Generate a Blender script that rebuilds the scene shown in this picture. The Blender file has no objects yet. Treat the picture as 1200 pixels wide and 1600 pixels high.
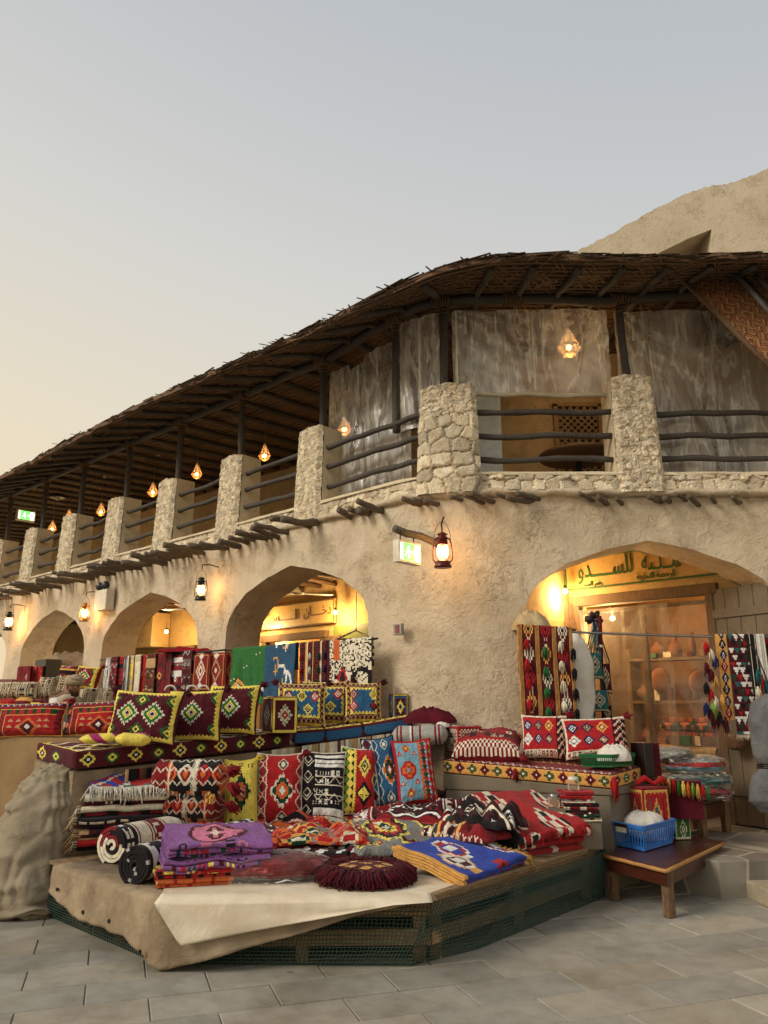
import bpy, math, random
import numpy as np
from mathutils import Vector, Matrix, noise, Euler
S = bpy.context.scene
COL = S.collection
random.seed(7)
RNG = np.random.default_rng(11)
PI = math.pi
# ------------------------------------------------------------------ camera
PITCH = math.radians(14.15)
EYE = 1.6
cam_d = bpy.data.cameras.new('camera')
cam = bpy.data.objects.new('camera', cam_d)
COL.objects.link(cam)
cam.location = (0, 0, EYE)
cam.rotation_euler = (PI/2 + PITCH, 0, 0)
cam_d.sensor_fit = 'VERTICAL'
cam_d.sensor_height = 24
cam_d.lens = 18.0
cam_d.clip_end = 2000
S.camera = cam
# ------------------------------------------------------------------ sky and sun
SUN_EL, SUN_AZ = 14.0, -118.0          # azimuth measured from +Y towards +X (the sun is behind-left)
w = bpy.data.worlds.new('World'); S.world = w; w.use_nodes = True
nt = w.node_tree; nt.nodes.clear()
out = nt.nodes.new('ShaderNodeOutputWorld')
bg = nt.nodes.new('ShaderNodeBackground')
sky = nt.nodes.new('ShaderNodeTexSky'); sky.sky_type = 'NISHITA'; sky.sun_disc = False
sky.sun_elevation = math.radians(SUN_EL); sky.sun_rotation = math.radians(SUN_AZ)
sky.air_density = 1.0; sky.dust_density = 3.0; sky.ozone_density = 1.0
hsv = nt.nodes.new('ShaderNodeHueSaturation'); hsv.inputs['Saturation'].default_value = 0.45
hsv.inputs['Value'].default_value = 0.10
nt.links.new(sky.outputs[0], hsv.inputs['Color'])
tc = nt.nodes.new('ShaderNodeTexCoord'); sep = nt.nodes.new('ShaderNodeSeparateXYZ')
nt.links.new(tc.outputs['Generated'], sep.inputs[0])
rmp = nt.nodes.new('ShaderNodeValToRGB')     # dusk: cream at the horizon, grey-blue above
e = rmp.color_ramp.elements
def lin(c):
    return tuple((x/255/12.92 if x/255 <= .04045 else ((x/255+.055)/1.055)**2.4) for x in c)
for k, (p, c) in enumerate([(0.0, (240, 217, 178)), (.12, (240, 221, 186)), (.28, (229, 219, 198)), (.48, (212, 211, 206)), (.72, (189, 193, 197)), (1.0, (168, 174, 182))]):
    el = e[k] if k < 2 else e.new(p)
    el.position = p; el.color = (*lin(c), 1)
# warmer and brighter towards the west (left), cooler to the right
mx = nt.nodes.new('ShaderNodeMath'); mx.operation = 'MULTIPLY_ADD'; mx.inputs[1].default_value = 0.20
nt.links.new(sep.outputs['X'], mx.inputs[0]); nt.links.new(sep.outputs['Z'], mx.inputs[2])
nt.links.new(mx.outputs[0], rmp.inputs[0])
mix = nt.nodes.new('ShaderNodeMix'); mix.data_type = 'RGBA'; mix.inputs['Factor'].default_value = 0.96
nt.links.new(hsv.outputs[0], mix.inputs['A']); nt.links.new(rmp.outputs[0], mix.inputs['B'])
nt.links.new(mix.outputs['Result'], bg.inputs['Color']); bg.inputs['Strength'].default_value = .70
nt.links.new(bg.outputs[0], out.inputs['Surface'])
sd = bpy.data.lights.new('sun', 'SUN'); sd.energy = 1.5; sd.angle = math.radians(22); sd.color = (1.0, .90, .77)
sun = bpy.data.objects.new('sun', sd); COL.objects.link(sun)
az, el_ = math.radians(SUN_AZ), math.radians(32)
sdir = Vector((math.sin(az)*math.cos(el_), math.cos(az)*math.cos(el_), math.sin(el_)))
sun.rotation_euler = sdir.to_track_quat('Z', 'Y').to_euler()
S.view_settings.view_transform = 'Standard'; S.view_settings.look = 'None'
S.view_settings.exposure = 0.58; S.view_settings.gamma = 1.0
# ------------------------------------------------------------------ measuring helpers
F_ = 1200.0; cP, sP = math.cos(PITCH), math.sin(PITCH)
def ray(px, py):
    u = (px-600)/F_; v = -(py-800)/F_
    return Vector((u, cP-v*sP, sP+v*cP))
def A(px, py, Y):                       # the point of depth Y
    r = ray(px, py); k = Y/r.y
    return Vector((r.x*k, Y, EYE+r.z*k))
def Z(px, py, z):                       # the point of height z
    r = ray(px, py); k = (z-EYE)/r.z
    return Vector((r.x*k, r.y*k, z))
dL = Vector((-math.sin(math.radians(46.8)), math.cos(math.radians(46.8)), 0))
nL = Vector((-dL.y, dL.x, 0))           # outward normal of the left facade (towards the square)
CORN = Vector((.55, 8.5, 0))
# facade path: s<0 runs along the left facade, s>0 along the right one
_ds = .02; _S = np.arange(-24, 14, _ds); _R = .55
def _head(s):
    if s <= -_R: f = 0.
    elif s >= _R: f = 1.
    else: f = (s+_R)/(2*_R)
    a0 = math.atan2(-dL.y, -dL.x)
    return a0*(1-f)
_P = np.zeros((len(_S), 2)); _H = np.array([_head(s) for s in _S])
for i in range(1, len(_S)):
    h = (_H[i]+_H[i-1])/2
    _P[i] = _P[i-1] + _ds*np.array([math.cos(h), math.sin(h)])
_P[:, 1] += 8.5 - _P[-1, 1]
_k = int(np.argmin(abs(_S+4.0)))        # fit the left part onto the left facade line
_t = (CORN.x + dL.x*4.0)
# x shift so that the left part lies on the line through CORN
def _lx(y): return CORN.x + dL.x*((y-CORN.y)/dL.y)
_P[:, 0] += _lx(_P[_k, 1]) - _P[_k, 0]
def path(s, off=0., z=0.):              # off > 0 : outwards, towards the square
    x = np.interp(s, _S, _P[:, 0]); y = np.interp(s, _S, _P[:, 1]); h = np.interp(s, _S, _H)
    return Vector((x+math.sin(h)*off, y-math.cos(h)*off, z))
def pdir(s):
    h = np.interp(s, _S, _H); return Vector((math.cos(h), math.sin(h), 0))
def pnor(s):
    h = np.interp(s, _S, _H); return Vector((math.sin(h), -math.cos(h), 0))
S_OF_X = lambda x: x - float(_P[-1, 0]) + float(_S[-1])   # s of a point on the right facade
def nz(x, y, z=0., sc=1.): return noise.noise(Vector((x*sc, y*sc, z*sc)))
# ------------------------------------------------------------------ objects
def _root(o):
    v = Vector((0, 0, 0))
    while o is not None:
        v = v + o.location; o = o.parent
    return v
def thing(name, label, cat, loc, group=None):
    o = bpy.data.objects.new(name, None); COL.objects.link(o)
    o.empty_display_size = .1
    o.location = loc; o['label'] = label; o['category'] = cat
    if group: o['group'] = group
    return o
def tag(o, label, cat, group=None):
    o['label'] = label; o['category'] = cat
    if group: o['group'] = group
    return o
def stuff(o, kind):
    o['kind'] = kind; return o
class MB:
    def __init__(s): s.v = []; s.f = []; s.c = []; s.m = []
    def add(s, vs, fs, col=None, mi=0):
        b = len(s.v); s.v.extend([tuple(v) for v in vs])
        for i, f in enumerate(fs):
            s.f.append(tuple(b+k for k in f)); s.m.append(mi)
            s.c.append(col[i] if isinstance(col, (list, np.ndarray)) and len(np.shape(col)) == 2 else (col if col is not None else (1, 1, 1)))
        return s
    def box(s, c, sx, sy, sz, M=None, col=None, jit=0., mi=0):      # c = centre ; M = 3x3 rotation
        c = Vector(c); vs = []
        for z in (-.5, .5):
            for x, y in ((-.5, -.5), (.5, -.5), (.5, .5), (-.5, .5)):
                v = Vector((x*sx, y*sy, z*sz))
                if jit: v += Vector((random.uniform(-jit, jit), random.uniform(-jit, jit), random.uniform(-jit, jit)))
                vs.append(c + (M @ v if M is not None else v))
        return s.add(vs, [(3, 2, 1, 0), (4, 5, 6, 7), (0, 1, 5, 4), (1, 2, 6, 5), (2, 3, 7, 6), (3, 0, 4, 7)], col, mi)
    def beam(s, a, b, w, h, up=Vector((0, 0, 1)), col=None, mi=0):  # board between two points
        a = Vector(a); b = Vector(b); x = (b-a); L = x.length; x.normalize()
        y = up.cross(x).normalized(); z = x.cross(y)
        M = Matrix((x, y, z)).transposed()
        return s.box((a+b)/2, L, w, h, M, col, mi=mi)
    def tube(s, pts, r, n=8, col=None, cap=True, mi=0, wob=0.):
        pts = [Vector(p) for p in pts]; m = len(pts)
        rs = r if isinstance(r, (list, tuple, np.ndarray)) else [r]*m
        t0 = (pts[1]-pts[0]).normalized()
        up = Vector((0, 0, 1)) if abs(t0.z) < .9 else Vector((1, 0, 0))
        nn = t0.cross(up).normalized(); vs = []
        for i, p in enumerate(pts):
            t = (pts[min(i+1, m-1)]-pts[max(i-1, 0)])
            if t.length < 1e-9: t = t0
            t = t.normalized(); nn = (nn - t*nn.dot(t)).normalized(); bb = t.cross(nn)
            for k in range(n):
                a = 2*PI*k/n; rr = rs[i]*(1+(wob*noise.noise(Vector((p.x*9+k*3.1, p.y*9, p.z*9))) if wob else 0))
                vs.append(p + (nn*math.cos(a)+bb*math.sin(a))*rr)
        fs = [(i*n+k, i*n+(k+1) % n, (i+1)*n+(k+1) % n, (i+1)*n+k) for i in range(m-1) for k in range(n)]
        if cap: fs += [tuple(range(n-1, -1, -1)), tuple(range((m-1)*n, m*n))]
        return s.add(vs, fs, col, mi)
    def lathe(s, prof, o=(0, 0, 0), n=20, col=None, mi=0, ax=None):   # prof: (r, z)
        o = Vector(o); vs = []
        for r, z in prof:
            for k in range(n):
                a = 2*PI*k/n; v = Vector((r*math.cos(a), r*math.sin(a), z))
                vs.append(o + (ax @ v if ax is not None else v))
        m = len(prof)
        fs = [(i*n+k, i*n+(k+1) % n, (i+1)*n+(k+1) % n, (i+1)*n+k) for i in range(m-1) for k in range(n)]
        return s.add(vs, fs, col, mi)
    def ball(s, o, r, n=10, col=None, sq=(1, 1, 1), mi=0):
        prof = [(max(1e-4, math.sin(PI*i/n)), -math.cos(PI*i/n)) for i in range(n+1)]
        o = Vector(o); vs = []
        for rr, z in prof:
            for k in range(n+2):
                a = 2*PI*k/(n+2); vs.append(o+Vector((rr*math.cos(a)*r*sq[0], rr*math.sin(a)*r*sq[1], z*r*sq[2])))
        q = n+2
        return s.add(vs, [(i*q+k, i*q+(k+1) % q, (i+1)*q+(k+1) % q, (i+1)*q+k) for i in range(n) for k in range(q)], col, mi)
    def grid(s, P, col=None, wrapu=False, flip=False, mi=0):          # P: array (H+1, W+1, 3)
        H, W = P.shape[0], P.shape[1]; b = len(s.v)
        s.v.extend(map(tuple, P.reshape(-1, 3)))
        ww = W if wrapu else W-1
        for i in range(H-1):
            for j in range(ww):
                a, b_, c_, d = b+i*W+j, b+i*W+(j+1) % W, b+(i+1)*W+(j+1) % W, b+(i+1)*W+j
                s.f.append((a, d, c_, b_) if flip else (a, b_, c_, d)); s.m.append(mi)
                s.c.append(tuple(col[min(i, col.shape[0]-1), min(j, col.shape[1]-1)]) if isinstance(col, np.ndarray) and col.ndim == 3 else (col if col is not None else (1, 1, 1)))
        return s
    def build(s, name, mat, parent=None, origin=None, smooth=False, color=True, bevel=0.):
        me = bpy.data.meshes.new(name)
        V = np.array(s.v, dtype=float)
        if parent is not None:
            o0 = np.array(_root(parent))
        else:
            o0 = np.array(origin) if origin is not None else np.array([(V[:, 0].min()+V[:, 0].max())/2, (V[:, 1].min()+V[:, 1].max())/2, V[:, 2].min()])
        V = V-o0
        me.from_pydata([tuple(x) for x in V.tolist()], [], s.f)
        for m in (mat if isinstance(mat, (list, tuple)) else [mat]): me.materials.append(m)
        if len(set(s.m)) > 1: me.polygons.foreach_set('material_index', s.m)
        if smooth: me.polygons.foreach_set('use_smooth', [True]*len(s.f))
        if color:
            at = me.color_attributes.new('Col', 'FLOAT_COLOR', 'CORNER')
            cnt = np.array([len(f) for f in s.f]); c = np.array(s.c, dtype=np.float32).reshape(-1, 3)
            c = np.concatenate([c, np.ones((len(c), 1), np.float32)], 1)
            at.data.foreach_set('color', np.repeat(c, cnt, axis=0).ravel())
        me.update(); me.validate()
        o = bpy.data.objects.new(name, me); COL.objects.link(o)
        if parent is not None: o.parent = parent
        else: o.location = tuple(o0)
        if bevel:
            bv = o.modifiers.new('bevel', 'BEVEL'); bv.width = bevel; bv.segments = 2; bv.limit_method = 'ANGLE'
        return o
def copy_part(o, parent, loc=None, rot=None):
    c = o.copy(); COL.objects.link(c); c.parent = parent
    if loc is not None: c.location = loc
    if rot is not None: c.rotation_euler = rot
    return c
def copy_tree(o, parent=None):
    c = o.copy(); COL.objects.link(c); c.parent = parent
    for ch in list(o.children): copy_tree(ch, c)
    return c
# ------------------------------------------------------------------ materials
MATS = {}
def rgb(*c): return (*lin(c), 1)
class NT:
    def __init__(s, name):
        s.m = bpy.data.materials.new(name); s.m.use_nodes = True; s.t = s.m.node_tree
        s.b = s.t.nodes['Principled BSDF']; s.o = s.t.nodes['Material Output']; s.tc = None
    def n(s, typ, **kw):
        x = s.t.nodes.new(typ)
        for k, v in kw.items():
            if k.startswith('i_'): x.inputs[int(k[2:]) if k[2:].isdigit() else k[2:].replace('_', ' ')].default_value = v
            else: setattr(x, k, v)
        return x
    def l(s, a, b): s.t.links.new(a, b)
    def obj(s):
        if not s.tc: s.tc = s.n('ShaderNodeTexCoord')
        return s.tc.outputs['Object']
    def noise(s, scale, detail=6, rough=.55, vec=None, dist=0.):
        x = s.n('ShaderNodeTexNoise'); x.inputs['Scale'].default_value = scale; x.inputs['Detail'].default_value = detail
        x.inputs['Roughness'].default_value = rough; x.inputs['Distortion'].default_value = dist
        s.l(vec if vec is not None else s.obj(), x.inputs['Vector']); return x.outputs['Fac']
    def vor(s, scale, feat='F1', vec=None, rnd=1.):
        x = s.n('ShaderNodeTexVoronoi', feature=feat); x.inputs['Scale'].default_value = scale; x.inputs['Randomness'].default_value = rnd
        s.l(vec if vec is not None else s.obj(), x.inputs['Vector']); return x
    def ramp(s, fac, stops):
        x = s.n('ShaderNodeValToRGB'); e = x.color_ramp.elements
        for k, (p, c) in enumerate(stops):
            q = e[k] if k < 2 else e.new(p)
            q.position = p; q.color = c if len(c) == 4 else (*c, 1)
        s.l(fac, x.inputs[0]); return x.outputs[0]
    def mix(s, f, a, b, mode='MIX'):
        x = s.n('ShaderNodeMix', data_type='RGBA', blend_type=mode)
        for k, v in (('Factor', f), ('A', a), ('B', b)):
            if hasattr(v, 'is_linked'): s.l(v, x.inputs[k])
            else: x.inputs[k].default_value = v
        return x.outputs['Result']
    def math(s, op, a, b=0., c=0.):
        x = s.n('ShaderNodeMath', operation=op)
        for k, v in enumerate((a, b, c)):
            if hasattr(v, 'is_linked'): s.l(v, x.inputs[k])
            else: x.inputs[k].default_value = v
        return x.outputs[0]
    def bump(s, h, strength=.5, dist=.02, prev=None):
        x = s.n('ShaderNodeBump'); x.inputs['Strength'].default_value = strength; x.inputs['Distance'].default_value = dist
        s.l(h, x.inputs['Height'])
        if prev is not None: s.l(prev, x.inputs['Normal'])
        return x.outputs[0]
    def fin(s, base=None, rough=None, normal=None, **kw):
        def put(k, v):
            if v is None: return
            if hasattr(v, 'is_linked'): s.l(v, s.b.inputs[k])
            else: s.b.inputs[k].default_value = v
        put('Base Color', base); put('Roughness', rough); put('Normal', normal)
        for k, v in kw.items(): put(k.replace('_', ' '), v)
        MATS[s.m.name] = s.m
        return s.m
def plaster(name, c1, c2, c3, bs=1.0):
    n = NT(name)
    big = n.noise(.9, 4, .6)
    warp = n.n('ShaderNodeTexNoise'); warp.inputs['Scale'].default_value = 3.2; warp.inputs['Detail'].default_value = 3
    n.l(n.obj(), warp.inputs['Vector'])
    vm = n.n('ShaderNodeVectorMath', operation='MULTIPLY_ADD'); n.l(warp.outputs['Color'], vm.inputs[0]); vm.inputs[1].default_value = (.55, .55, .55); n.l(n.obj(), vm.inputs[2])
    str1 = n.noise(7.0, 5, .6, vm.outputs[0], .6)
    ridg = n.math('ABSOLUTE', n.math('SUBTRACT', str1, .5))
    crk = n.ramp(ridg, [(0., (0, 0, 0)), (.025, (1, 1, 1))])
    msk = n.ramp(n.noise(1.9, 3), [(.50, (0, 0, 0)), (.6, (1, 1, 1))])
    crk2 = n.mix(msk, (1, 1, 1, 1), crk)
    mid = n.noise(14, 6, .65, vm.outputs[0])
    base = n.ramp(big, [(.3, c1), (.55, c2), (.75, c3)])
    base = n.mix(n.math('MULTIPLY', n.math('SUBTRACT', 1., crk2), .55), base, rgb(116, 94, 70))
    st = n.ramp(n.noise(2.2, 7, .7), [(.36, (.80, .77, .72)), (.5, (1, 1, 1))])
    base = n.mix(1., base, st, 'MULTIPLY')
    fl = n.ramp(n.noise(60, 2), [(.28, (.75, .7, .65)), (.36, (1, 1, 1))])
    base = n.mix(.5, base, fl, 'MULTIPLY')
    b1 = n.bump(crk2, .45*bs, .02)
    b2 = n.bump(str1, .5*bs, .03, b1)
    b3 = n.bump(mid, .85*bs, .022, b2)
    b3 = n.bump(n.noise(34, 5, .7), .6*bs, .010, b3)
    pits = n.ramp(n.vor(17, 'F1', vm.outputs[0]).outputs['Distance'], [(.08, (0, 0, 0)), (.16, (1, 1, 1))]); b3 = n.bump(pits, .5*bs, .015, b3)
    b4 = n.bump(n.noise(90, 3), .25, .003, b3)
    return n.fin(base, .95, b4)
plaster('plaster', rgb(190, 172, 144), rgb(203, 187, 160), rgb(214, 201, 177))
plaster('plaster_smooth', rgb(205, 188, 158), rgb(212, 198, 168), rgb(216, 203, 176), .35)
plaster('gallery_plaster', rgb(168, 146, 112), rgb(184, 160, 124), rgb(196, 174, 138), .9)
plaster('ochre_plaster', rgb(196, 160, 100), rgb(206, 172, 112), rgb(212, 180, 122), .5)
def rubble():
    n = NT('rubble_stone')
    w_ = n.n('ShaderNodeTexNoise'); w_.inputs['Scale'].default_value = 5; n.l(n.obj(), w_.inputs['Vector'])
    vm = n.n('ShaderNodeVectorMath', operation='MULTIPLY_ADD'); n.l(w_.outputs['Color'], vm.inputs[0]); vm.inputs[1].default_value = (.09,)*3; n.l(n.obj(), vm.inputs[2])
    at = n.n('ShaderNodeAttribute', attribute_name='Col')
    dirt = n.ramp(n.noise(11, 6, .7), [(.3, rgb(186, 162, 130)), (.5, rgb(222, 208, 180)), (.7, rgb(238, 230, 210))])
    base = n.mix(1., dirt, at.outputs['Color'], 'MULTIPLY')
    v2 = n.vor(26, 'DISTANCE_TO_EDGE', vm.outputs[0])
    b1 = n.bump(n.ramp(v2.outputs['Distance'], [(0, (0, 0, 0)), (.18, (1, 1, 1))]), .5, .012)
    b2 = n.bump(n.noise(40, 5, .7), .8, .012, b1)
    return n.fin(base, .95, b2)
rubble()
def woodm(name, c1, c2, sc=(3, 3, 40), bump=.5, rough=.75):
    n = NT(name)
    mp = n.n('ShaderNodeMapping'); mp.inputs['Scale'].default_value = sc; n.l(n.obj(), mp.inputs[0])
    g = n.noise(3, 6, .65, mp.outputs[0], .4)
    base = n.ramp(g, [(.3, c1), (.7, c2)])
    base = n.mix(.5, base, n.ramp(n.noise(2.5, 5), [(.35, (.55, .55, .55)), (.6, (1, 1, 1))]), 'MULTIPLY')
    return n.fin(base, rough, n.bump(g, bump, .01))
woodm('dark_pole', rgb(46, 40, 36), rgb(84, 76, 66), (14, 14, 14), .8, .7)
woodm('log_wood', rgb(70, 60, 48), rgb(120, 106, 88), (14, 14, 14), .9, .85)
woodm('pallet_wood', rgb(104, 80, 54), rgb(168, 138, 100), (4, 4, 40), .5)
woodm('door_wood', rgb(84, 62, 40), rgb(128, 98, 66), (30, 30, 3), .5)
woodm('grey_door_wood', rgb(84, 74, 58), rgb(112, 100, 80), (30, 30, 3), .4)
woodm('palm_mat', rgb(74, 50, 32), rgb(126, 92, 60), (9, 9, 9), .8)
woodm('thatch', rgb(44, 32, 24), rgb(98, 76, 52), (20, 20, 20), .8, .9)
woodm('reed', rgb(72, 54, 36), rgb(126, 100, 70), (20, 20, 20), .5, .9)
woodm('rope', rgb(96, 72, 50), rgb(130, 102, 72), (50, 50, 50), .9, .95)
def woven():
    n = NT('woven_cloth')
    at = n.n('ShaderNodeAttribute', attribute_name='Col')
    v = n.ramp(n.noise(300, 2), [(.3, (.78, .78, .78)), (.7, (1.08, 1.08, 1.08))])
    base = n.mix(1., at.outputs['Color'], v, 'MULTIPLY')
    ww = n.ramp(n.noise(9, 4), [(.3, (.86, .86, .86)), (.7, (1.05, 1.05, 1.05))])
    base = n.mix(1., base, ww, 'MULTIPLY')
    b = n.bump(n.noise(130, 3, .7), 1., .007)
    b = n.bump(n.noise(14, 4, .6), .45, .02, b)
    return n.fin(base, .95, b, **{'Specular_IOR_Level': .15, 'Sheen_Weight': .08})
woven()
def cloth(name, c, c2=None, rough=.9, bs=.5, wr=8.):
    n = NT(name); c2 = c2 or tuple(x*.8 for x in c[:3])+(1,)
    base = n.ramp(n.noise(3.5, 6, .6), [(.35, c2), (.65, c)])
    b = n.bump(n.noise(250, 2), .4, .002)
    b = n.bump(n.noise(wr, 5, .6, None, .8), bs, .03, b)
    return n.fin(base, rough, b, **{'Specular_IOR_Level': .2})
cloth('canvas_tan', rgb(160, 142, 116), rgb(120, 103, 82), .9, .8, 6)
cloth('sheet_cream', rgb(226, 214, 190), rgb(208, 192, 164), .6, .4, 4)
cloth('tarp_grey', rgb(152, 140, 118), rgb(126, 114, 94), .9, .7, 6)
cloth('tan_board', rgb(150, 124, 88), rgb(134, 108, 76), .85, .25, 4)
cloth('bench_grey', rgb(122, 112, 96), rgb(110, 100, 84), .9, .15, 3)
cloth('white_cloth', rgb(226, 222, 212), rgb(206, 200, 188))
cloth('grey_cloth', rgb(112, 112, 112), rgb(84, 86, 88), .9, .8, 10)
cloth('maroon_cloth', rgb(96, 22, 34), rgb(72, 16, 26))
cloth('fringe_maroon', rgb(84, 18, 28), rgb(58, 12, 20), 1., .8, 60)
cloth('sack_cloth', rgb(200, 180, 140), rgb(178, 154, 112))
cloth('yellow_cloth', rgb(226, 196, 66), rgb(206, 172, 50))
cloth('pink_cloth', rgb(176, 52, 110), rgb(150, 36, 92))
def plain(name, c, rough=.5, metal=0., **kw):
    n = NT(name)
    v = n.ramp(n.noise(12, 4), [(.35, (.85, .85, .85)), (.65, (1.05, 1.05, 1.05))])
    base = n.mix(1., c, v, 'MULTIPLY')
    return n.fin(base, rough, n.bump(n.noise(60, 3), .08, .004), Metallic=metal, **kw)
plain('blue_plastic', rgb(52, 116, 196), .35)
plain('green_plastic', rgb(20, 96, 50), .35)
plain('black_plastic', rgb(26, 26, 26), .4)
plain('white_plastic', rgb(214, 208, 190), .45)
plain('red_lantern', rgb(92, 24, 22), .35, .4)
plain('dark_metal', rgb(52, 52, 48), .45, .7)
plain('brass', rgb(196, 140, 70), .35, .8)
plain('steel', rgb(150, 150, 150), .3, .9)
plain('net_green', rgb(38, 66, 52), .6)
plain('skin', rgb(142, 96, 68), .6)
plain('maroon_paint', rgb(70, 34, 22), .32)
woodm('worn_wood', rgb(72, 48, 30), rgb(140, 108, 74), (14, 14, 5), .7)
plain('pot', rgb(120, 74, 40), .7)
plain('aircon_white', rgb(200, 206, 206), .4)
plain('black_leather', rgb(30, 16, 16), .5)
def glass(name, c=(1, 1, 1, 1), a=.75, rough=.08, dens=None, ior=1.3, st=(1, 1, 1)):
    n = NT(name)
    tr = n.n('ShaderNodeBsdfTransparent'); tr.inputs[0].default_value = c
    mixs = n.n('ShaderNodeMixShader')
    fac = n.n('ShaderNodeFresnel'); fac.inputs[0].default_value = ior
    mp = n.n('ShaderNodeMapping'); mp.inputs['Scale'].default_value = st; n.l(n.obj(), mp.inputs[0])
    if dens:
        d = n.ramp(n.noise(1.6, 5, .6, mp.outputs[0], 1.2), [(.38, (dens[0],)*3), (.60, (dens[1],)*3)])
        cr = n.ramp(n.math('ABSOLUTE', n.math('SUBTRACT', n.noise(1.7 if name == 'clear_plastic' else 3.4, 4, .55, mp.outputs[0], .5), .5)), [(.0, (dens[1],)*3), (.035, (0, 0, 0))]); d = n.math('ADD', d, n.math('MULTIPLY', cr, .75 if name == 'clear_plastic' else .22))
        f = n.math('ADD', d, fac.outputs[0])
    else: f = n.math('ADD', fac.outputs[0], 1-a)
    n.l(f, mixs.inputs[0]); n.l(tr.outputs[0], mixs.inputs[1])
    tl = n.n('ShaderNodeBsdfTranslucent'); tl.inputs[0].default_value = rgb(235, 232, 222); m2 = n.n('ShaderNodeMixShader'); m2.inputs[0].default_value = .35
    n.l(n.b.outputs[0], m2.inputs[1]); n.l(tl.outputs[0], m2.inputs[2]); n.l(m2.outputs[0], mixs.inputs[2])
    n.l(mixs.outputs[0], n.o.inputs['Surface'])
    n.fin(rgb(240, 238, 230), rough, n.bump(n.noise(6, 4, .6, mp.outputs[0], 1.), .5, .03), **{'Specular_IOR_Level': 1.0, 'IOR': 1.7})
    return n.m
glass('clear_plastic', (.93, .93, .92, 1), dens=(.12, .46), rough=.06, ior=1.8, st=(2.6, 2.6, .5))
glass('bag_plastic', (1, 1, 1, 1), dens=(.01, .10), rough=.12, ior=1.22)
glass('shop_plastic', (1, .96, .88, 1), dens=(.05, .22), rough=.25)
glass('lamp_glass', (1, .93, .8, 1), .9, .05)
def emit(name, c, s):
    n = NT(name); n.fin(c, .5, None, Emission_Color=c, Emission_Strength=s); return n.m
emit('bulb', (1., .62, .22, 1), 30)
emit('lantern_amber', (1., .60, .20, 1), 5)
emit('exit_green', (.12, .75, .10, 1), 1.6)
emit('exit_white', (.9, 1., .75, 1), 1.3)
emit('tube_white', (1., .96, .86, 1), 5)
M = MATS
# ------------------------------------------------------------------ woven patterns: one mesh face = one stitch
PAL = {k: np.array(lin(c)) for k, c in dict(
    maroon=(82, 16, 28), red=(178, 26, 30), dred=(132, 22, 30), yellow=(246, 222, 92), green=(46, 112, 52), cream=(232, 222, 196),
    black=(24, 18, 22), blue=(44, 96, 136), lblue=(120, 166, 186), orange=(216, 104, 44), navy=(26, 38, 86), purple=(142, 88, 152),
    pink=(214, 120, 150), tan=(196, 160, 112), gold=(226, 168, 84), teal=(40, 104, 104), white=(238, 236, 228), brown=(96, 58, 38), grey=(128, 128, 122),
    royal=(34, 66, 170), lime=(120, 170, 60), dgreen=(24, 70, 44), sand=(206, 190, 156), pinkred=(190, 60, 74), magenta=(170, 40, 110), rust=(160, 70, 36), lgrey=(170, 168, 160)).items()}
def pc(c): return PAL[c] if isinstance(c, str) else np.array(lin(c))
def yarn(a, jit=.09):
    l = a.mean(axis=2, keepdims=True); r = np.random.default_rng(int(a.sum()*7) % 9999)
    a = l+(a-l)*.97; return np.clip(a*(1+r.normal(0, jit, a.shape[:2]+(1,)))+.004, 0, 1)
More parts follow.
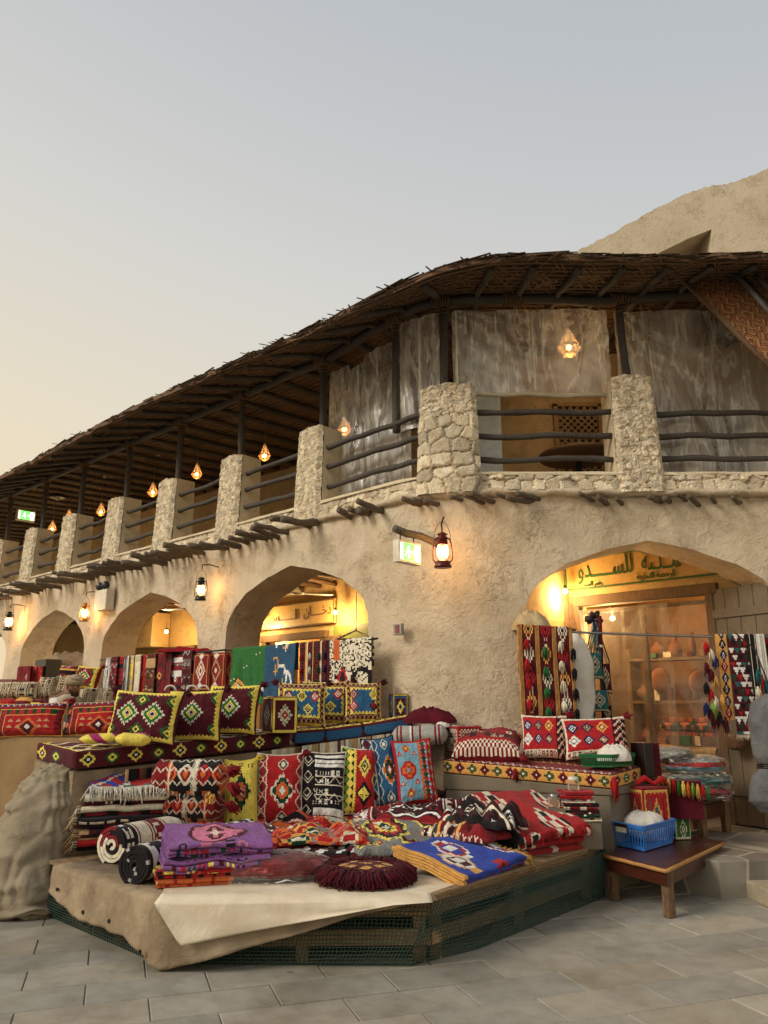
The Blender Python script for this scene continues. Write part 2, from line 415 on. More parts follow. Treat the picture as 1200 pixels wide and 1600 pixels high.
class Cv:
    def __init__(s, h, w, bg='maroon'):
        s.h, s.w = h, w; s.a = np.zeros((h, w, 3)); s.a[:] = pc(bg)
        s.Y, s.X = np.mgrid[0:h, 0:w]; s.Y = s.Y+.5; s.X = s.X+.5
    def put(s, m, c): s.a[m] = pc(c); return s
    def rect(s, x0, y0, x1, y1, c): return s.put((s.X > x0) & (s.X < x1) & (s.Y > y0) & (s.Y < y1), c)
    def dia(s, cx, cy, rx, ry, c, step=1.):
        dx = np.floor(abs(s.X-cx)/step)*step; dy = np.floor(abs(s.Y-cy)/step)*step
        return s.put(dx/rx+dy/ry < 1, c)
    def conc(s, cx, cy, rx, ry, cs, step=1.):
        n = len(cs)
        for i, c in enumerate(cs): s.dia(cx, cy, rx*(n-i)/n, ry*(n-i)/n, c, step)
        return s
    def spiky(s, cx, cy, rx, ry, cs, per=3.):         # concentric diamonds with toothed rims
        n = len(cs)
        d = abs(s.X-cx)/rx+abs(s.Y-cy)/ry
        t = (np.floor((s.X-cx)/(per/2)) % 2)*.13-.06
        for i, c in enumerate(cs):
            s.put(d+(t if i < 2 else 0) < (n-i)/n, c)
        return s
    def star(s, cx, cy, r, cs):                       # eight-lobed flower / cross
        dx, dy = abs(s.X-cx), abs(s.Y-cy)
        s.put((np.maximum(dx, dy) < r) & ~((dx > r*.45) & (dy > r*.45) & (dx+dy > r*1.35)), cs[0])
        s.put((np.minimum(dx, dy) < r*.28) & (np.maximum(dx, dy) < r*.8), cs[1])
        s.put(dx+dy < r*.5, cs[-1]); return s
    def zig(s, y, amp, per, th, c, ax=0, ph=0.):
        P, Q = (s.X, s.Y) if ax == 0 else (s.Y, s.X)
        t = abs(((P/per+ph) % 1)*2-1)*amp
        return s.put(abs(Q-y-t) < th/2, c)
    def teeth(s, y, amp, per, c, ax=0, up=1, ph=0.):  # filled row of triangles standing on y
        P, Q = (s.X, s.Y) if ax == 0 else (s.Y, s.X)
        t = abs(((P/per+ph) % 1)*2-1)*amp; q = (Q-y)*up
        return s.put((q > 0) & (q < t), c)
    def band(s, a, b, c, ax=0):
        Q = s.Y if ax == 0 else s.X
        return s.put((Q > a) & (Q < b), c)
    def check(s, x0, y0, x1, y1, p, c):
        return s.put((s.X > x0) & (s.X < x1) & (s.Y > y0) & (s.Y < y1) & ((np.floor(s.X/p)+np.floor(s.Y/p)) % 2 == 0), c)
    def frame(s, t0, t1, c):
        d = np.minimum(np.minimum(s.X, s.w-s.X), np.minimum(s.Y, s.h-s.Y))
        return s.put((d > t0) & (d < t1), c)
    def frame_teeth(s, t0, amp, per, c):
        d = np.minimum(np.minimum(s.X, s.w-s.X), np.minimum(s.Y, s.h-s.Y))
        tx = abs(((s.X/per) % 1)*2-1)*amp; ty = abs(((s.Y/per) % 1)*2-1)*amp
        side = np.minimum(s.X, s.w-s.X) < np.minimum(s.Y, s.h-s.Y)
        t = np.where(side, ty, tx)
        return s.put((d > t0) & (d < t0+1.2+t), c)
    def glyphs(s, x0, y0, x1, y1, cols, sz=6, seed=0, dens=.6, sym=True):   # rows of small woven motifs
        r = np.random.default_rng(seed)
        for gy in np.arange(y0, y1-sz+1, sz+1):
            for gx in np.arange(x0, x1-sz+1, sz+1):
                c = cols[r.integers(len(cols))]; k = max(2, int(sz//2)); b = r.random((int(sz), k)) < dens
                g = np.concatenate([b, b[:, ::-1]], 1)
                if sym: g[g.shape[0]//2:] = g[:g.shape[0]-g.shape[0]//2][::-1]
                for yy in range(g.shape[0]):
                    for xx in range(g.shape[1]):
                        Y_, X_ = int(gy+yy), int(gx+xx)
                        if g[yy, xx] and 0 <= Y_ < s.h and 0 <= X_ < s.w and X_ < x1: s.a[Y_, X_] = pc(c)
        return s
    def T(s): s.a = s.a.transpose(1, 0, 2).copy(); s.h, s.w = s.w, s.h; s.Y, s.X = np.mgrid[0:s.h, 0:s.w]; s.Y = s.Y+.5; s.X = s.X+.5; return s
    def get(s, jit=.09):
        return yarn(s.a, jit)
    def get0(s, jit=.05):
        j = 1+np.random.default_rng(3).normal(0, jit, (s.h, s.w, 1)); return np.clip(s.a*j, 0, 1)
# ------------------------------------------------------------------ cloth shapes
def frame3(x, z):
    x = Vector(x).normalized(); z = Vector(z); z = (z-x*z.dot(x)).normalized(); return x, z.cross(x), z   # x, y, z
def cushion(name, label, cat, BL, BR, top_y=None, h=None, lean=15., t=.17, cv=None, back='maroon', group=None, tassel=None, pinch=.07, roll=0., flat=None, piping=None, toward=None):
    """a stuffed cushion standing on its lower edge BL-BR and leaning back"""
    BL, BR = Vector(BL), Vector(BR); R = (BR-BL); w_ = R.length; R.normalize()
    if flat is not None: U = Vector(flat).normalized()
    else:
        hz = Vector((0, 0, 1)).cross(R).normalized()      # horizontal, away from the camera
        if hz.y < 0: hz = -hz
        a = math.radians(lean); U = Vector((0, 0, 1))*math.cos(a)+hz*math.sin(a)
    U = (U-R*U.dot(R)).normalized()
    M0 = (BL+BR)/2
    if h is None:
        h = .4
        for _ in range(12):
            p = M0+U*h; d = p.y*cP+(p.z-EYE)*sP; u = -p.y*sP+(p.z-EYE)*cP; y = 800-1200*u/d
            h += (y-top_y)/1200*d
    N = R.cross(U)
    if N.y > 0 and flat is None: N = -N
    if flat is not None and N.z < 0: N = -N
    a = cv.get() if isinstance(cv, Cv) else cv
    H, W = a.shape[:2]
    u = np.linspace(-1, 1, W+1)[None, :]; v = np.linspace(-1, 1, H+1)[:, None]
    ox, oz = random.uniform(0, 50), random.uniform(0, 50)
    def surf(sg):
        X = u*w_/2*(1-pinch*(1-v**2)**1.0)*(1+0*v); Yv = v*h/2*(1-pinch*(1-u**2))+0*u
        T = t/2*np.clip((1-u**4)*(1-v**4), 0, 1)**.55
        P = np.zeros((H+1, W+1, 3))
        for i in range(0, H+1):
            for j in range(0, W+1):
                nn = noise.noise(Vector((u[0, j]*1.7+ox, v[i, 0]*1.7+oz, sg)))*.16*T[i, j]
                edge = max(abs(u[0, j]), abs(v[i, 0]))
                wr = noise.noise(Vector((u[0, j]*6+ox, v[i, 0]*6, sg+5)))*.016*edge
                P[i, j] = (M0+U*h/2 + R*(X[i, j]) + U*(Yv[i, j]) + N*(sg*(T[i, j]+nn)+wr))[:]
        return P
    Pf = surf(1.); Pb = surf(-1.)
    m = MB(); fl = (R.cross(U)).dot(N) < 0
    m.grid(Pf, a, flip=fl)
    bc = np.zeros((H, W, 3)); bc[:] = pc(back)
    m.grid(Pb, bc, flip=not fl)
    o = m.build(name, M['woven_cloth'], None, origin=tuple(M0), smooth=True)
    tag(o, label, cat, group)
    if piping:
        p = MB(); loop = [Pf[0, j] for j in range(0, W+1, 2)]+[Pf[i, W] for i in range(0, H+1, 2)]+[Pf[H, j] for j in range(W, -1, -2)]+[Pf[i, 0] for i in range(H, -1, -2)]
        p.tube([Vector(q)+N*.002 for q in loop], .008, 5, pc(piping), False)
        p.build('piping', M['woven_cloth'], o, smooth=True)
    if tassel:
        for (i, j) in (tassel if isinstance(tassel, list) else [(H, 0), (H, W)]):
            i = H if i else 0; j = W if j else 0
            make_tassel(Vector(Pf[i, j])*.97+M0*.03+U*(h/2*.03), o, 'maroon' if back in ('maroon',) else back, .038, dirv=(R*(1 if j else -1)+U*(.5 if i else -.5)))
    return o
def make_tassel(p, parent, c, r=.03, L=.075, dirv=None, name='tassel', fluff=False):
    m = MB(); rd = random.Random(int(abs(p.x*997+p.z*313)))
    d = Vector(dirv).normalized() if dirv is not None else Vector((0, 0, -1))
    m.ball(p+d*r*.3, r*.5, 6, pc(c))
    for k in range(26):
        q = Vector((rd.gauss(0, 1), rd.gauss(0, 1), rd.gauss(0, 1))).normalized()
        tip = p+d*L*rd.uniform(.6, 1.)+q*r*rd.uniform(.5, 1.1)+Vector((0, 0, -.25*L))
        mid = p+d*L*.35+q*r*.7
        m.tube([p, mid, tip], [r*.16, r*.2, r*.07], 4, pc(c)*rd.uniform(.7, 1.2))
    return m.build(name, M['woven_cloth'], parent, smooth=True)
def ribbon(path2, th, O, ex, ea, eb, wid, nW, a, deform=None, name='rug', parent=None, mat='woven_cloth', under=None, edge_jit=.0, both=True):
    """a cloth of thickness th that follows path2 (list of (a,b)) in the plane ea/eb and is `wid` wide along ex.
    a: colours (length along the path, width)"""
    O = Vector(O); ex, ea, eb = Vector(ex).normalized(), Vector(ea).normalized(), Vector(eb).normalized()
    p = np.array(path2, float); n = len(p)
    t = np.gradient(p, axis=0); t /= np.linalg.norm(t, axis=1)[:, None]+1e-9
    nn = np.stack([-t[:, 1], t[:, 0]], 1)
    L = np.concatenate([[0], np.cumsum(np.linalg.norm(np.diff(p, axis=0), axis=1))]); Lt = L[-1]
    us = np.linspace(-.5, .5, nW+1)
    def surf(sg):
        P = np.zeros((n, nW+1, 3))
        for i in range(n):
            q = p[i]+nn[i]*sg*th/2
            for j in range(nW+1):
                jj = edge_jit*(noise.noise(Vector((L[i]*5, sg*0+O.x*7, 3)))) if edge_jit and j in (0, nW) else 0
                v = O+ex*(us[j]*wid+jj)+ea*q[0]+eb*q[1]
                if deform: v = deform(v, us[j], L[i]/Lt)
                P[i, j] = v[:]
        return P
    P1, P2 = surf(1), surf(-1)
    ii = np.clip((L[:-1]+np.diff(L)/2)/Lt*a.shape[0], 0, a.shape[0]-1).astype(int)
    jj = np.clip((us[:-1]+.5+.5/nW)*a.shape[1], 0, a.shape[1]-1).astype(int)
    c1 = a[ii][:, jj]; c2 = c1 if under is None else under[ii][:, jj]
    c1 = yarn(c1); c2 = yarn(c2)
    m = MB(); m.grid(P1, c1); m.grid(P2, c2, flip=True)
    for j, fl in ((0, True), (nW, False)):
        e = np.stack([P1[:, j], P2[:, j]], 1); m.grid(e, c1[:, [0 if j == 0 else -1]], flip=not fl)
    for i, fl in ((0, False), (n-1, True)):
        e = np.stack([P1[i], P2[i]], 0); m.grid(e, c1[[0 if i == 0 else -1]], flip=not fl)
    o = m.build(name, M[mat], parent, smooth=True)
    return o, P1, P2
def folds(d, n, th, seg=14, loop=6, gap=1.0, endjit=.0, seed=0):
    """serpentine section of a rug folded into n layers of depth d, from the bottom up"""
    r = random.Random(seed); pts = []; q = th*gap
    for i in range(n):
        y = i*q+q/2; e0 = r.uniform(-endjit, endjit); e1 = r.uniform(-endjit, endjit)
        xs = np.linspace(-d/2+e0, d/2+e1, seg) if i % 2 == 0 else np.linspace(d/2+e0, -d/2+e1, seg)
        for x in xs: pts.append((x, y))
        if i < n-1:
            cx = pts[-1][0]; sg = 1 if i % 2 == 0 else -1
            for k in range(1, loop):
                a_ = PI*k/loop; pts.append((cx+sg*math.sin(a_)*q*.6, y+q/2-math.cos(a_)*q/2))
    return pts
def crumple(amp=.02, fr=3., seed=0., zonly=True, sag=0.):
    def f(v, u, l):
        n1 = noise.noise(Vector((v.x*fr+seed, v.y*fr, v.z*2+seed*.7)))+.5*noise.noise(Vector((v.x*fr*2.3+seed, v.y*fr*2.3, 4+v.z*3)))
        n2 = noise.noise(Vector((v.x*fr+seed+20, v.y*fr+9, v.z*2)))
        n3 = noise.noise(Vector((v.x*fr+seed+40, v.y*fr-9, v.z*2)))
        return v+Vector((n2*amp*.9, n3*amp*.9, n1*amp))
    return f
def fringe(pts, dirv, L, name, parent, cols, r=.004, n=60, spread=.3, droop=.6, mat='woven_cloth', seed=1):
    """loose threads hanging from the polyline pts"""
    rd = random.Random(seed); m = MB(); pts = [Vector(p) for p in pts]; d = Vector(dirv).normalized()
    for k in range(n):
        f = (k+rd.random())/n*(len(pts)-1); i = min(int(f), len(pts)-2); p = pts[i].lerp(pts[i+1], f-i)
        q = Vector((rd.gauss(0, spread), rd.gauss(0, spread), rd.gauss(0, spread*.5)))
        l = L*rd.uniform(.6, 1.1)
        a_ = p+(d+q*.5)*l*.45; b_ = p+(d*.75+q)*l+Vector((0, 0, -droop*l))
        m.tube([p, a_, b_], [r, r*1.1, r*.8], 4, pc(cols[rd.randrange(len(cols))])*rd.uniform(.75, 1.1), True)
    return m.build(name, M[mat], parent, smooth=True)
def folded_rug(label, ctr, xdir, wid, dep, n, th, a, name='folded_rug', cat='rug', group=None, cr=.012, fr=3., seed=0, fr_side=None, fr_cols=None, nW=44, frL=.07, seg=20, gap=1., endjit=.01, under=None, tilt=None, edge_jit=.02, frn=70):
    x, y, z = frame3(xdir, tilt or (0, 0, 1))
    if y.y < 0: y = -y
    ctr = Vector(ctr)
    if tilt: ctr.z += dep/2*abs(tilt[1])/Vector(tilt).length*.85
    pts = folds(dep, n, th, seg, 6, gap, endjit, seed)
    o, P1, P2 = ribbon(pts, th*.8, ctr, x, y, z, wid, nW, a, crumple(cr, fr, seed*3.7), name, under=under, edge_jit=edge_jit)
    tag(o, label, cat, group)
    if fr_side is not None:
        nn_ = len(pts)
        if fr_side in ('R', 'L'):
            j = nW if fr_side == 'R' else 0; k = seg
            line = [P1[i, j] for i in range(0, nn_, 2)]
            fringe(line, x*(1 if fr_side == 'R' else -1), frL, 'fringe', o, fr_cols, n=frn*n, seed=seed)
        elif fr_side == 'F':                      # threads along the front edge of the top layer
            top = range(nn_-seg, nn_); i = min(top, key=lambda q: pts[q][0])
            fringe([P1[i, j] for j in range(nW+1)], -y, frL, 'fringe', o, fr_cols, n=frn*2, seed=seed)
    return o
def rolled_rug(label, ctr, axis, L, R, a, name='rolled_rug', turns=4, group=None, up=(0, 0, 1), cat='rug', nW=60, seed=0, cr=.006):
    x, y, z = frame3(axis, up)
    pts = []; N_ = int(turns*26); r0 = .018
    for i in range(N_+1):
        f = i/N_; r = r0+(R-r0)*f; t_ = -2*PI*turns*f-PI*.35; pts.append((r*math.cos(t_), r*math.sin(t_)))
    th = (R-r0)/turns*.8
    o, P1, P2 = ribbon(pts, th, Vector(ctr)+z*R, x, y, z, L, nW, a, crumple(cr, 4, seed), name, edge_jit=.012)
    tag(o, label, cat, group); return o
def sweep(line, loop, name, parent, a, mat='woven_cloth', caps=True, up=Vector((0, 0, 1)), wob=.006, outward=None, seed=0, smooth=True):
    """mattress: closed section `loop` (out, z) carried along `line`; colours a (around the loop, along the line)"""
    line = [Vector(p) for p in line]; n = len(line); k = len(loop); m = MB()
    P = np.zeros((k+1, n, 3))
    for i, p in enumerate(line):
        t = (line[min(i+1, n-1)]-line[max(i-1, 0)]); t.z = 0; t.normalize(); o_ = Vector((t.y, -t.x, 0))
        for j in range(k+1):
            q = loop[j % k]; w_ = noise.noise(Vector((p.x*3+seed, p.y*3, (j % k)*.21)))*wob
            v = p+o_*(q[0]+w_)+up*(q[1]+w_); P[j, i] = v[:]
    A_ = a
    ii = (np.arange(k)/k*A_.shape[0]).astype(int); jj = (np.arange(n-1)/(n-1)*A_.shape[1]).astype(int)
    m.grid(P, A_[ii][:, jj], flip=True)
    if caps:
        for e, fl in ((0, True), (n-1, False)):
            idx = list(range(k)); b = len(m.v); m.v.extend(tuple(P[j, e]) for j in idx)
            m.f.append(tuple(b+j for j in (idx if fl else idx[::-1]))); m.c.append(tuple(A_[k//8, 0])); m.m.append(0)
    return m.build(name, M[mat], parent, smooth=smooth)
def rbox_loop(d, h, r=.02, nd=24, nh=10):
    """rounded rectangle: starts at the bottom front, goes up the front face, back over the top, down the back"""
    pts = []
    for i in range(nh): pts.append((d/2, r+(h-2*r)*i/(nh-1)))
    for k in (1, 2): pts.append((d/2-r+r*math.cos(PI/2*k/3), h-r+r*math.sin(PI/2*k/3)))
    for i in range(nd): pts.append((d/2-r-(d-2*r)*i/(nd-1), h))
    for i in range(4): pts.append((-d/2, h-r-(h-2*r)*i/3))
    for i in range(4): pts.append((-d/2+r+(d-2*r)*i/3, 0))
    return pts
# ------------------------------------------------------------------ ground
def paving():
    jd = Vector((math.sin(math.radians(-18.7)), math.cos(math.radians(-18.7)), 0)); cd = Vector((jd.y, -jd.x, 0))
    m = MB(); rd = random.Random(3)
    Rm = Matrix((cd, jd, Vector((0, 0, 1)))).transposed()
    RH, BW = .352, .69
    tones = [(158, 152, 139), (163, 157, 143), (152, 148, 136), (166, 159, 144), (159, 153, 141), (154, 150, 140), (163, 155, 139)]
    for r in range(-18, 45):
        b = 5.40+(r+.5)*RH; off = .303 if r % 2 == 0 else .652
        for k in range(-24, 26):
            a_ = off+(k+.5)*BW; p = cd*a_+jd*b
            if p.y < -6 or p.y > 19 or abs(p.x) > 14 or (p.x < -3 and p.y > 17): continue
            c = np.array(lin(rd.choice(tones)))*rd.uniform(.9, 1.08)
            g = .007
            x0, x1, y0, y1 = a_-BW/2+g/2, a_+BW/2-g/2, b-RH/2+g/2, b+RH/2-g/2
            z = rd.uniform(-.0015, .0015); tx, ty = rd.uniform(-.002, .002), rd.uniform(-.002, .002)
            e = .004; vs = []
            for (X, Y_) in ((x0, y0), (x1, y0), (x1, y1), (x0, y1)): vs.append(cd*X+jd*Y_+Vector((0, 0, -.02)))
            for (X, Y_) in ((x0, y0), (x1, y0), (x1, y1), (x0, y1)): vs.append(cd*X+jd*Y_+Vector((0, 0, z-.005)))
            for (X, Y_, sx, sy) in ((x0+e, y0+e, -1, -1), (x1-e, y0+e, 1, -1), (x1-e, y1-e, 1, 1), (x0+e, y1-e, -1, 1)): vs.append(cd*X+jd*Y_+Vector((0, 0, z+tx*sx+ty*sy)))
            fs = [(i, (i+1) % 4, (i+1) % 4+4, i+4) for i in range(4)]+[(i+4, (i+1) % 4+4, (i+1) % 4+8, i+8) for i in range(4)]+[(8, 9, 10, 11)]
            m.add(vs, fs, tuple(c))
    n = NT('paving_stone'); at = n.n('ShaderNodeAttribute', attribute_name='Col')
    d = n.ramp(n.noise(1.3, 7, .65), [(.32, (.70, .68, .64)), (.5, (.95, .95, .94)), (.68, (1.08, 1.07, 1.04))])
    base = n.mix(1., at.outputs['Color'], d, 'MULTIPLY')
    d2 = n.ramp(n.noise(6, 6, .7), [(.3, (.78, .76, .72)), (.55, (1.02, 1.02, 1.02))]); base = n.mix(.8, base, d2, 'MULTIPLY')
    d3 = n.ramp(n.noise(140, 2), [(.3, (.8, .8, .8)), (.6, (1.03, 1.03, 1.03))]); base = n.mix(.7, base, d3, 'MULTIPLY')
    sp = n.ramp(n.vor(1.7, 'F1').outputs['Distance'], [(.03, (.55, .52, .48)), (.055, (1, 1, 1))]); base = n.mix(.8, base, sp, 'MULTIPLY')
    st = n.ramp(n.noise(.55, 5, .7), [(.38, (.74, .72, .68)), (.52, (1, 1, 1))]); base = n.mix(.8, base, st, 'MULTIPLY')
    b = n.bump(n.noise(10, 6, .7), .35, .01); b = n.bump(n.noise(120, 3, .6), .35, .003, b)
    n.fin(base, n.ramp(n.noise(3, 4), [(.3, (.62,)*3), (.7, (.85,)*3)]), b)
    o = m.build('paving', M['paving_stone']); stuff(o, 'structure')
    g = MB(); g.add([(-300, -300, -.008), (300, -300, -.008), (300, 300, -.008), (-300, 300, -.008)], [(0, 1, 2, 3)])
    plain('joint_sand', rgb(118, 108, 92), .95)
    stuff(g.build('ground', M['joint_sand']), 'structure')
paving()
# raised terrace in front of and under the arcade, with two stone steps
def terrace():
    m = MB(); z = .30
    def Zp(px, py, zz): return Z(px, py, zz)
    # outline: inner floor along the facades, projecting to the camera on the right
    pts = [path(-23, .45), path(-10, .25), path(-1, .1), path(.4, .1), Vector((1.9, 8.3, 0)), Vector((2.88, 7.15, 0)), Vector((3.30, 7.22, 0)), Vector((8, 7.0, 0)), Vector((9, 14, 0)), path(1.0, -6.), path(-23, -6.)]
    n_ = len(pts)
    vs = [Vector((p.x, p.y, 0)) for p in pts]+[Vector((p.x, p.y, z)) for p in pts]
    m.add(vs, [(i, (i+1) % n_, (i+1) % n_+n_, i+n_) for i in range(n_)]+[tuple(range(n_, 2*n_))], lin((150, 140, 120)))
    n = NT('flag_stone')
    mp = n.n('ShaderNodeMapping'); mp.inputs['Rotation'].default_value = (0, 0, math.radians(45)); n.l(n.obj(), mp.inputs[0])
    v = n.vor(2.0, 'DISTANCE_TO_EDGE', mp.outputs[0], .55); v2 = n.vor(2.0, 'F1', mp.outputs[0], .55)
    tone = n.ramp(v2.outputs['Color'], [(.2, rgb(112, 106, 96)), (.8, rgb(140, 132, 118))])
    jn = n.ramp(v.outputs['Distance'], [(.025, rgb(160, 154, 138)), (.035, (0, 0, 0, 1))])
    jf = n.ramp(v.outputs['Distance'], [(.02, (1, 1, 1)), (.03, (0, 0, 0))])
    base = n.mix(jf, tone, rgb(168, 160, 144))
    base = n.mix(.8, base, n.ramp(n.noise(5, 6, .7), [(.3, (.75, .75, .74)), (.6, (1, 1, 1))]), 'MULTIPLY')
    n.fin(base, .7, n.bump(n.noise(30, 5), .4, .006))
    o = m.build('terrace', M['flag_stone'], bevel=.01); stuff(o, 'structure')
    s = MB()
    s.box((0, 0, 0), 1.6, .42, .145, None, lin((170, 156, 130)), .008)
    s2 = s.build('stone_step', M['plaster_smooth'], origin=(0, 0, -.0725), bevel=.012)
    s2.location = (3.93, 7.02, 0.0); s2.rotation_euler = (0, 0, math.radians(2)); stuff(s2, 'structure')
    plain('step_stone', rgb(158, 146, 122), .85); s2.data.materials[0] = M['step_stone']
terrace()
# ------------------------------------------------------------------ the market building
BLD = thing('market_building', 'two storey plastered souq building with pointed arches and a palm thatch gallery roof', 'building', (.55, 8.5, 0))
ARC_L = [(-2.42, 1.46), (-6.05, 1.46), (-9.55, 1.40), (-13.1, 1.4), (-16.6, 1.4)]        # centre s, half width
ARCS = [(s, h) for s, h in ARC_L]+[(S_OF_X(3.0), 1.47)]
SPR = 1.85
_g = [(0, 1.0), (.34, .93), (.66, .82), (.84, .71), (.93, .62), (.98, .50), (.995, .25), (1.0, 0.)]
_gx = [a for a, b in _g]; _gy = [b for a, b in _g]
def arch_z(s, grow=0.):
    for c, h in ARCS:
        d = abs(s-c)
        if d < h: return SPR+1.57*float(np.interp(d/h, _gx, _gy))
    return None
ZT = 3.96
def wall():
    # columns, denser near the jambs
    ss = set(np.round(np.arange(-22, 6.2, .06), 3))
    for c, h in ARCS:
        for d in _gx+[.90, .96, .99, .9975]: ss.add(round(c-d*h, 4)); ss.add(round(c+d*h, 4))
    ss = sorted(ss); m = MB(); NR = 30
    def pt(s, z, off=0.):
        n1 = nz(s*.7, z*.7, 1.3)*.05+nz(s*2.4, z*2.4, 7)*.022+nz(s*6, z*6, 3)*.009
        bt = .10*max(0, 1-z/2.2)*.6                       # the wall swells towards its foot
        return path(s, n1+off+bt, z)
    for k in range(len(ss)-1):
        a, b = ss[k], ss[k+1]
        if b-a < 1e-4: continue
        mid = arch_z((a+b)/2)
        if mid is None: za = zb = 0.
        else:
            za = arch_z(a) or SPR; zb = arch_z(b) or SPR
            if arch_z(a) is None: za = arch_z(a+1e-3) or SPR
            if arch_z(b) is None: zb = arch_z(b-1e-3) or SPR
            if arch_z(a) is None: za = SPR
            if arch_z(b) is None: zb = SPR
        nr = NR if mid is None else 16
        vs = []
        for r in range(nr+1):
            f = r/nr; vs.append(pt(a, za+(ZT-za)*f)); vs.append(pt(b, zb+(ZT-zb)*f))
        m.add(vs, [(2*r, 2*r+1, 2*r+3, 2*r+2) for r in range(nr)])
        # inner face of the wall
        TH = .62
        m.add([path(a, -TH, za), path(b, -TH, zb), path(b, -TH, 3.8), path(a, -TH, 3.8)], [(3, 2, 1, 0)])
        if mid is not None:                                # soffit
            vs = []
            for q in range(9):
                f = q/8; w_ = nz(a*3, q*.4, 5)*.02*(0 if q == 0 else 1)
                pa = pt(a, za).lerp(path(a, -TH, za), f); pb = pt(b, zb).lerp(path(b, -TH, zb), f)
                pa.z += w_; pb.z += nz(b*3, q*.4, 5)*.02*(0 if q == 0 else 1); vs += [pa, pb]
            m.add(vs, [(2*q, 2*q+2, 2*q+3, 2*q+1) for q in range(8)])
    for c, h in ARCS:                                      # jambs
        for sg in (-1, 1):
            e = c+sg*h; vs = []; nr = 22
            for r in range(nr+1):
                z = SPR*r/nr; a0 = pt(e, z)
                for q in range(9):
                    p = a0.lerp(path(e, -.62, z), q/8); p += pdir(e)*nz(z*3, q*.5, e)*.02*(0 if q == 0 else 1); vs.append(p)
            fs = [(r*9+q, r*9+q+1, (r+1)*9+q+1, (r+1)*9+q) for r in range(nr) for q in range(8)]
            m.add(vs, fs)
    # merge coincident verts by rounding so shading is smooth
    V = {}; remap = []; nv = []
    for v in m.v:
        k = (round(v[0], 4), round(v[1], 4), round(v[2], 4))
        if k not in V: V[k] = len(nv); nv.append(v)
        remap.append(V[k])
    m.v = nv; m.f = [tuple(remap[i] for i in f) for f in m.f]
    ok = [i for i, f in enumerate(m.f) if len(set(f)) >= 3]
    m.f = [tuple(dict.fromkeys(m.f[i])) for i in ok]; m.c = [m.c[i] for i in ok]; m.m = [m.m[i] for i in ok]
    o = m.build('wall', M['plaster'], BLD, smooth=True, color=False)
    md = o.modifiers.new('edges', 'EDGE_SPLIT'); md.split_angle = math.radians(50)
    return o
wall()
# ---- rubble: displaced sheets with stones, used for the parapet and its piers
def stone_sheet(m, fn, nu, nv, lu, lv, big=.0, seed=0, soft=None):
    """fn(u,v,d) -> point pushed out by d; lu, lv size in metres"""
    rd = random.Random(seed); cells = []
    # jittered centres; stone size grows towards the bottom when big > 0
    y = 0.
    while y < lv+.1:
        fy = 1-min(1, y/lv); size = .045+(.13 if fy > .38 else .0)*big
        if not big: size = rd.choice([.034, .045, .06])
        x = -.05
        while x < lu+.1:
            sx = size*rd.uniform(.7, 1.6); cells.append((x+sx/2+rd.uniform(-.01, .01), y+size/2+rd.uniform(-.2, .2)*size, size, rd.uniform(-1, 1), rd.uniform(.62, 1.12), rd.uniform(-.5, .5), rd.uniform(-.5, .5)))
            x += sx
        y += size*rd.uniform(.85, 1.05)
    C = np.array(cells); P = np.zeros((nv+1, nu+1, 3)); cc = np.zeros((nv, nu, 3))
    for i in range(nv+1):
        for j in range(nu+1):
            X, Y_ = lu*j/nu, lv*i/nv
            wx = X+nz(X*14, Y_*14, seed)*.022; wy = Y_+nz(X*14, Y_*14, seed+9)*.022
            d = ((C[:, 0]-wx)/(C[:, 2]*.62))**2+((C[:, 1]-wy)/(C[:, 2]*.55))**2
            k = np.argpartition(d, 1)[:2]; k0, k1 = (k[0], k[1]) if d[k[0]] < d[k[1]] else (k[1], k[0])
            edge = min(1., (math.sqrt(d[k1])-math.sqrt(d[k0]))/.45)
            c = C[k0]; s_ = c[2]
            sm = 1. if (big or soft is None) else soft
            hgt = sm*((.012+.010*c[3])+s_*.22*min(1., edge)**.5+((wx-c[0])*c[5]+(wy-c[1])*c[6])*.4)+(1-sm)*.02
            P[i, j] = fn(j/nu, i/nv, hgt-.02)[:]
            if i < nv and j < nu:
                f = (.50+.50*min(1, edge*1.6))*1.0
                cc[i, j] = np.array((c[4],)*3)*(np.array((1, .98, .94)))*(1. if edge > .16 else (.62 if big else .78))
    m.grid(P, cc)
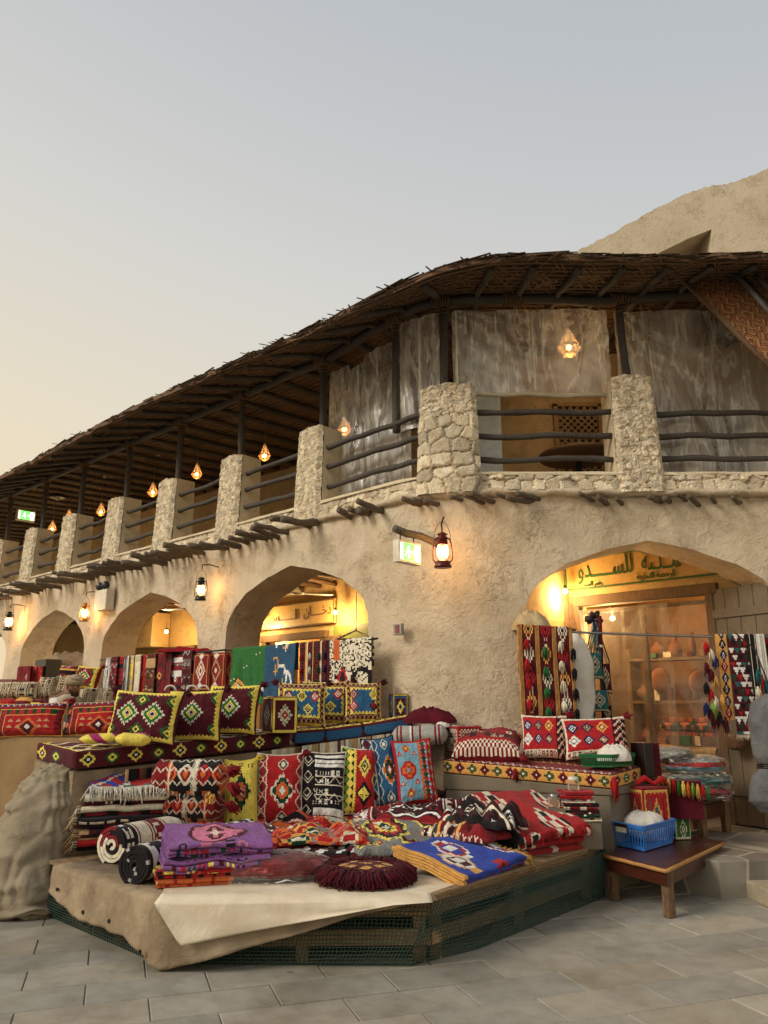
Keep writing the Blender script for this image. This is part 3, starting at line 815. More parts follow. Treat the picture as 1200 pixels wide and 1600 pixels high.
def pier(s0, s1, d, name='pier', z1=5.30, big=0., seed=0, soft=None):
    """front (rubble), end faces (smooth plaster) and top"""
    m = MB(); z0 = ZT
    lu = (path(s1)-path(s0)).length; nu = int(lu/.013); nv = int((z1-z0)/.013)
    tp = lambda u: .0
    stone_sheet(m, lambda u, v, h: path(s0+(s1-s0)*(.5+(u-.5)*(1-.08*v)), .10-.05*v+h-(.05*max(0, abs(u-.5)*2-.8)/.2 if True else 0), z0+(z1-z0)*v+(-.03*abs(u-.5)*2*v)+nz(u*5+seed, v, 4)*.03*v), nu, nv, lu, z1-z0, big, seed, soft)
    o = m.build(name, M['rubble_stone'], BLD, smooth=False)
    # body
    b = MB()
    for e, sg in ((s0, -1), (s1, 1)):
        n_ = 10; vs = []
        for i in range(n_+1):
            for j in range(5):
                v = i/n_; s_ = s0+(s1-s0)*(.5+sg*.5*(1-.08*v)); f = j/4
                vs.append(path(s_, (.10-.05*v-.06)*(1-f)+(-d)*f, z0+(z1-.03-z0)*v)+pdir(s_)*nz(v*3, j*.6, e)*.008)
        fs = [(i*5+j, i*5+j+1, (i+1)*5+j+1, (i+1)*5+j) for i in range(n_) for j in range(4)]
        b.add(vs, fs if sg < 0 else [f[::-1] for f in fs])
    w0, w1 = s0+(s1-s0)*.04, s1-(s1-s0)*.04
    top = [path(w0, .0, z1-.032), path((w0+w1)/2, .01, z1-.01), path(w1, .0, z1-.032), path(w1, -d, z1-.05), path((w0+w1)/2, -d, z1-.03), path(w0, -d, z1-.05)]
    b.add(top, [(0, 1, 4, 5), (1, 2, 3, 4)])
    b.add([path(s0, -d, z0), path(s1, -d, z0), path(w1, -d, z1-.05), path(w0, -d, z1-.05)], [(0, 1, 2, 3)])
    b.build('pier_plaster', M['plaster_smooth'], o, smooth=True, color=False)
    return o
PIERS = [(-20.4, -19.8), (-18.6, -18.0), (-16.8, -16.2), (-2.36, -1.82), (-4.20, -3.62), (-6.0, -5.42), (-7.75, -7.15), (-9.62, -9.0), (-11.4, -10.8), (-13.2, -12.6), (-15.0, -14.4)]
for i, (a, b) in enumerate(PIERS): pier(a, b, .34, seed=i+3, soft=.62)
SX = S_OF_X
pier(-.20, SX(1.12), .42, z1=5.33, big=1., seed=40)
pier(SX(2.68), SX(3.22), .42, z1=5.42, seed=41)
pier(SX(4.9), SX(5.5), .42, z1=5.42, seed=42)
# parapet band between wall and sill
def parapet():
    rng_ = [(-21.5, -8.2), (-8.2, -4.0), (-4.0, -.15), (-.15, SX(5.5))]
    for i, (a, b) in enumerate(rng_):
        m = MB(); lu = b-a; nu = int(lu/(.02 if a > -5 else .035)); nv = 16
        stone_sheet(m, lambda u, v, h: path(a+(b-a)*u, .045+h-.02*v, ZT+.03+(.20+nz(u*lu*2, 3)*.015)*v), nu, nv, lu, .24, .75 if a > -.2 else .4, 70+i)
        m.build('parapet', M['rubble_stone'], BLD)
    m = MB(); ss = np.arange(-21.5, SX(5.5), .12); prof = [(.055, -.02), (.06, .0), (.045, .02), (-.12, .03), (-.36, .03), (-.36, -.25)]
    P = np.zeros((len(prof), len(ss), 3))
    for i, (o_, z) in enumerate(prof):
        for j, s in enumerate(ss): P[i, j] = path(s, o_+nz(s*2, i, 2)*.015, 4.19+z+nz(s*3, i, 9)*.012)[:]
    m.grid(P); m.build('sill', M['plaster_smooth'], BLD, smooth=True, color=False)
    # plaster lip over the logs
    prof = [(-.02, 0), (.05, .0), (.085, .03), (.07, .07), (.02, .09)]
    m = MB(); ss = np.arange(-21.5, SX(5.5), .06); P = np.zeros((len(prof), len(ss), 3))
    for i, (o_, z) in enumerate(prof):
        for j, s in enumerate(ss): P[i, j] = path(s, o_+nz(s*5, i, 2)*.03, 3.93+z+nz(s*4, i, 9)*.03)[:]
    m.grid(P); m.build('ledge', M['plaster'], BLD, smooth=True, color=False)
parapet()
# projecting mangrove poles
def logs():
    rd = random.Random(5); protos = []
    for k in range(5):
        m = MB(); L = .95; pts = []; n_ = 9; r = rd.uniform(.030, .044)
        for i in range(n_): pts.append(Vector((rd.uniform(-.012, .012), -L*.5+L*i/(n_-1), rd.uniform(-.012, .012)+.02*math.sin(i*.7+k))))
        m.tube(pts, [r*rd.uniform(.85, 1.15) for _ in pts], 9, wob=.25)
        protos.append(m)
    base = []
    def put(s, z, out_, yaw=0., pitch=0., sc=1., k=0):
        p = path(s, out_*math.cos(yaw)-.475*sc*math.cos(yaw), z)+pdir(s)*(-(out_-.475*sc)*math.sin(-yaw)*1.0)*0
        n_ = pnor(s); ang = math.atan2(n_.y, n_.x)-(-PI/2)+yaw      # prototype runs along -Y outwards
        key = k
        if len(base) <= key:
            while len(base) <= key:
                o = protos[len(base)].build('projecting_log', M['log_wood'], BLD, smooth=True, color=False)
                # recentre the prototype on its own origin
                o.data.transform(Matrix.Translation(Vector(_root(BLD)))); base.append([o, False])
        o, used = base[key]
        if used: o = copy_part(o, BLD)
        base[key][1] = True
        o.location = p-_root(BLD); o.rotation_euler = (pitch, 0, ang); o.scale = (sc*rd.uniform(.85, 1.25), sc, sc*rd.uniform(.85, 1.2))
    clusters = [(-1.0, .0, 3), (-.75, .35, 1), (-1.9, .42, 2), (-2.55, .40, 4), (-3.3, .28, 3), (-3.9, .52, 2), (-4.5, .46, 5), (-5.3, .40, 4), (-6.1, .50, 5), (-7.0, .42, 5), (-7.9, .5, 4), (-8.8, .45, 5), (-9.8, .5, 5), (-10.8, .45, 4), (-11.8, .5, 5), (-12.8, .5, 5), (-13.9, .5, 5)]
    k = 0
    for s, o_, n_ in clusters:
        for i in range(n_):
            put(s-i*.15+rd.uniform(-.03, .03), 3.90+rd.uniform(-.03, .02), max(.2, o_*1.3+rd.uniform(-.2, .12)), rd.uniform(-.22, .15), rd.uniform(-.05, .06), rd.uniform(.9, 1.1), k % 5); k += 1
    for x, o_, yaw in [(.42, .2, -.5), (.52, .2, -.4), (.66, .17, -.6), (.95, .16, -.7), (1.12, .24, -.9), (1.22, .26, -1.0), (1.5, .25, -1.0), (1.62, .3, -1.05), (1.74, .26, -1.1), (2.42, .2, -.9), (2.62, .14, -.8), (2.8, .12, -.7), (3.18, .22, -.9), (3.36, .12, -.8), (3.52, .16, -.9), (3.62, .2, -.8), (3.86, .16, -.8), (4.1, .2, -.8)]:
        put(SX(x), 3.875+rd.uniform(-.02, .02), o_*1.3, yaw*.8, 0, .7, k % 5); k += 1
logs()
# rails between the piers
def rails():
    rd = random.Random(9)
    def rail(s0, s1, z, z2=None):
        m = MB(); pts = []
        for i in range(13):
            f = i/12; s = s0+(s1-s0)*f
            pts.append(path(s, -.09, z+((z2 or z)-z)*f+nz(s*2, z, 5)*.035)+pnor(s)*nz(s*2, z, 1)*.03)
        m.tube(pts, [.036*(1+.2*nz(i*1.3, z*9, s0)) for i in range(13)], 9, wob=.15)
        m.build('rail', M['dark_pole'], BLD, smooth=True, color=False)
    bays = [(-14.45, -13.15), (-12.65, -11.35), (-10.85, -9.55), (-9.05, -7.70), (-7.2, -5.95), (-5.47, -4.15), (-3.68, -2.3), (-1.9, -.1)]
    for a, b in bays:
        for z in (4.44, 4.72, 4.99): rail(a, b, z, z+(.02))
    for z in (4.40, 4.69, 4.99): rail(SX(1.05), SX(2.72), z)
    for z in (4.42, 4.70, 4.98): rail(SX(3.15), SX(5.0), z)
rails()
# ------------------------------------------------------------------ gallery: floor, back wall, posts, beam, roof
def beam_z(s): return float(np.interp(s, [-14, -2.0, -1.0, 0, .5, 2.5, 3.4, 5.5], [6.38, 6.27, 6.38, 6.46, 6.46, 6.46, 6.54, 6.75]))
def roof_z(s, off):                         # underside of the mat
    o_ = float(np.interp(s, [-21, -16, -8, -5, -2, -.7, -.3, .1, .5, .9, 2.2, 3.6, 5.5], [6.03, 6.03, 6.13, 6.16, 6.04, 5.99, 6.03, 6.18, 6.34, 6.38, 6.36, 6.38, 6.40]))
    b_ = beam_z(s)+.10
    if off > 0: return b_+(o_-b_)*min(1.2, off/.95)
    return b_+(-off)*.05
def gallery():
    woff = lambda s: float(np.interp(s, [-2, 1.5], [-3.6, -2.0]))
    m = MB()
    ss = np.arange(-21.5, 10, .5)
    P = np.zeros((2, len(ss), 3))
    for j, s in enumerate(ss): P[0, j] = path(s, -.3, 4.0)[:]; P[1, j] = path(s, -4.0, 4.0)[:]
    m.grid(P); m.build('gallery_floor', M['plaster_smooth'], BLD, color=False)
    m = MB(); P = np.zeros((2, len(ss), 3))
    for j, s in enumerate(ss): P[0, j] = path(s, -.3, 3.82)[:]; P[1, j] = path(s, -5.0, 3.82)[:]
    m.grid(P, flip=True); m.build('arcade_ceiling', M['door_wood'], BLD, color=False)
    # upper back wall, offset 3.2
    m = MB(); ss = np.arange(-21.5, 11, .25); zs = np.linspace(4.0, 7.0, 12); P = np.zeros((12, len(ss), 3))
    for i, z in enumerate(zs):
        for j, s in enumerate(ss): P[i, j] = path(s, woff(s)+nz(s, z, 2)*.05, z)[:]
    m.grid(P); m.build('upper_wall', M['gallery_plaster'], BLD, smooth=True, color=False)
    # lattice windows in that wall
    fr0 = None
    for s in (-12.2, -10.4, -8.6, -6.8, -5.0, -3.2, SX(2.80), SX(3.9), SX(4.9)):
        c = path(s, woff(s)+.07, 4.78 if s < 0 else 5.28); d = pdir(s); n_ = pnor(s)
        f = MB(); Mx = Matrix((d, -n_, Vector((0, 0, 1)))).transposed()
        for (x, z, sx, sz) in ((-.32, 0, .06, 1.1), (.32, 0, .06, 1.1), (0, .55, .7, .06), (0, -.55, .7, .06)):
            f.box(c+d*x+Vector((0, 0, z)), sx, .07, sz, Mx)
        fo = f.build('window', M['tan_board'], BLD, color=False)
        g = MB()
        for k in range(-9, 10):
            for sg in (-1, 1):
                a_ = Vector((-.3, -.52)); x0, z0 = k*.12-.3*sg*0, -.52
                p0 = (k*.1-.52*sg, -.52); p1 = (k*.1+.52*sg, .52)
                # clip to the frame
                def clip(p, q):
                    pts = []
                    for t in np.linspace(0, 1, 53):
                        x = p[0]+(q[0]-p[0])*t
                        if -.29 <= x <= .29: pts.append((x, p[1]+(q[1]-p[1])*t))
                    return pts
                pts = clip(p0, p1)
                if len(pts) > 2: g.beam(c+d*pts[0][0]+Vector((0, 0, pts[0][1]))+n_*.003*sg, c+d*pts[-1][0]+Vector((0, 0, pts[-1][1]))+n_*.003*sg, .022, .018, n_)
        g.build('lattice', M['tan_board'], fo, color=False)
        g = MB(); g.box(c-n_*.03, .6, .01, 1.04, Mx); g.build('pane', M['black_plastic'], fo, color=False)
    # end walls
    # posts
    posts = [(-2.0, 5.25, -.02), (-3.88, 5.25, .0), (-5.6, 5.25, .0), (-7.35, 5.25, .0), (-9.15, 5.25, 0), (-10.9, 5.25, 0), (-12.8, 5.25, 0), (-14.6, 5.25, 0), (-.62, 5.0, -.25), (.12, 5.3, -.02), (SX(2.93), 5.3, -.05), (SX(5.2), 5.3, -.05)]
    for s, z, lean in posts:
        m = MB(); z1 = beam_z(s)-.03; pts = []
        for i in range(9):
            f = i/8; pts.append(path(s+nz(f*2, s, 1)*.03, -.12+lean*0+nz(f*2, s, 5)*.02, z-.1+(z1-z+.1)*f))
        m.tube(pts, [.052*(1+.15*nz(i*.8, s)) for i in range(9)], 9, wob=.15)
        po = m.build('post', M['dark_pole'], BLD, smooth=True, color=False)
        m = MB(); pts = []
        for k in range(26):
            a = k*1.2; pts.append(path(s, -.12, z1-.14+k*.009)+Vector((math.cos(a)*.062, math.sin(a)*.062, 0)))
        m.tube(pts, .012, 5); m.build('rope_binding', M['rope'], po, smooth=True, color=False)
    # main beam: pole lengths overlapping at the posts
    js = [-21.4, -19.8, -18.1, -16.4, -14.6, -12.8, -10.9, -9.15, -7.35, -5.6, -3.88, -2.0, -.62, .12, SX(1.6), SX(2.93), SX(4.2), SX(8.4)]
    for a, b in zip(js[:-1], js[1:]):
        m = MB(); pts = []
        for i in range(9):
            f = -.06+1.12*i/8; s = a+(b-a)*f; pts.append(path(s, -.10+nz(s*1.4, 2)*.04, beam_z(s)+.03+nz(s*1.7, 8)*.03))
        m.tube(pts, [.062*(1+.15*nz(i, a)) for i in range(9)], 10, wob=.15); m.build('roof_beam', M['dark_pole'], BLD, smooth=True, color=False)
        if b < SX(5):
            m = MB(); pts = []
            for k in range(40):
                t = b-.12+k*.006; a_ = k*1.1; pts.append(path(t, -.10+math.cos(a_)*.085, beam_z(b)+.03+math.sin(a_)*.085))
            m.tube(pts, .013, 5); m.build('rope_binding', M['rope'], BLD, smooth=True, color=False)
    # rafters
    for s in np.concatenate([np.arange(-21.2, -1.2, .55), np.arange(-.9, SX(8.4), .5)]):
        m = MB(); pts = []; r = .042*(1+.2*nz(s*3, 1))
        for i in range(12):
            o_ = .82-i*(4.2/11); pts.append(path(s+nz(i*.5, s, 3)*.05-(.10*i/11), o_, roof_z(s, o_)-.045+nz(i*.6, s, 7)*.02))
        m.tube(pts, r, 8, wob=.15); m.build('rafter', M['dark_pole'], BLD, smooth=True, color=False)
    # palm mat above the rafters
    m = MB(); ss = np.arange(-21.5, SX(8.6), .08); offs = np.linspace(.95, -4.6, 70); P = np.zeros((len(offs), len(ss), 3)); cc = np.zeros((len(offs)-1, len(ss)-1, 3))
    for i, o_ in enumerate(offs):
        for j, s in enumerate(ss): P[i, j] = path(s, o_+(nz(s*3, 5)*.05 if i == 0 else 0), roof_z(s, o_)+nz(s*3, o_*3, 2)*.02)[:]
    m.grid(P, flip=True); Q = P+np.array([0, 0, .07]); m.grid(Q)
    e = np.stack([P[0], Q[0]]); m.grid(e, flip=False)
    m.build('roof_mat', M['palm_mat'], BLD, color=False)
    # reeds lashed under the mat (parallel to the facade) and woven slats across them
    rd = random.Random(21)
    m = MB()
    for o_ in np.arange(.9, -3.4, -.115):
        s = -21.4
        while s < SX(8.4):
            L = rd.uniform(1.1, 2.2); a_ = s; b_ = min(s+L, SX(8.5)); pts = []
            for t in np.linspace(a_, b_, 6): pts.append(path(t, o_+nz(t*1.5, o_*4)*.035, roof_z(t, o_)-.012+nz(t*3, o_*5, 7)*.012))
            m.tube(pts, rd.uniform(.008, .016), 5, None, False); s += L*rd.uniform(.8, 1.)
    m.build('reed_battens', M['reed'], BLD, smooth=True, color=False)
    m = MB()
    for k in range(1500):
        s = rd.uniform(-14, SX(5.4)) if k < 700 else rd.uniform(-3.5, SX(5.4)); o_ = rd.uniform(-2.6, .9) if k % 3 else rd.uniform(0, .9); L = rd.uniform(.12, .34); an = rd.choice([.55, -.55, .4])
        p = path(s, o_, 0); p.z = roof_z(s, o_)-.02; d = (pdir(s)*math.cos(an+PI/2)+pnor(s)*math.sin(an+PI/2))
        q = p+d*L; p2 = Vector((q.x, q.y, roof_z(s, o_+L*.85)-.022 if o_+L*.85 < .95 else p.z))
        m.beam(p, p2, .018, .004)
    m.build('mat_slats', M['reed'], BLD, color=False)
    # ragged edge
    m = MB()
    for k in range(3600):
        s = rd.uniform(-21.4, SX(8.4)) if k % 2 else rd.uniform(-4, SX(8.4))
        o_ = rd.uniform(.74, .97); z = roof_z(s, min(o_, .95))+rd.uniform(.0, .09)
        an = rd.gauss(0, .10) if k % 30 else rd.uniform(-1.2, 1.2); L = rd.uniform(.12, .36) if k % 30 else rd.uniform(.04, .09)
        d = pdir(s)*math.cos(an)+pnor(s)*math.sin(an)
        p = path(s, o_, z); q = path(s+L*math.cos(an), min(1.03, o_+L*math.sin(an)), 0); q.z = roof_z(s+L, .95 if o_ > .9 else o_)+(z-roof_z(s, min(o_, .95)))+rd.uniform(-.012, .010)
        m.beam(p, q, rd.uniform(.012, .03), .006)
    m.build('thatch_edge', M['thatch'], BLD, color=False)
    # top layer: palm fronds laid over the mat
    m = MB()
    for k in range(900):
        s = rd.uniform(-21.4, SX(8.4)); o_ = rd.uniform(.3, .93); L = rd.uniform(.25, .7); z = roof_z(s, o_)+.07+rd.uniform(0, .03)
        d = pdir(s)*math.cos(an)+pnor(s)*math.sin(rd.gauss(0, .15)); an = rd.gauss(0, .2)
        p = path(s, o_, z); q = path(s+L, min(.97, o_+L*math.sin(an)*.3), 0); q.z = roof_z(s+L, o_)+(z-roof_z(s, o_))+rd.uniform(-.01, .006); m.beam(p, q, .03, .008)
    m.build('frond_layer', M['thatch'], BLD, color=False)
gallery()
# ------------------------------------------------------------------ arcade: the shop wall runs parallel to the left facade
plaster('room_brown', rgb(120, 86, 48), rgb(138, 100, 58), rgb(150, 112, 68), .5)
WOFF = -2.9
def SW(t, z, off=WOFF): return Vector((CORN.x, CORN.y, z))+dL*t+nL*off
def WL(px, py, off=WOFF):
    p0 = CORN+nL*off; r = ray(px, py); k = (nL.x*p0.x+nL.y*p0.y)/(nL.x*r.x+nL.y*r.y)
    p = Vector((r.x*k, r.y*k, EYE+r.z*k)); return (p-CORN).dot(dL), p.z
WM = Matrix((-dL, -nL, Vector((0, 0, 1)))).transposed()     # local x = to the right along the wall, y = into the shop
def wbox(m, t, z, off, sx, sy, sz, mi=0, col=None): m.box(SW(t, z, off), sx, sy, sz, WM, col, mi=mi)
def shop_wall():
    # openings (t0, t1, ztop)
    tA0, tA1 = WL(1118, 1000)[0], WL(908, 1000)[0]
    tB0, tB1 = WL(508, 1000)[0], WL(418, 1000)[0]
    tC0, tC1 = WL(306, 1010)[0], WL(268, 1010)[0]
    OP = [(tA0, tA1, 2.92), (tB0, tB1, 2.80), (tC0, tC1, 2.75)]
    m = MB(); t = -5.2
    for a, b, zt in OP:
        c = (t+a)/2; wbox(m, c, 2.06, WOFF-.1, a-t, .2, 3.52)
        wbox(m, (a+b)/2, (zt+3.82)/2, WOFF-.1, b-a, .2, 3.82-zt); t = b
    wbox(m, (t+19)/2, 2.06, WOFF-.1, 19-t, .2, 3.52)
    m.build('shop_wall', M['ochre_plaster'], BLD, color=False)
    # rooms behind the openings
    for k, (a, b, zt) in enumerate(OP):
        m = MB(); a2, b2 = a-.5, b+.5; D = 2.6; o0 = WOFF-.21
        wbox(m, (a2+b2)/2, 2.0, o0-D, b2-a2, .1, 3.4); wbox(m, a2, 2.0, o0-D/2, .1, D, 3.4); wbox(m, b2, 2.0, o0-D/2, .1, D, 3.4)
        wbox(m, (a2+b2)/2, 3.7, o0-D/2, b2-a2, D, .1)
        m.build('shop_room', M['room_brown' if k == 0 else 'ochre_plaster'], BLD, color=False)
    # cross walls of the arcade (seen beside the right arch) and its side pier
    m = MB(); p0 = SW(WL(893, 950)[0]+.02, 0, WOFF); a = A(842, 950, 9.9)
    q = [Vector((a.x-.5, 9.15, 0)), Vector((a.x+.06, 9.95, 0)), Vector((p0.x+.0, p0.y, 0)), Vector((p0.x-.6, p0.y+.6, 0)), Vector((a.x-1.1, 9.6, 0))]
    n_ = len(q); m.add([(v.x, v.y, .3) for v in q]+[(v.x, v.y, 3.82) for v in q], [(i, (i+1) % n_, (i+1) % n_+n_, i+n_) for i in range(n_)])
    m.build('arcade_pier', M['ochre_plaster'], BLD, color=False)
    # ceiling poles in the arcade
    for t in np.arange(-4.5, 17, .48):
        oo = -.64
        while SW(t, 0, oo).y < 9.35 and oo > WOFF+.2: oo -= .1
        if oo <= WOFF+.2: continue
        m = MB(); m.tube([SW(t, 3.74, oo), SW(t, 3.76, (oo+WOFF)/2), SW(t+nz(t, 5)*.1, 3.74, WOFF)], .045, 8, wob=.15)
        m.build('ceiling_pole', M['door_wood'], BLD, smooth=True, color=False)
    # shop fronts: frames
    for k, (a, b, zt) in enumerate(OP):
        f = MB()
        for t in (a, b): wbox(f, t, (.3+zt)/2, WOFF+.03, .09, .12, zt-.3)
        wbox(f, (a+b)/2, zt+.05, WOFF+.03, b-a+.2, .14, .13); wbox(f, (a+b)/2, zt-.09, WOFF-.02, b-a, .05, .05)
        if k < 2: wbox(f, a+(b-a)*.50, (.3+zt)/2, WOFF-.03, .07, .06, zt-.4)
        f.build('shop_frame', M['door_wood'], BLD, color=False, bevel=.006)
    # plank doors folded open
    def leaf(p, d, w_, z0, z1, mat, name='door_leaf'):
        m = MB(); d = d.normalized(); n_ = Vector((0, 0, 1)).cross(d); Mx = Matrix((d, n_, Vector((0, 0, 1)))).transposed(); k = 5
        for i in range(k): m.box(p+d*(w_*(i+.5)/k)+Vector((0, 0, (z0+z1)/2)), w_/k-.006, .035, z1-z0, Mx)
        for z in (z0+.35, (z0+z1)/2, z1-.3): m.box(p+d*w_/2+Vector((0, 0, z)), w_*.96, .075, .10, Mx)
        return m.build(name, M[mat], BLD, color=False, bevel=.004)
    leaf(SW(tA1+.02, 0, WOFF+.05), -dL*.10*0+nL*.75+dL*.62, .55, .35, 2.95, 'door_wood')
    leaf(SW(tA0-.02, 0, WOFF+.05), -dL*.92+nL*.30, .95, .32, 2.95, 'grey_door_wood')
    leaf(SW(tB0-.02, 0, WOFF+.06), -dL+nL*.12, .5, .32, 2.8, 'door_wood')
    # green shutter beyond the first left arch
    plain('green_panel', rgb(96, 104, 44), .5)
    m = MB(); a, za = WL(537, 968); b, zb = WL(590, 1000); wbox(m, (a+b)/2-.3, 2.75, WOFF+.08, abs(a-b)+.9, .05, .42); wbox(m, (a+b)/2-.3, 2.2, WOFF+.06, abs(a-b)+.9, .05, .6)
    m.build('green_shutter', M['green_panel'], BLD, color=False)
    # the cream block and cool-lit window of the second shop
    m = MB(); wbox(m, (WL(232, 980)[0]+WL(266, 980)[0])/2, 3.25, WOFF+.25, 1.0, .45, .75); m.build('plaster_block', M['ochre_plaster'], BLD, color=False)
    m = MB(); a, b, zt = OP[2]; wbox(m, (a+b)/2, 2.3, WOFF-.35, b-a, .02, .9)
    plain('pale_drape', rgb(214, 220, 206), .8); m.build('drape', M['pale_drape'], BLD, color=False)
    # third bay: dark cabinet
    a, b = WL(190, 1000)[0], WL(232, 1000)[0]
    m = MB(); wbox(m, (a+b)/2, 1.9, WOFF+.3, abs(b-a)+.6, .5, 1.5); m.build('cupboard', M['door_wood'], BLD, color=False)
    # wooden shelves inside shop A with pots and lutes
    sh = thing('display_shelf', 'wooden shelf of pots and frames behind the clear plastic of the right arch shop', 'shelf', SW(tA0+.6, .3, -4.6))
    for z in (1.05, 1.65, 2.25):
        m = MB(); wbox(m, (tA0+tA1)/2, z, -4.5, tA1-tA0+.2, .34, .04); m.build('board', M['door_wood'], sh, color=False)
    for t in (tA0-.05, (tA0+tA1)/2-.25, tA1+.05):
        m = MB(); wbox(m, t, 1.35, -4.5, .06, .34, 2.1); m.build('upright', M['door_wood'], sh, color=False)
    rd = random.Random(2)
    prof = [[(.0, 0), (.07, 0), (.10, .08), (.09, .16), (.04, .22), (.035, .28), (.05, .30)], [(.0, 0), (.06, 0), (.12, .1), (.11, .15), (.05, .2), (.06, .23)], [(.0, 0), (.05, 0), (.05, .2), (.03, .25), (.03, .33), (.04, .34)]]
    k = 0
    for z in (1.07, 1.67, 2.27):
        for t in np.arange(tA0+.15, tA1-.1, .25):
            if rd.random() < .2: continue
            m = MB(); m.lathe(prof[k % 3], SW(t, z, -4.45), 14); o = m.build('clay_pot', M['pot'], None, smooth=True, color=False)
            tag(o, 'small brown clay vessel on the '+{1.07: 'lowest', 1.67: 'middle', 2.27: 'top'}[z]+' shelf inside the plastic-curtained shop', 'pot', 'clay vessels on the '+{1.07: 'lowest', 1.67: 'middle', 2.27: 'top'}[z]+' shop shelf'); k += 1
    for (t, z) in ((tA0+.45, 1.9), (tA0+.78, 1.9), (tA1-.45, 1.95)):
        m = MB(); P = SW(t, z, -4.28)
        m.ball(P, .15, 12, None, (1, .35, 1.15)); m.beam(P+Vector((0, 0, .12)), P+Vector((0, 0, .5)), .03, .02)
        o = m.build('lute', M['pot'], None, smooth=True, color=False); tag(o, 'pear shaped wooden lute, '+{tA0+.45: 'rightmost', tA0+.78: 'middle', tA1-.45: 'leftmost'}[t]+' of three in the lamp-lit shop', 'lute', 'wooden lutes inside the shop')
    pb = ['tan_board', 'maroon_cloth', 'white_plastic', 'green_plastic', 'worn_wood', 'brass']; k = 0
    for z in (1.07, 1.67, 2.27):
        for t in np.arange(tA0+.05, tA1, .17):
            if rd.random() < .35: continue
            h_ = rd.uniform(.06, .2); m = MB(); wbox(m, t, z+h_/2, -4.40+rd.uniform(-.03, .06), rd.uniform(.06, .14), .1, h_); o = m.build('small_box', M[pb[k % 6]], None, color=False, bevel=.004)
            tag(o, ['tan', 'maroon', 'white', 'green', 'brown wooden', 'gold coloured'][k % 6]+' small box on the '+{1.07: 'lowest', 1.67: 'middle', 2.27: 'top'}[z]+' shelf of the plastic-curtained shop', 'box', 'small '+['tan', 'maroon', 'white', 'green', 'wooden', 'gold'][k % 6]+' boxes on the '+{1.07: 'lowest', 1.67: 'middle', 2.27: 'top'}[z]+' shop shelf'); k += 1
    # a rolled palm mat bale and patterned bale inside at floor level
    # clear plastic sheets across the shop opening
    for i, (f0, f1) in enumerate(((0, .36), (.30, .66), (.62, 1.0))):
        a, b = tA0+(tA1-tA0)*f0, tA0+(tA1-tA0)*f1; m = MB(); P = np.zeros((20, 26, 3))
        for r in range(20):
            for c in range(26):
                t = a+(b-a)*c/25; z = .45+(2.85-.45)*r/19; P[r, c] = SW(t, z, WOFF+.02+.02*i+nz(t*3, z*1.2, i)*.05)[:]
        m.grid(P); o = m.build('plastic_strip', M['shop_plastic'], None, smooth=True, color=False)
        tag(o, ['right hand', 'middle', 'left hand'][i]+' sheet of clear plastic hanging in the right arch shop doorway', 'plastic curtain', 'plastic sheets in the shop doorway')
    return OP
OP = shop_wall()
# ---- signs
def text(body, size, mat, name, parent, P, xdir, nrm, ext=.004, width=None, spc=1.):
    c = bpy.data.curves.new(name, 'FONT'); c.body = body; c.size = size; c.extrude = ext; c.align_x = 'CENTER'; c.align_y = 'CENTER'; c.resolution_u = 3
    o = bpy.data.objects.new(name, c); COL.objects.link(o); c.materials.append(mat)
    c.space_character = spc
    bpy.context.view_layer.update(); dg = bpy.context.evaluated_depsgraph_get(); me = bpy.data.meshes.new_from_object(o.evaluated_get(dg))
    bpy.data.objects.remove(o); o = bpy.data.objects.new(name, me); COL.objects.link(o)
    x = Vector(xdir).normalized(); z = Vector(nrm).normalized(); y = z.cross(x)
    Mx = Matrix((x, y, z)).transposed()
    if width:
        xs = [v.co.x for v in me.vertices]; me.transform(Matrix.Diagonal((width/(max(xs)-min(xs)), 1, 1, 1)))
    me.transform(Mx.to_4x4()); o.parent = parent; o.location = Vector(P)-_root(parent); return o
plain('sign_board', rgb(196, 158, 92), .45)
plain('sign_green', rgb(44, 92, 40), .5)
plain('sign_brown', rgb(104, 78, 50), .5)
K = '\u0640'
def sign(label, t0, t1, z0, z1, main, sub, mat, off):
    P = SW((t0+t1)/2, z0, off); s = thing('shop_sign', label, 'sign', P)
    m = MB(); wbox(m, (t0+t1)/2, (z0+z1)/2, off, t1-t0, .04, z1-z0); m.build('board', M['sign_board'], s, color=False)
    m = MB()
    for z in (z0+.012, z1-.012): wbox(m, (t0+t1)/2, z, off+.024, t1-t0, .012, .022)
    for t in (t0+.012, t1-.012): wbox(m, t, (z0+z1)/2, off+.024, .02, .012, z1-z0-.05)
    m.build('border', M[mat], s, color=False)
    for body, size, p0, p1, z in main+sub:
        a_, b_ = WL(p0, 900, off)[0], WL(p1, 900, off)[0]; text(body, size, M[mat], 'lettering', s, SW((a_+b_)/2, z, off+.028), -dL, nL, width=abs(a_-b_))
    return s
tL, tR = WL(891, 915)[0], WL(1165, 900)[0]
sign('long ochre board with green arabic lettering over the right arch shop doors', tR-.35, tL, 3.12, 3.56,
     [('\ufeed\ufeaa'+K*5+'\ufeb4\ufee0\ufedf', .36, 905, 990, 3.38), ('\ufe94\ufef4'+K+'\ufee0'+K*2+'\ufee4', .36, 1004, 1066, 3.38)],
     [('\ufe94\ufef3\ufead\ufe8e\ufea0\ufe98\ufedf\ufe8d \ufe94\ufebc\ufea7\ufeae\ufedf\ufe8d', .12, 996, 1056, 3.20), ('\ufea0\ufee4\ufedf\ufe8d \ufee2\ufed7\ufead', .09, 912, 942, 3.18)], 'sign_green', WOFF+.10)
tL, tR = WL(413, 960)[0], WL(530, 945)[0]
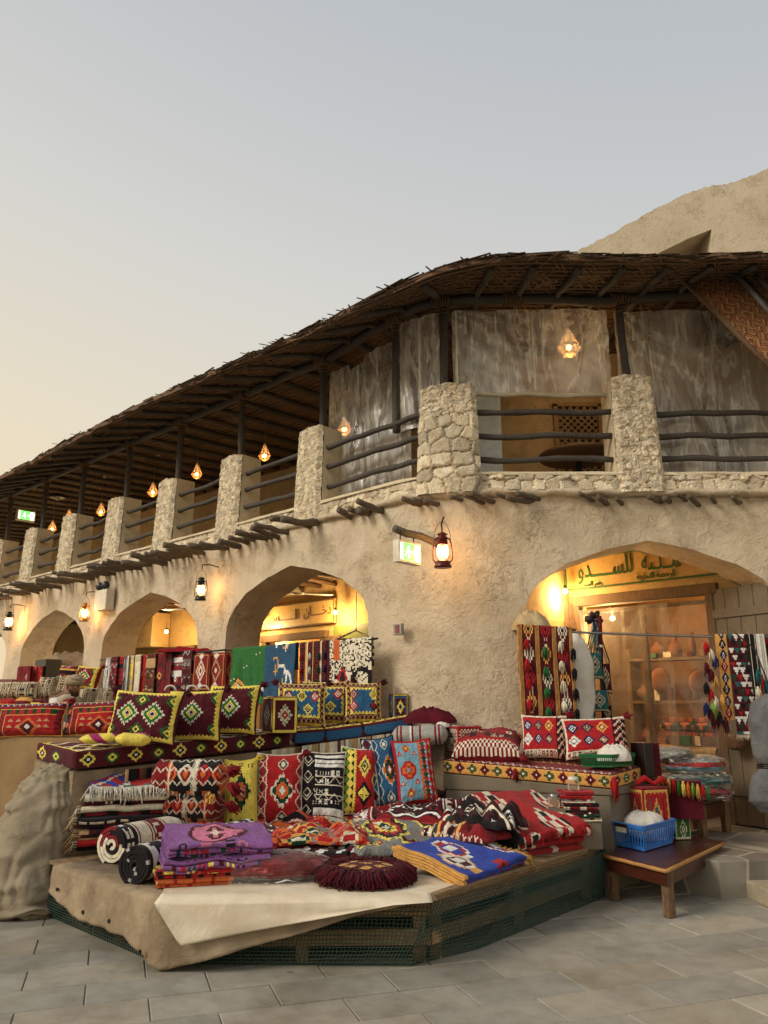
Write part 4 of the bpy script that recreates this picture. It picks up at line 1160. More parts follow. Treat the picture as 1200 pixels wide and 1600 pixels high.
sign('ochre board with dark arabic lettering inside the left facade arch nearest the corner', tR, tL, 3.02, 3.46,
     [('\ufeb2'+K*6+'\ufee0\ufedf', .26, 425, 470, 3.24), ('\ufee5\ufe8e'+K*4+'\ufea7\ufea9', .26, 478, 520, 3.27)], [], 'sign_brown', WOFF+.10)
# ---- bare bulbs
def bulb(P, label, power=14, r=.035, wire=.2):
    t = thing('light_bulb', label, 'light bulb', P, 'bare warm bulbs in the arcade')
    m = MB(); m.ball(P, r, 8); m.build('glass_bulb', M['bulb'], t, smooth=True, color=False)
    m = MB(); m.lathe([(.0, 0), (.022, 0), (.022, .05), (0.004, .06), (.004, wire)], Vector(P)+Vector((0, 0, r*.8)), 8); m.build('socket', M['black_plastic'], t, smooth=True, color=False)
    l = bpy.data.lights.new('bulb_light', 'POINT'); l.energy = power; l.color = (1., .66, .30); l.shadow_soft_size = .05
    lo = bpy.data.objects.new('bulb_light', l); COL.objects.link(lo); lo.location = Vector(P)+nL*.09-Vector((0, 0, .09)); return t
def on(px, py, off): t, z = WL(px, py, off); return SW(t, z, off)
bulb(on(883, 924, WOFF+.35), 'bare bulb on the plaster left of the green lettered sign', 34)
bulb(on(957, 966, WOFF-.6), 'bare bulb glowing inside the right arch shop behind plastic', 42)
bulb(on(1075, 1000, WOFF-1.7)+Vector((0, 0, .9)), 'bare bulb high inside the right arch shop towards its right side', 22)
bulb(on(407, 972, WOFF+.30), 'bare bulb left of the dark lettered sign in the near left arch', 34)
bulb(on(524, 957, WOFF+.30), 'bare bulb right of the dark lettered sign in the near left arch', 40)
bulb(on(450, 1000, WOFF-.6), 'bare bulb inside the shop below the dark lettered sign', 95)
bulb(on(260, 987, WOFF+.70), 'bare bulb on the cream block in the second left arch', 40)
bulb(on(95, 925, -1.8)+Vector((0, 0, -.1)), 'bare bulb hidden behind the crown of the third left arch', 26)
bulb(on(-30, 960, -1.8), 'bare bulb inside the fourth left arch', 34)
def tube_lamp():
    P = on(207, 993, -1.6); t = thing('tube_lamp', 'short white fluorescent lamp in the second left arch', 'lamp', P)
    m = MB(); m.beam(P-dL*.02, P+nL*.32+Vector((0, 0, .02)), .05, .05); m.build('tube', M['tube_white'], t, color=False)
    m = MB(); m.beam(P+Vector((0, 0, .04)), P+nL*.32+Vector((0, 0, .06)), .07, .03); m.build('housing', M['white_plastic'], t, color=False)
    a, b, zt = OP[2]; l = bpy.data.lights.new('shop_light', 'POINT'); l.energy = 40; l.color = (.95, 1., .92); l.shadow_soft_size = .1
    lo = bpy.data.objects.new('shop_light', l); COL.objects.link(lo); lo.location = SW((a+b)/2, 2.6, WOFF-.15)
tube_lamp()
# ---- ceiling fans
def fan(P, label):
    t = thing('ceiling_fan', label, 'fan', P, 'ceiling fans in the arcade')
    m = MB(); m.lathe([(0, .0), (.09, .01), (.11, .05), (.06, .1), (.015, .12), (.012, .36), (.05, .37), (.05, .42), (0, .42)], P, 16); m.build('motor', M['white_plastic'], t, smooth=True, color=False)
    for k in range(3):
        a = .5+k*2*PI/3; d = Vector((math.cos(a), math.sin(a), 0)); m = MB(); m.beam(Vector(P)+d*.1+Vector((0, 0, .03)), Vector(P)+d*.62+Vector((0, 0, .04)), .13, .012, Vector((.08, .05, 1)).normalized()); m.build('blade', M['white_plastic'], t, color=False)
P = on(466, 930, -1.7); P.z = 3.38; fan(P, 'white ceiling fan under the dark soffit of the near left arch')
P = on(290, 975, -1.5); P.z = 3.36; fan(P, 'white ceiling fan in the second left arch')
# ---- hurricane lanterns
def hurricane(P, mat, label, sc=1., bracket=None, power=5, lit='lantern_amber', group='hurricane lanterns on the facade'):
    t = thing('hurricane_lantern', label, 'lantern', P, group); P = Vector(P)
    S_ = lambda pr: [(r*sc, z*sc) for r, z in pr]
    m = MB(); m.lathe(S_([(0, 0), (.088, 0), (.092, .012), (.078, .03), (.076, .058), (.06, .07), (.03, .085), (.028, .1), (0, .1)]), P, 20); m.build('base', M[mat], t, smooth=True, color=False)
    m = MB(); m.lathe(S_([(.040, .095), (.056, .13), (.062, .17), (.054, .21), (.042, .245)]), P, 18); m.build('glass_globe', M['lamp_glass'], t, smooth=True, color=False)
    m = MB(); m.lathe(S_([(.048, .24), (.056, .25), (.05, .29), (.062, .3), (.048, .32), (.03, .33), (.058, .345), (.03, .365), (0, .37)]), P, 18); m.build('cap', M[mat], t, smooth=True, color=False)
    m = MB(); m.ball(P+Vector((0, 0, .15*sc)), .022*sc, 8, None, (1, 1, 1.4)); m.build('flame', M['bulb'], t, smooth=True, color=False)
    for sg in (-1, 1):
        m = MB(); m.tube([P+Vector((sg*x*sc, 0, z*sc)) for x, z in ((.07, .05), (.095, .08), (.095, .16), (.088, .26), (.07, .30), (.05, .31))], .008*sc, 6); m.build('side_tube', M[mat], t, smooth=True, color=False)
    m = MB(); m.tube([P+Vector((math.cos(a)*.085*sc, 0, .28*sc+math.sin(a)*.2*sc)) for a in np.linspace(0, PI, 14)], .003*sc, 5); m.build('handle', M['dark_metal'], t, smooth=True, color=False)
    if bracket:
        m = MB(); m.tube([P+Vector(b) for b in bracket], .009, 6); m.build('bracket', M['dark_metal'], t, smooth=True, color=False)
    l = bpy.data.lights.new('lantern_light', 'POINT'); l.energy = power; l.color = (1., .55, .22); l.shadow_soft_size = .04
    lo = bpy.data.objects.new('lantern_light', l); COL.objects.link(lo); lo.location = P+Vector((0, 0, .17*sc))
P = A(692, 887, 8.1); hurricane(P, 'red_lantern', 'dark red hurricane lantern hanging on the corner beside the exit sign', 1.05, [(0, 0, .5), (.02, .02, .56), (.0, .10, .50), (.03, .35, .44)], 10)
def fac(px, py, off): t, z = WL(px, py, off); return SW(t, z, off)
nb = [(0, 0, .46), (0, 0, .52), tuple(-nL*.14+Vector((0, 0, .54))), tuple(-nL*.3+Vector((0, 0, .52))), tuple(-nL*.3+Vector((0, 0, .38)))]
hurricane(fac(313, 938, .30), 'dark_metal', 'black hurricane lantern on a hooked bracket between the two near left arches', .92, nb, 7)
hurricane(fac(131, 971, .28), 'brass', 'brass hurricane lantern between the second and third left arches', .9, nb, 8)
hurricane(fac(12, 985, .30), 'dark_metal', 'black hurricane lantern at the left edge in a bright patch of wall', 1.05, nb, 30)
# ---- exit sign on its log, and the one in the gallery
def exit_sign(C_, label, w_=.36, h_=.24, hang=.12, d_=.09):
    n_ = (-dL); x = -nL     # face looks back towards the corner
    t = thing('exit_sign', label, 'exit sign', C_)
    C_ = Vector(C_); Mx = Matrix((x, dL, Vector((0, 0, 1)))).transposed()
    m = MB(); m.box(C_, w_, d_, h_, Mx); m.build('housing', M['white_plastic'], t, color=False, bevel=.006)
    m = MB(); m.box(C_+n_*(d_/2+.002), w_*.86, .006, h_*.74, Mx); m.build('panel', M['exit_white'], t, color=False)
    m = MB(); m.box(C_+n_*(d_/2+.006)-x*w_*.07, w_*.52, .006, h_*.74, Mx); m.build('green_field', M['exit_green'], t, color=False)
    # running figure and arrow
    m = MB(); u = h_*.74; o = C_+n_*(d_/2+.011)
    pt = lambda a, b: o+x*a*u+Vector((0, 0, b*u))
    m.ball(pt(-.22, .30), .07*u, 6)
    for a, b, c, d, th in ((-.24, .2, -.30, -.05, .13), (-.30, -.05, -.12, -.2, .09), (-.12, -.2, -.2, -.38, .08), (-.3, -.05, -.5, -.25, .09), (-.24, .17, -.08, .02, .06), (-.26, .17, -.44, .05, .06)):
        m.beam(pt(a, b), pt(c, d), th*u, .004, n_)
    for a, b, c, d in ((.02, 0, .36, 0), (.24, .14, .38, 0), (.24, -.14, .38, 0)): m.beam(pt(a, b), pt(c, d), .07*u, .004, n_)
    m.build('running_figure', M['tube_soft'], t, color=False)
    m = MB()
    for s_ in (-.3, .3): m.tube([C_+x*w_*s_+Vector((0, 0, h_/2)), C_+x*w_*s_+Vector((0, 0, h_/2+hang))], .008, 6)
    m.build('hanger', M['dark_metal'], t, color=False); return t
emit('tube_soft', (.95, 1., .9, 1), 1.2)
CE = A(636, 864, 8.12); exit_sign(CE, 'green and white exit sign hanging from a short log at the building corner')
m = MB(); a, b = A(617, 826, 8.0), A(674, 845, 8.42); m.tube([a, a.lerp(b, .3)+Vector((0, 0, -.01)), a.lerp(b, .7)+Vector((0, 0, .015)), b, b+Vector((.25, .3, -.05))], [.042, .046, .042, .046, .04], 10, wob=.25)
lg = m.build('sign_log', M['log_wood'], BLD, smooth=True, color=False)
exit_sign(fac(40, 806, -1.0), 'green and white exit sign under the gallery roof at far left', .46, .28, .3, .1)
# ---- security light and alarm box
P = fac(163, 938, .10); t = thing('emergency_light', 'cream twin spot emergency light box beside the brass lantern', 'emergency light', P)
m = MB(); m.box(P, .42, .16, .36, WM); m.build('housing', M['white_plastic'], t, color=False, bevel=.012)
for sg in (-.11, .1):
    m = MB(); ax = Matrix.Rotation(PI/2, 3, 'X'); m.lathe([(0, -.05), (.05, -.05), (.075, .04), (.07, .05), (0, .045)], P+Vector((0, 0, .25))-dL*sg+nL*.04, 14, None, 0, ax); m.build('spot_head', M['black_plastic'], t, smooth=True, color=False)
P = A(625, 983, 8.72); nn_ = pnor(-.35); dd = pdir(-.35); Mx = Matrix((dd, -nn_, Vector((0, 0, 1)))).transposed()
P = path(-.42, .10, P.z); t = thing('alarm_box', 'small grey and red alarm call box on the corner plaster', 'alarm box', P)
m = MB(); m.box(P, .11, .06, .13, Mx); m.build('housing', M['steel'], t, color=False, bevel=.006)
plain('alarm_red', rgb(130, 60, 48), .5); m = MB(); m.box(P+nn_*.032, .05, .012, .09, Mx); m.build('button_plate', M['alarm_red'], t, color=False)
# ---- gallery lamps
def filigree(P, label, r=.105, H_=.30, lit=True, power=2.5):
    t = thing('filigree_lantern', label, 'lantern', P, 'filigree pendant lanterns in the gallery'); P = Vector(P); n_ = 8; pts = [(.015, H_), (.05*r/.13, H_*.78), (r*.85, H_*.36), (r, H_*.28), (r*.55, .02), (.01, 0)]
    m = MB()
    for k in range(n_):
        a = 2*PI*k/n_; m.tube([P+Vector((q*math.cos(a), q*math.sin(a), z)) for q, z in pts], .005, 4)
        b = a+2*PI/n_; 
        for (q, z), (q2, z2) in zip(pts[:-1], pts[1:]): m.tube([P+Vector((q*math.cos(a), q*math.sin(a), z)), P+Vector((q2*math.cos(b), q2*math.sin(b), z2))], .003, 3); m.tube([P+Vector((q*math.cos(b), q*math.sin(b), z)), P+Vector((q2*math.cos(a), q2*math.sin(a), z2))], .003, 3)
        for q, z in pts[1:-1]: m.tube([P+Vector((q*math.cos(a), q*math.sin(a), z)), P+Vector((q*math.cos(b), q*math.sin(b), z))], .005, 4)
    m.tube([P+Vector((0, 0, H_)), P+Vector((0, 0, max(H_+.1, 6.3-P.z)))], .005, 4)
    m.build('cage', M['brass'], t, color=False)
    m = MB(); m.lathe([(q*.93+.002, z) for q, z in pts], P, 8); m.build('amber_glass', M['lamp_amber_glass'], t, color=False)
    m = MB(); m.ball(P+Vector((0, 0, H_*.3)), .035, 8); m.build('bulb', M['bulb'], t, smooth=True, color=False)
    l = bpy.data.lights.new('filigree_light', 'POINT'); l.energy = power; l.color = (1., .62, .28); l.shadow_soft_size = .05
    lo = bpy.data.objects.new('filigree_light', l); COL.objects.link(lo); lo.location = P+Vector((0, 0, -.06))
n = NT('lamp_amber_glass'); tr = n.n('ShaderNodeBsdfTransparent'); tr.inputs[0].default_value = (1, .8, .5, 1); em = n.n('ShaderNodeEmission'); em.inputs[0].default_value = (1, .58, .2, 1); em.inputs[1].default_value = 1.3
mx_ = n.n('ShaderNodeMixShader'); n.l(n.ramp(n.noise(40, 2), [(.4, (.12,)*3), (.6, (.6,)*3)]), mx_.inputs[0]); n.l(tr.outputs[0], mx_.inputs[1]); n.l(em.outputs[0], mx_.inputs[2]); n.l(mx_.outputs[0], n.o.inputs['Surface']); MATS['lamp_amber_glass'] = n.m
for i, (px, py, off) in enumerate([(413, 720, -1.0), (307, 748, -1.0), (238, 776, -1.0), (157, 806, -1.0), (107, 815, -1.0), (81, 832, -1.0)]):
    filigree(fac(px, py, off), 'lit filigree lantern, '+['nearest the corner of those in the open gallery', 'second from the corner in the open gallery', 'third from the corner, half hidden by a pier', 'fourth from the corner, half hidden by a pier', 'fifth from the corner, only its top above a pier', 'farthest along the gallery near the exit sign'][i])
filigree(fac(538, 680, -.75), 'lit filigree lantern behind the plastic sheet left of the corner pier', power=3)
filigree(A(890, 556, 9.3), 'large lit filigree lantern behind the plastic over the right gallery bay', .16, .40, power=8)
def shade_lamp(P, label):
    t = thing('glass_pendant', label, 'pendant lamp', P, 'unlit clear pendant lamps in the gallery'); P = Vector(P)
    m = MB(); m.lathe([(.17, 0), (.16, .012), (.05, .05), (.03, .06)], P, 18); m.lathe([(.0, -.07), (.04, -.05), (.045, .0), (.03, .05)], P, 12); m.build('glass_shade', M['pend_glass'], t, smooth=True, color=False)
    m = MB(); m.lathe([(.03, .05), (.03, .1), (.006, .11), (.006, max(.2, 6.32-P.z))], P, 8); m.build('stem', M['dark_metal'], t, smooth=True, color=False)
plain('pend_glass', rgb(176, 170, 150), .25)
for i, (px, py) in enumerate([(478, 606), (340, 664), (248, 705), (164, 740), (90, 775), (143, 797), (305, 752)][:5]):
    shade_lamp(fac(px, py+3, -1.0), 'unlit glass pendant under the thatch, '+['nearest', 'second', 'third', 'fourth', 'fifth'][i]+' from the corner')
# ---- clear plastic curtains in the gallery
def curtain(label, f, u0, u1, nu, nv, folds_, hem=False, straps=(), amp=.05, name='plastic_curtain'):
    t = thing(name, label, 'plastic curtain', f(.5, 0), 'clear plastic curtains of the gallery')
    m = MB(); P = np.zeros((nv+1, nu+1, 3))
    for i in range(nv+1):
        for j in range(nu+1):
            u, v = j/nu, i/nv; p = f(u, v); a1 = math.atan2(1.04-v, u+.06); a2 = math.atan2(1.04-v, 1.06-u); w_ = nz(u*folds_*.5, v*.7, u0)*amp*1.5+amp*.55*(math.sin(a1*19+nz(u*3, v*3, u0)*3)*max(0, .75-u)+math.sin(a2*19+nz(u*3, v*3, u0+3)*3)*max(0, u-.25))+math.sin(2*PI*(u*folds_+.3*nz(u*3, v*2, u0)))*amp*.4*max(0, nz(u*2, v, 8)+.3)+nz(u*8+v*5, v*6-u*3, 3)*.024
            p += Vector((-.15, -1, 0))*w_; P[i, j] = p[:]
    m.grid(P); m.build('sheet', M['clear_plastic'], t, smooth=True, color=False)
    if hem:
        m = MB(); m.tube([Vector(P[0, j])+Vector((0, 0, .0)) for j in range(0, nu+1, 2)], .032, 8, wob=.2); m.build('rolled_hem', M['hem_plastic'], t, smooth=True, color=False)
    for u, v0, v1 in straps:
        m = MB(); pts = [Vector(P[int(v*nv), int(u*nu)])+Vector((-.01, -.03, 0)) for v in np.linspace(v0, v1, 6)]
        for a, b in zip(pts[:-1], pts[1:]): m.beam(a, b, .022, .003, Vector((0, -1, 0)))
        m.build('strap', M['strap_white'], t, color=False)
plain('hem_plastic', rgb(188, 176, 146), .3); plain('strap_white', rgb(214, 206, 184), .6)
def LC(s0, s1, z0, z1f, off):
    return lambda u, v: path(s0+(s1-s0)*u, off, z0+(z1f(u)-z0)*v)
curtain('clear plastic sheet in the bay left of the corner pier', LC(-2.02, -.50, 4.22, lambda u: 6.18+.12*u-.10*(1 if .25 < u < .45 else 0), -.26), 1, 2, 120, 60, 7, straps=[(.18, .82, .97), (.38, .82, .95), (.62, .80, .97), (.85, .78, .97)])
curtain('narrow clear plastic sheet between the two corner posts', LC(-.62, .12, 4.9, lambda u: 6.38, -.16), 3, 2, 24, 30, 4, straps=[(.5, .3, .97)])
x0, x1 = SX(.80), SX(2.78)
curtain('clear plastic sheet with a rolled hem right of the corner pier', LC(x0, x1, 5.26, lambda u: 6.40, -.20), 5, 2, 140, 50, 7, hem=True, straps=[(.04, .0, .97), (.10, .7, .97), (.30, .68, .97), (.53, .05, .97), (.58, .78, .97), (.83, .72, .97), (.97, .0, .97)], amp=.05)
curtain('tall clear plastic sheet right of the second pier beside the mat', LC(SX(2.88), SX(5.2), 4.22, lambda u: 6.42, -.24), 8, 2, 140, 70, 7, straps=[(.02, .3, .97), (.10, .82, .97), (.34, .82, .97), (.38, .80, .97)], amp=.06)
# pale panel (fridge door) behind the first right bay and the round table there
P = A(756, 750, 9.4); t = thing('cabinet', 'tall pale grey-green cabinet in the gallery right of the corner pier', 'cabinet', Vector((P.x, 9.4, 4.0)))
m = MB(); m.box((P.x+.02, 9.45, 5.1), .42, .35, 2.1); m.build('body', M['aircon_white'], t, color=False, bevel=.01)
m = MB(); m.box((P.x+.02, 9.265, 5.1), .38, .02, 2.0); m.build('door', M['aircon_white'], t, color=False, bevel=.006)
P = A(905, 740, 9.5); t = thing('round_table', 'round dark table top just above the sill of the right gallery bay', 'table', Vector((P.x, P.y, 4.0)))
m = MB(); m.lathe([(0, .72), (.5, .72), (.52, .74), (.5, .76), (0, .76)], (P.x, P.y, 4.0), 30); m.build('tabletop', M['door_wood'], t, smooth=True, color=False)
m = MB(); m.lathe([(.25, 0), (.24, .03), (.04, .06), (.04, .72)], (P.x, P.y, 4.0), 14); m.build('leg', M['dark_metal'], t, smooth=True, color=False)
# ---- woven palm mat blind, propped out at the right
def mat_blind():
    P00, P10, P01 = A(1066, 441, 8.25), A(1330, 428, 8.15), A(1215, 590, 7.75)
    P11 = P10+(P01-P00)*.9
    t = thing('mat_blind', 'rolled-out palm mat blind of brown herringbone weave at the upper right', 'blind', P01)
    nu, nv = 130, 110; P = np.zeros((nv+1, nu+1, 3)); cc = np.zeros((nv, nu, 3)); rd = np.random.default_rng(4)
    for i in range(nv+1):
        for j in range(nu+1):
            u, v = j/nu, i/nv; p = P00*(1-u)*(1-v)+P10*u*(1-v)+P01*(1-u)*v+P11*u*v; p = p+Vector((0, -1, 0))*nz(u*3, v*3)*.03; P[i, j] = p[:]
            if i < nv and j < nu:
                blk = (i//7+j//7) % 2; q = ((i+j*2) // 3) if blk else ((i*2-j)//3)
                cc[i, j] = [np.array(lin((128, 82, 50))), np.array(lin((176, 130, 84))), np.array(lin((96, 58, 36))), np.array(lin((150, 100, 62)))][(q+(i//7)*3) % 4]*(1+.1*rd.normal())
    m = MB(); m.grid(P, cc); m.grid(P+np.array([0, .02, -.01]), cc, flip=True); m.build('mat', M['woven_cloth'], t)
    for (a, b, c, d) in ((0, 0, 0, 1), (.33, 0, .33, 1), (.36, 0, .36, 1), (.66, 0, .66, 1)):
        q = lambda u, v: P00*(1-u)*(1-v)+P10*u*(1-v)+P01*(1-u)*v+P11*u*v+Vector((0, -.035, 0))
        m = MB(); m.tube([q(a, b), q((a+c)/2, (b+d)/2), q(c, d)], .022 if a else .03, 7, wob=.2); m.build('cane', M['reed'], t, smooth=True, color=False)
    for o_ in (0, .18):
        m = MB(); m.tube([A(1150+o_*160, 430, 7.9), A(1240+o_*200, 530, 7.6)], .03, 8); m.build('prop_pole', M['dark_pole'], t, smooth=True, color=False)
mat_blind()
# ---- taller plastered building behind
def tower():
    pl = [(870, 470), (885, 404), (905, 391), (950, 368), (1010, 334), (1070, 304), (1105, 291), (1135, 287), (1160, 280), (1185, 270), (1215, 255), (1290, 225), (1290, 470), (1113, 470), (1112, 358), (1075, 373), (1030, 395), (1005, 470)]
    Y0, D = 13.2, 1.7; m = MB(); rd = random.Random(1)
    pts = []
    for i, (a, b) in enumerate(pl):                      # subdivide the outline for a hand-made edge
        c, d = pl[(i+1) % len(pl)]; n_ = 8 if 1 <= i <= 10 else 2
        for k in range(n_): f = k/n_; pts.append((a+(c-a)*f, b+(d-b)*f+(rd.uniform(-1.5, 1.5) if 1 <= i <= 10 else 0)))
    fr = [A(a, b, Y0) for a, b in pts]; bk = [v+Vector((0, D, 0)) for v in fr]; n_ = len(fr)
    m.add(fr+bk, [tuple(range(n_))[::-1]]+[tuple(range(n_, 2*n_))]+[(i, (i+1) % n_, (i+1) % n_+n_, i+n_) for i in range(n_)])
    plaster('tower_plaster', rgb(200, 184, 156), rgb(210, 195, 168), rgb(216, 202, 178), .55)
    t = thing('plastered_building', 'taller plastered wall with a sloping top rising behind the thatch roof at right', 'building', (3.8, Y0, 0))
    m.build('wall', M['tower_plaster'], t, color=False)
tower()
# ------------------------------------------------------------------ stall furniture
PT = .41
A1, A2, A3, A4 = Z(95, 1352, PT), Z(250, 1403, PT), Z(682, 1401, PT), Z(941, 1321, PT)
B1, B2 = Vector((-3.05, 7.0, PT)), Vector((1.55, 8.15, PT))
def lerp_grid(c00, c10, c01, c11, nu, nv, f=None):
    P = np.zeros((nv+1, nu+1, 3))
    for i in range(nv+1):
        for j in range(nu+1):
            u, v = j/nu, i/nv; p = Vector(c00)*(1-u)*(1-v)+Vector(c10)*u*(1-v)+Vector(c01)*(1-u)*v+Vector(c11)*u*v
            if f: p = f(p, u, v)
            P[i, j] = p[:]
    return P
def slab(name, label, cat, q, h, cf=None, cl=None, cr=None, ct=None, mat='woven_cloth', puff=.012, parent=None, group=None, base='maroon', rise=Vector((0, 0, 1)), rnd=.012, back=True):
    """stuffed block on corners q = front-left, front-right, back-right, back-left"""
    fl, fr, br, bl = [Vector(p) for p in q]; up = rise*h; m = MB(); cen = (fl+fr+br+bl)/4+up/2
    def face(a, b, c, d, cv, flip=False):
        arr = cv.get() if isinstance(cv, Cv) else (np.tile(pc(cv or base), (6, 8, 1)))
        nrm = ((b-a).cross(c-a)).normalized()
        if nrm.dot((a+d)/2-cen) < 0: nrm = -nrm
        def f(p, u, v):
            e = min(1, min(u, 1-u)/.06)*min(1, min(v, 1-v)/.18)
            return p+nrm*(puff*e**.6+nz(p.x*5, p.y*5, p.z*5)*.008-.004)-((p-cen)*(.012*(1-min(1, min(u, 1-u)*30)*min(1, min(v, 1-v)*14))))
        m.grid(lerp_grid(a, b, c, d, arr.shape[1], arr.shape[0], f), arr, flip=flip)
    face(fl, fr, fl+up, fr+up, cf); face(bl, fl, bl+up, fl+up, cl); face(fr, br, fr+up, br+up, cr)
    face(fl+up, fr+up, bl+up, br+up, ct); face(br, bl, br+up, bl+up, None); face(bl, br, fl, fr, None)
    o = m.build(name, M[mat], parent, smooth=False)
    if label: tag(o, label, cat, group)
    return o
def platform():
    t = thing('display_platform', 'low weathered timber platform carrying the rugs, seen through its green netting', 'platform', (.0, 6.6, 0))
    m = MB()
    poly = [A1, A2, A3, A4, B2, B1]; ins = [p+(Vector((-.3, 6.9, PT))-p).normalized()*.02 for p in poly]; n_ = 6
    m.add([Vector((p.x, p.y, PT-.03)) for p in ins]+[Vector((p.x, p.y, PT-.004)) for p in ins], [tuple(range(n_))[::-1], tuple(range(n_, 2*n_))]+[(i, (i+1) % n_, (i+1) % n_+n_, i+n_) for i in range(n_)])
    m.build('deck', M['pallet_wood'], t, color=False)
    def board(a, b, z, h, w_=.04, name='board'):
        m = MB(); m.beam(Vector((a.x, a.y, z)), Vector((b.x, b.y, z)), w_, h); return m.build(name, M['pallet_wood'], t, color=False, bevel=.004)
    ctr = Vector((-.3, 6.9, 0)); I = lambda p, k=.10: p+(ctr-Vector((p.x, p.y, 0))).normalized()*k
    edges = [(A1, A2), (A2, A3), (A3, A4)]
    for a, b in edges:
        a, b = I(a), I(b); board(a, b, PT-.085, .10); board(a, b, .155, .095)
        for f in (.04, .5, .97):
            p = a.lerp(b, f); p = p+(ctr-Vector((p.x, p.y, 0))).normalized()*.05; m = MB(); m.beam(Vector((p.x, p.y, 0)), Vector((p.x, p.y, PT-.04)), .07, .08, Vector((1, 0, 0))); m.build('post', M['pallet_wood'], t, color=False, bevel=.004)
    # loose top planks along the right front edge
    d = (A4-A3).normalized(); n_ = Vector((-d.y, d.x, 0))
    for k in range(2):
        m = MB(); m.beam(A3+n_*(.045+.10*k)+Vector((0, 0, .008))+d*.01, A4+n_*(.045+.10*k)+Vector((0, 0, .008)), .094, .02); m.build('plank', M['pallet_wood'], t, color=False, bevel=.003)
    # green netting hung round the frame
    g = [Z(76, 1432, 0), Z(250, 1508, 0), Z(640, 1510, 0), Z(745, 1484, 0), Z(945, 1402, 0), Vector((2.05, 7.9, 0))]
    top = [A1+Vector((-.02, -.03, -.03)), A2+Vector((-.02, -.03, -.03)), A3+Vector((-.03, -.03, -.03)), A3.lerp(A4, .38)+Vector((.03, -.03, -.03)), A4+Vector((.03, -.03, -.04)), Vector((1.98, 7.9, PT-.03))]
    P = []
    cells = [62, 68, 26, 58, 20]; nv = 16
    for k, c in enumerate(cells):
        for j in range(c+(1 if k == len(cells)-1 else 0)):
            f = j/c; a = top[k].lerp(top[k+1], f); b = g[k].lerp(g[k+1], f)
            col = []
            for i in range(nv+1):
                v = i/nv; p = b.lerp(a, v); x = (k*90+j)*.02
                p = p+Vector((nz(x*2, v*1.5, 2), nz(x*2, v*1.5, 7)-.5, 0))*.05*math.sin(PI*min(1, (1-v)*1.0+.02))
                p.z = max(.004, p.z+(nz(x*3, 1)*.012 if i == 0 else 0)); col.append(p)
            P.append(col)
    P = np.array([[tuple(p) for p in c] for c in P]).transpose(1, 0, 2)
    m = MB(); m.grid(P)
    o = m.build('netting', M['net_green'], None, color=False); tag(o, 'dark green plastic netting stapled round the timber platform', 'netting')
    wf = o.modifiers.new('wire', 'WIREFRAME'); wf.thickness = .0075; wf.use_replace = True; wf.use_even_offset = False
platform()
def hangcloth(name, label, cat, line, drop, mat, z0=None, nv=14, amp=.02, fr=2., thick=.004, top_in=.0, out=.012, lift=.0, seed=0):
    """cloth lying over the edge line and hanging down by drop(u)"""
    m = MB(); n_ = len(line)-1; ctr = Vector((-.3, 6.9, 0)); segs = []
    L = [0]
    for a, b in zip(line[:-1], line[1:]): L.append(L[-1]+(b-a).length)
    N_ = int(L[-1]/.03); P = np.zeros((nv+4, N_+1, 3))
    for j in range(N_+1):
        d = L[-1]*j/N_; k = min(n_-1, max(i for i in range(n_) if L[i] <= d+1e-9)); f = (d-L[k])/(L[k+1]-L[k]); p = line[k].lerp(line[k+1], f)
        di = (line[k+1]-line[k]).normalized(); no = Vector((di.y, -di.x, 0))
        if no.dot(ctr-Vector((p.x, p.y, 0))) > 0: no = -no
        dr = drop(j/N_)
        P[0, j] = (p-no*top_in+Vector((0, 0, .012+lift)))[:]; P[1, j] = (p-no*.02+Vector((0, 0, .011+lift)))[:]; P[2, j] = (p+no*out+Vector((0, 0, .0)))[:]
        for i in range(1, nv+2):
            v = i/(nv+1); q = p+no*(out+amp*2.2*v*(nz(d*fr, 1, seed)+.25)+amp*.7*nz(d*fr*3, v*2, seed+4)*v)+Vector((0, 0, -dr*v)); q.z = max(q.z, .012); P[i+2, j] = q[:]
    m.grid(P); o = m.build(name, M[mat], None, smooth=True, color=False)
    s = o.modifiers.new('solid', 'SOLIDIFY'); s.thickness = thick; s.offset = 0
    tag(o, label, cat); return o
lA = (A2-A1).length; lB = (A3-A2).length; uA = lA/(lA+lB)
def drop_tan(u):
    if u < uA: f = u/uA; return float(np.interp(f, [0, .3, .8, .95, 1], [.17, .27, .26, .33, .38]))
    f = (u-uA)/(1-uA); return float(np.interp(f, [0, .04, .12, .9, 1], [.40, .40, .36, .02, .0]))
hangcloth('tan_canvas', 'tan canvas hanging over the left end and front corner of the platform', 'canvas', [A1, A2, A3], drop_tan, 'canvas_tan', amp=.030, fr=2.4, top_in=.35, seed=3, out=.06)
def drop_cr(u):
    f = u; return float(np.interp(f, [0, .10, .11, .12, .86, 1], [.0, .235, .24, .235, .015, .0]))
hangcloth('cream_sheet', 'cream vinyl sheet over the platform with a pointed flap at the front corner', 'sheet', [A2, A3.lerp(A2, .02)], drop_cr, 'sheet_cream', amp=.022, fr=.9, top_in=.3, out=.13, seed=8, lift=.004)
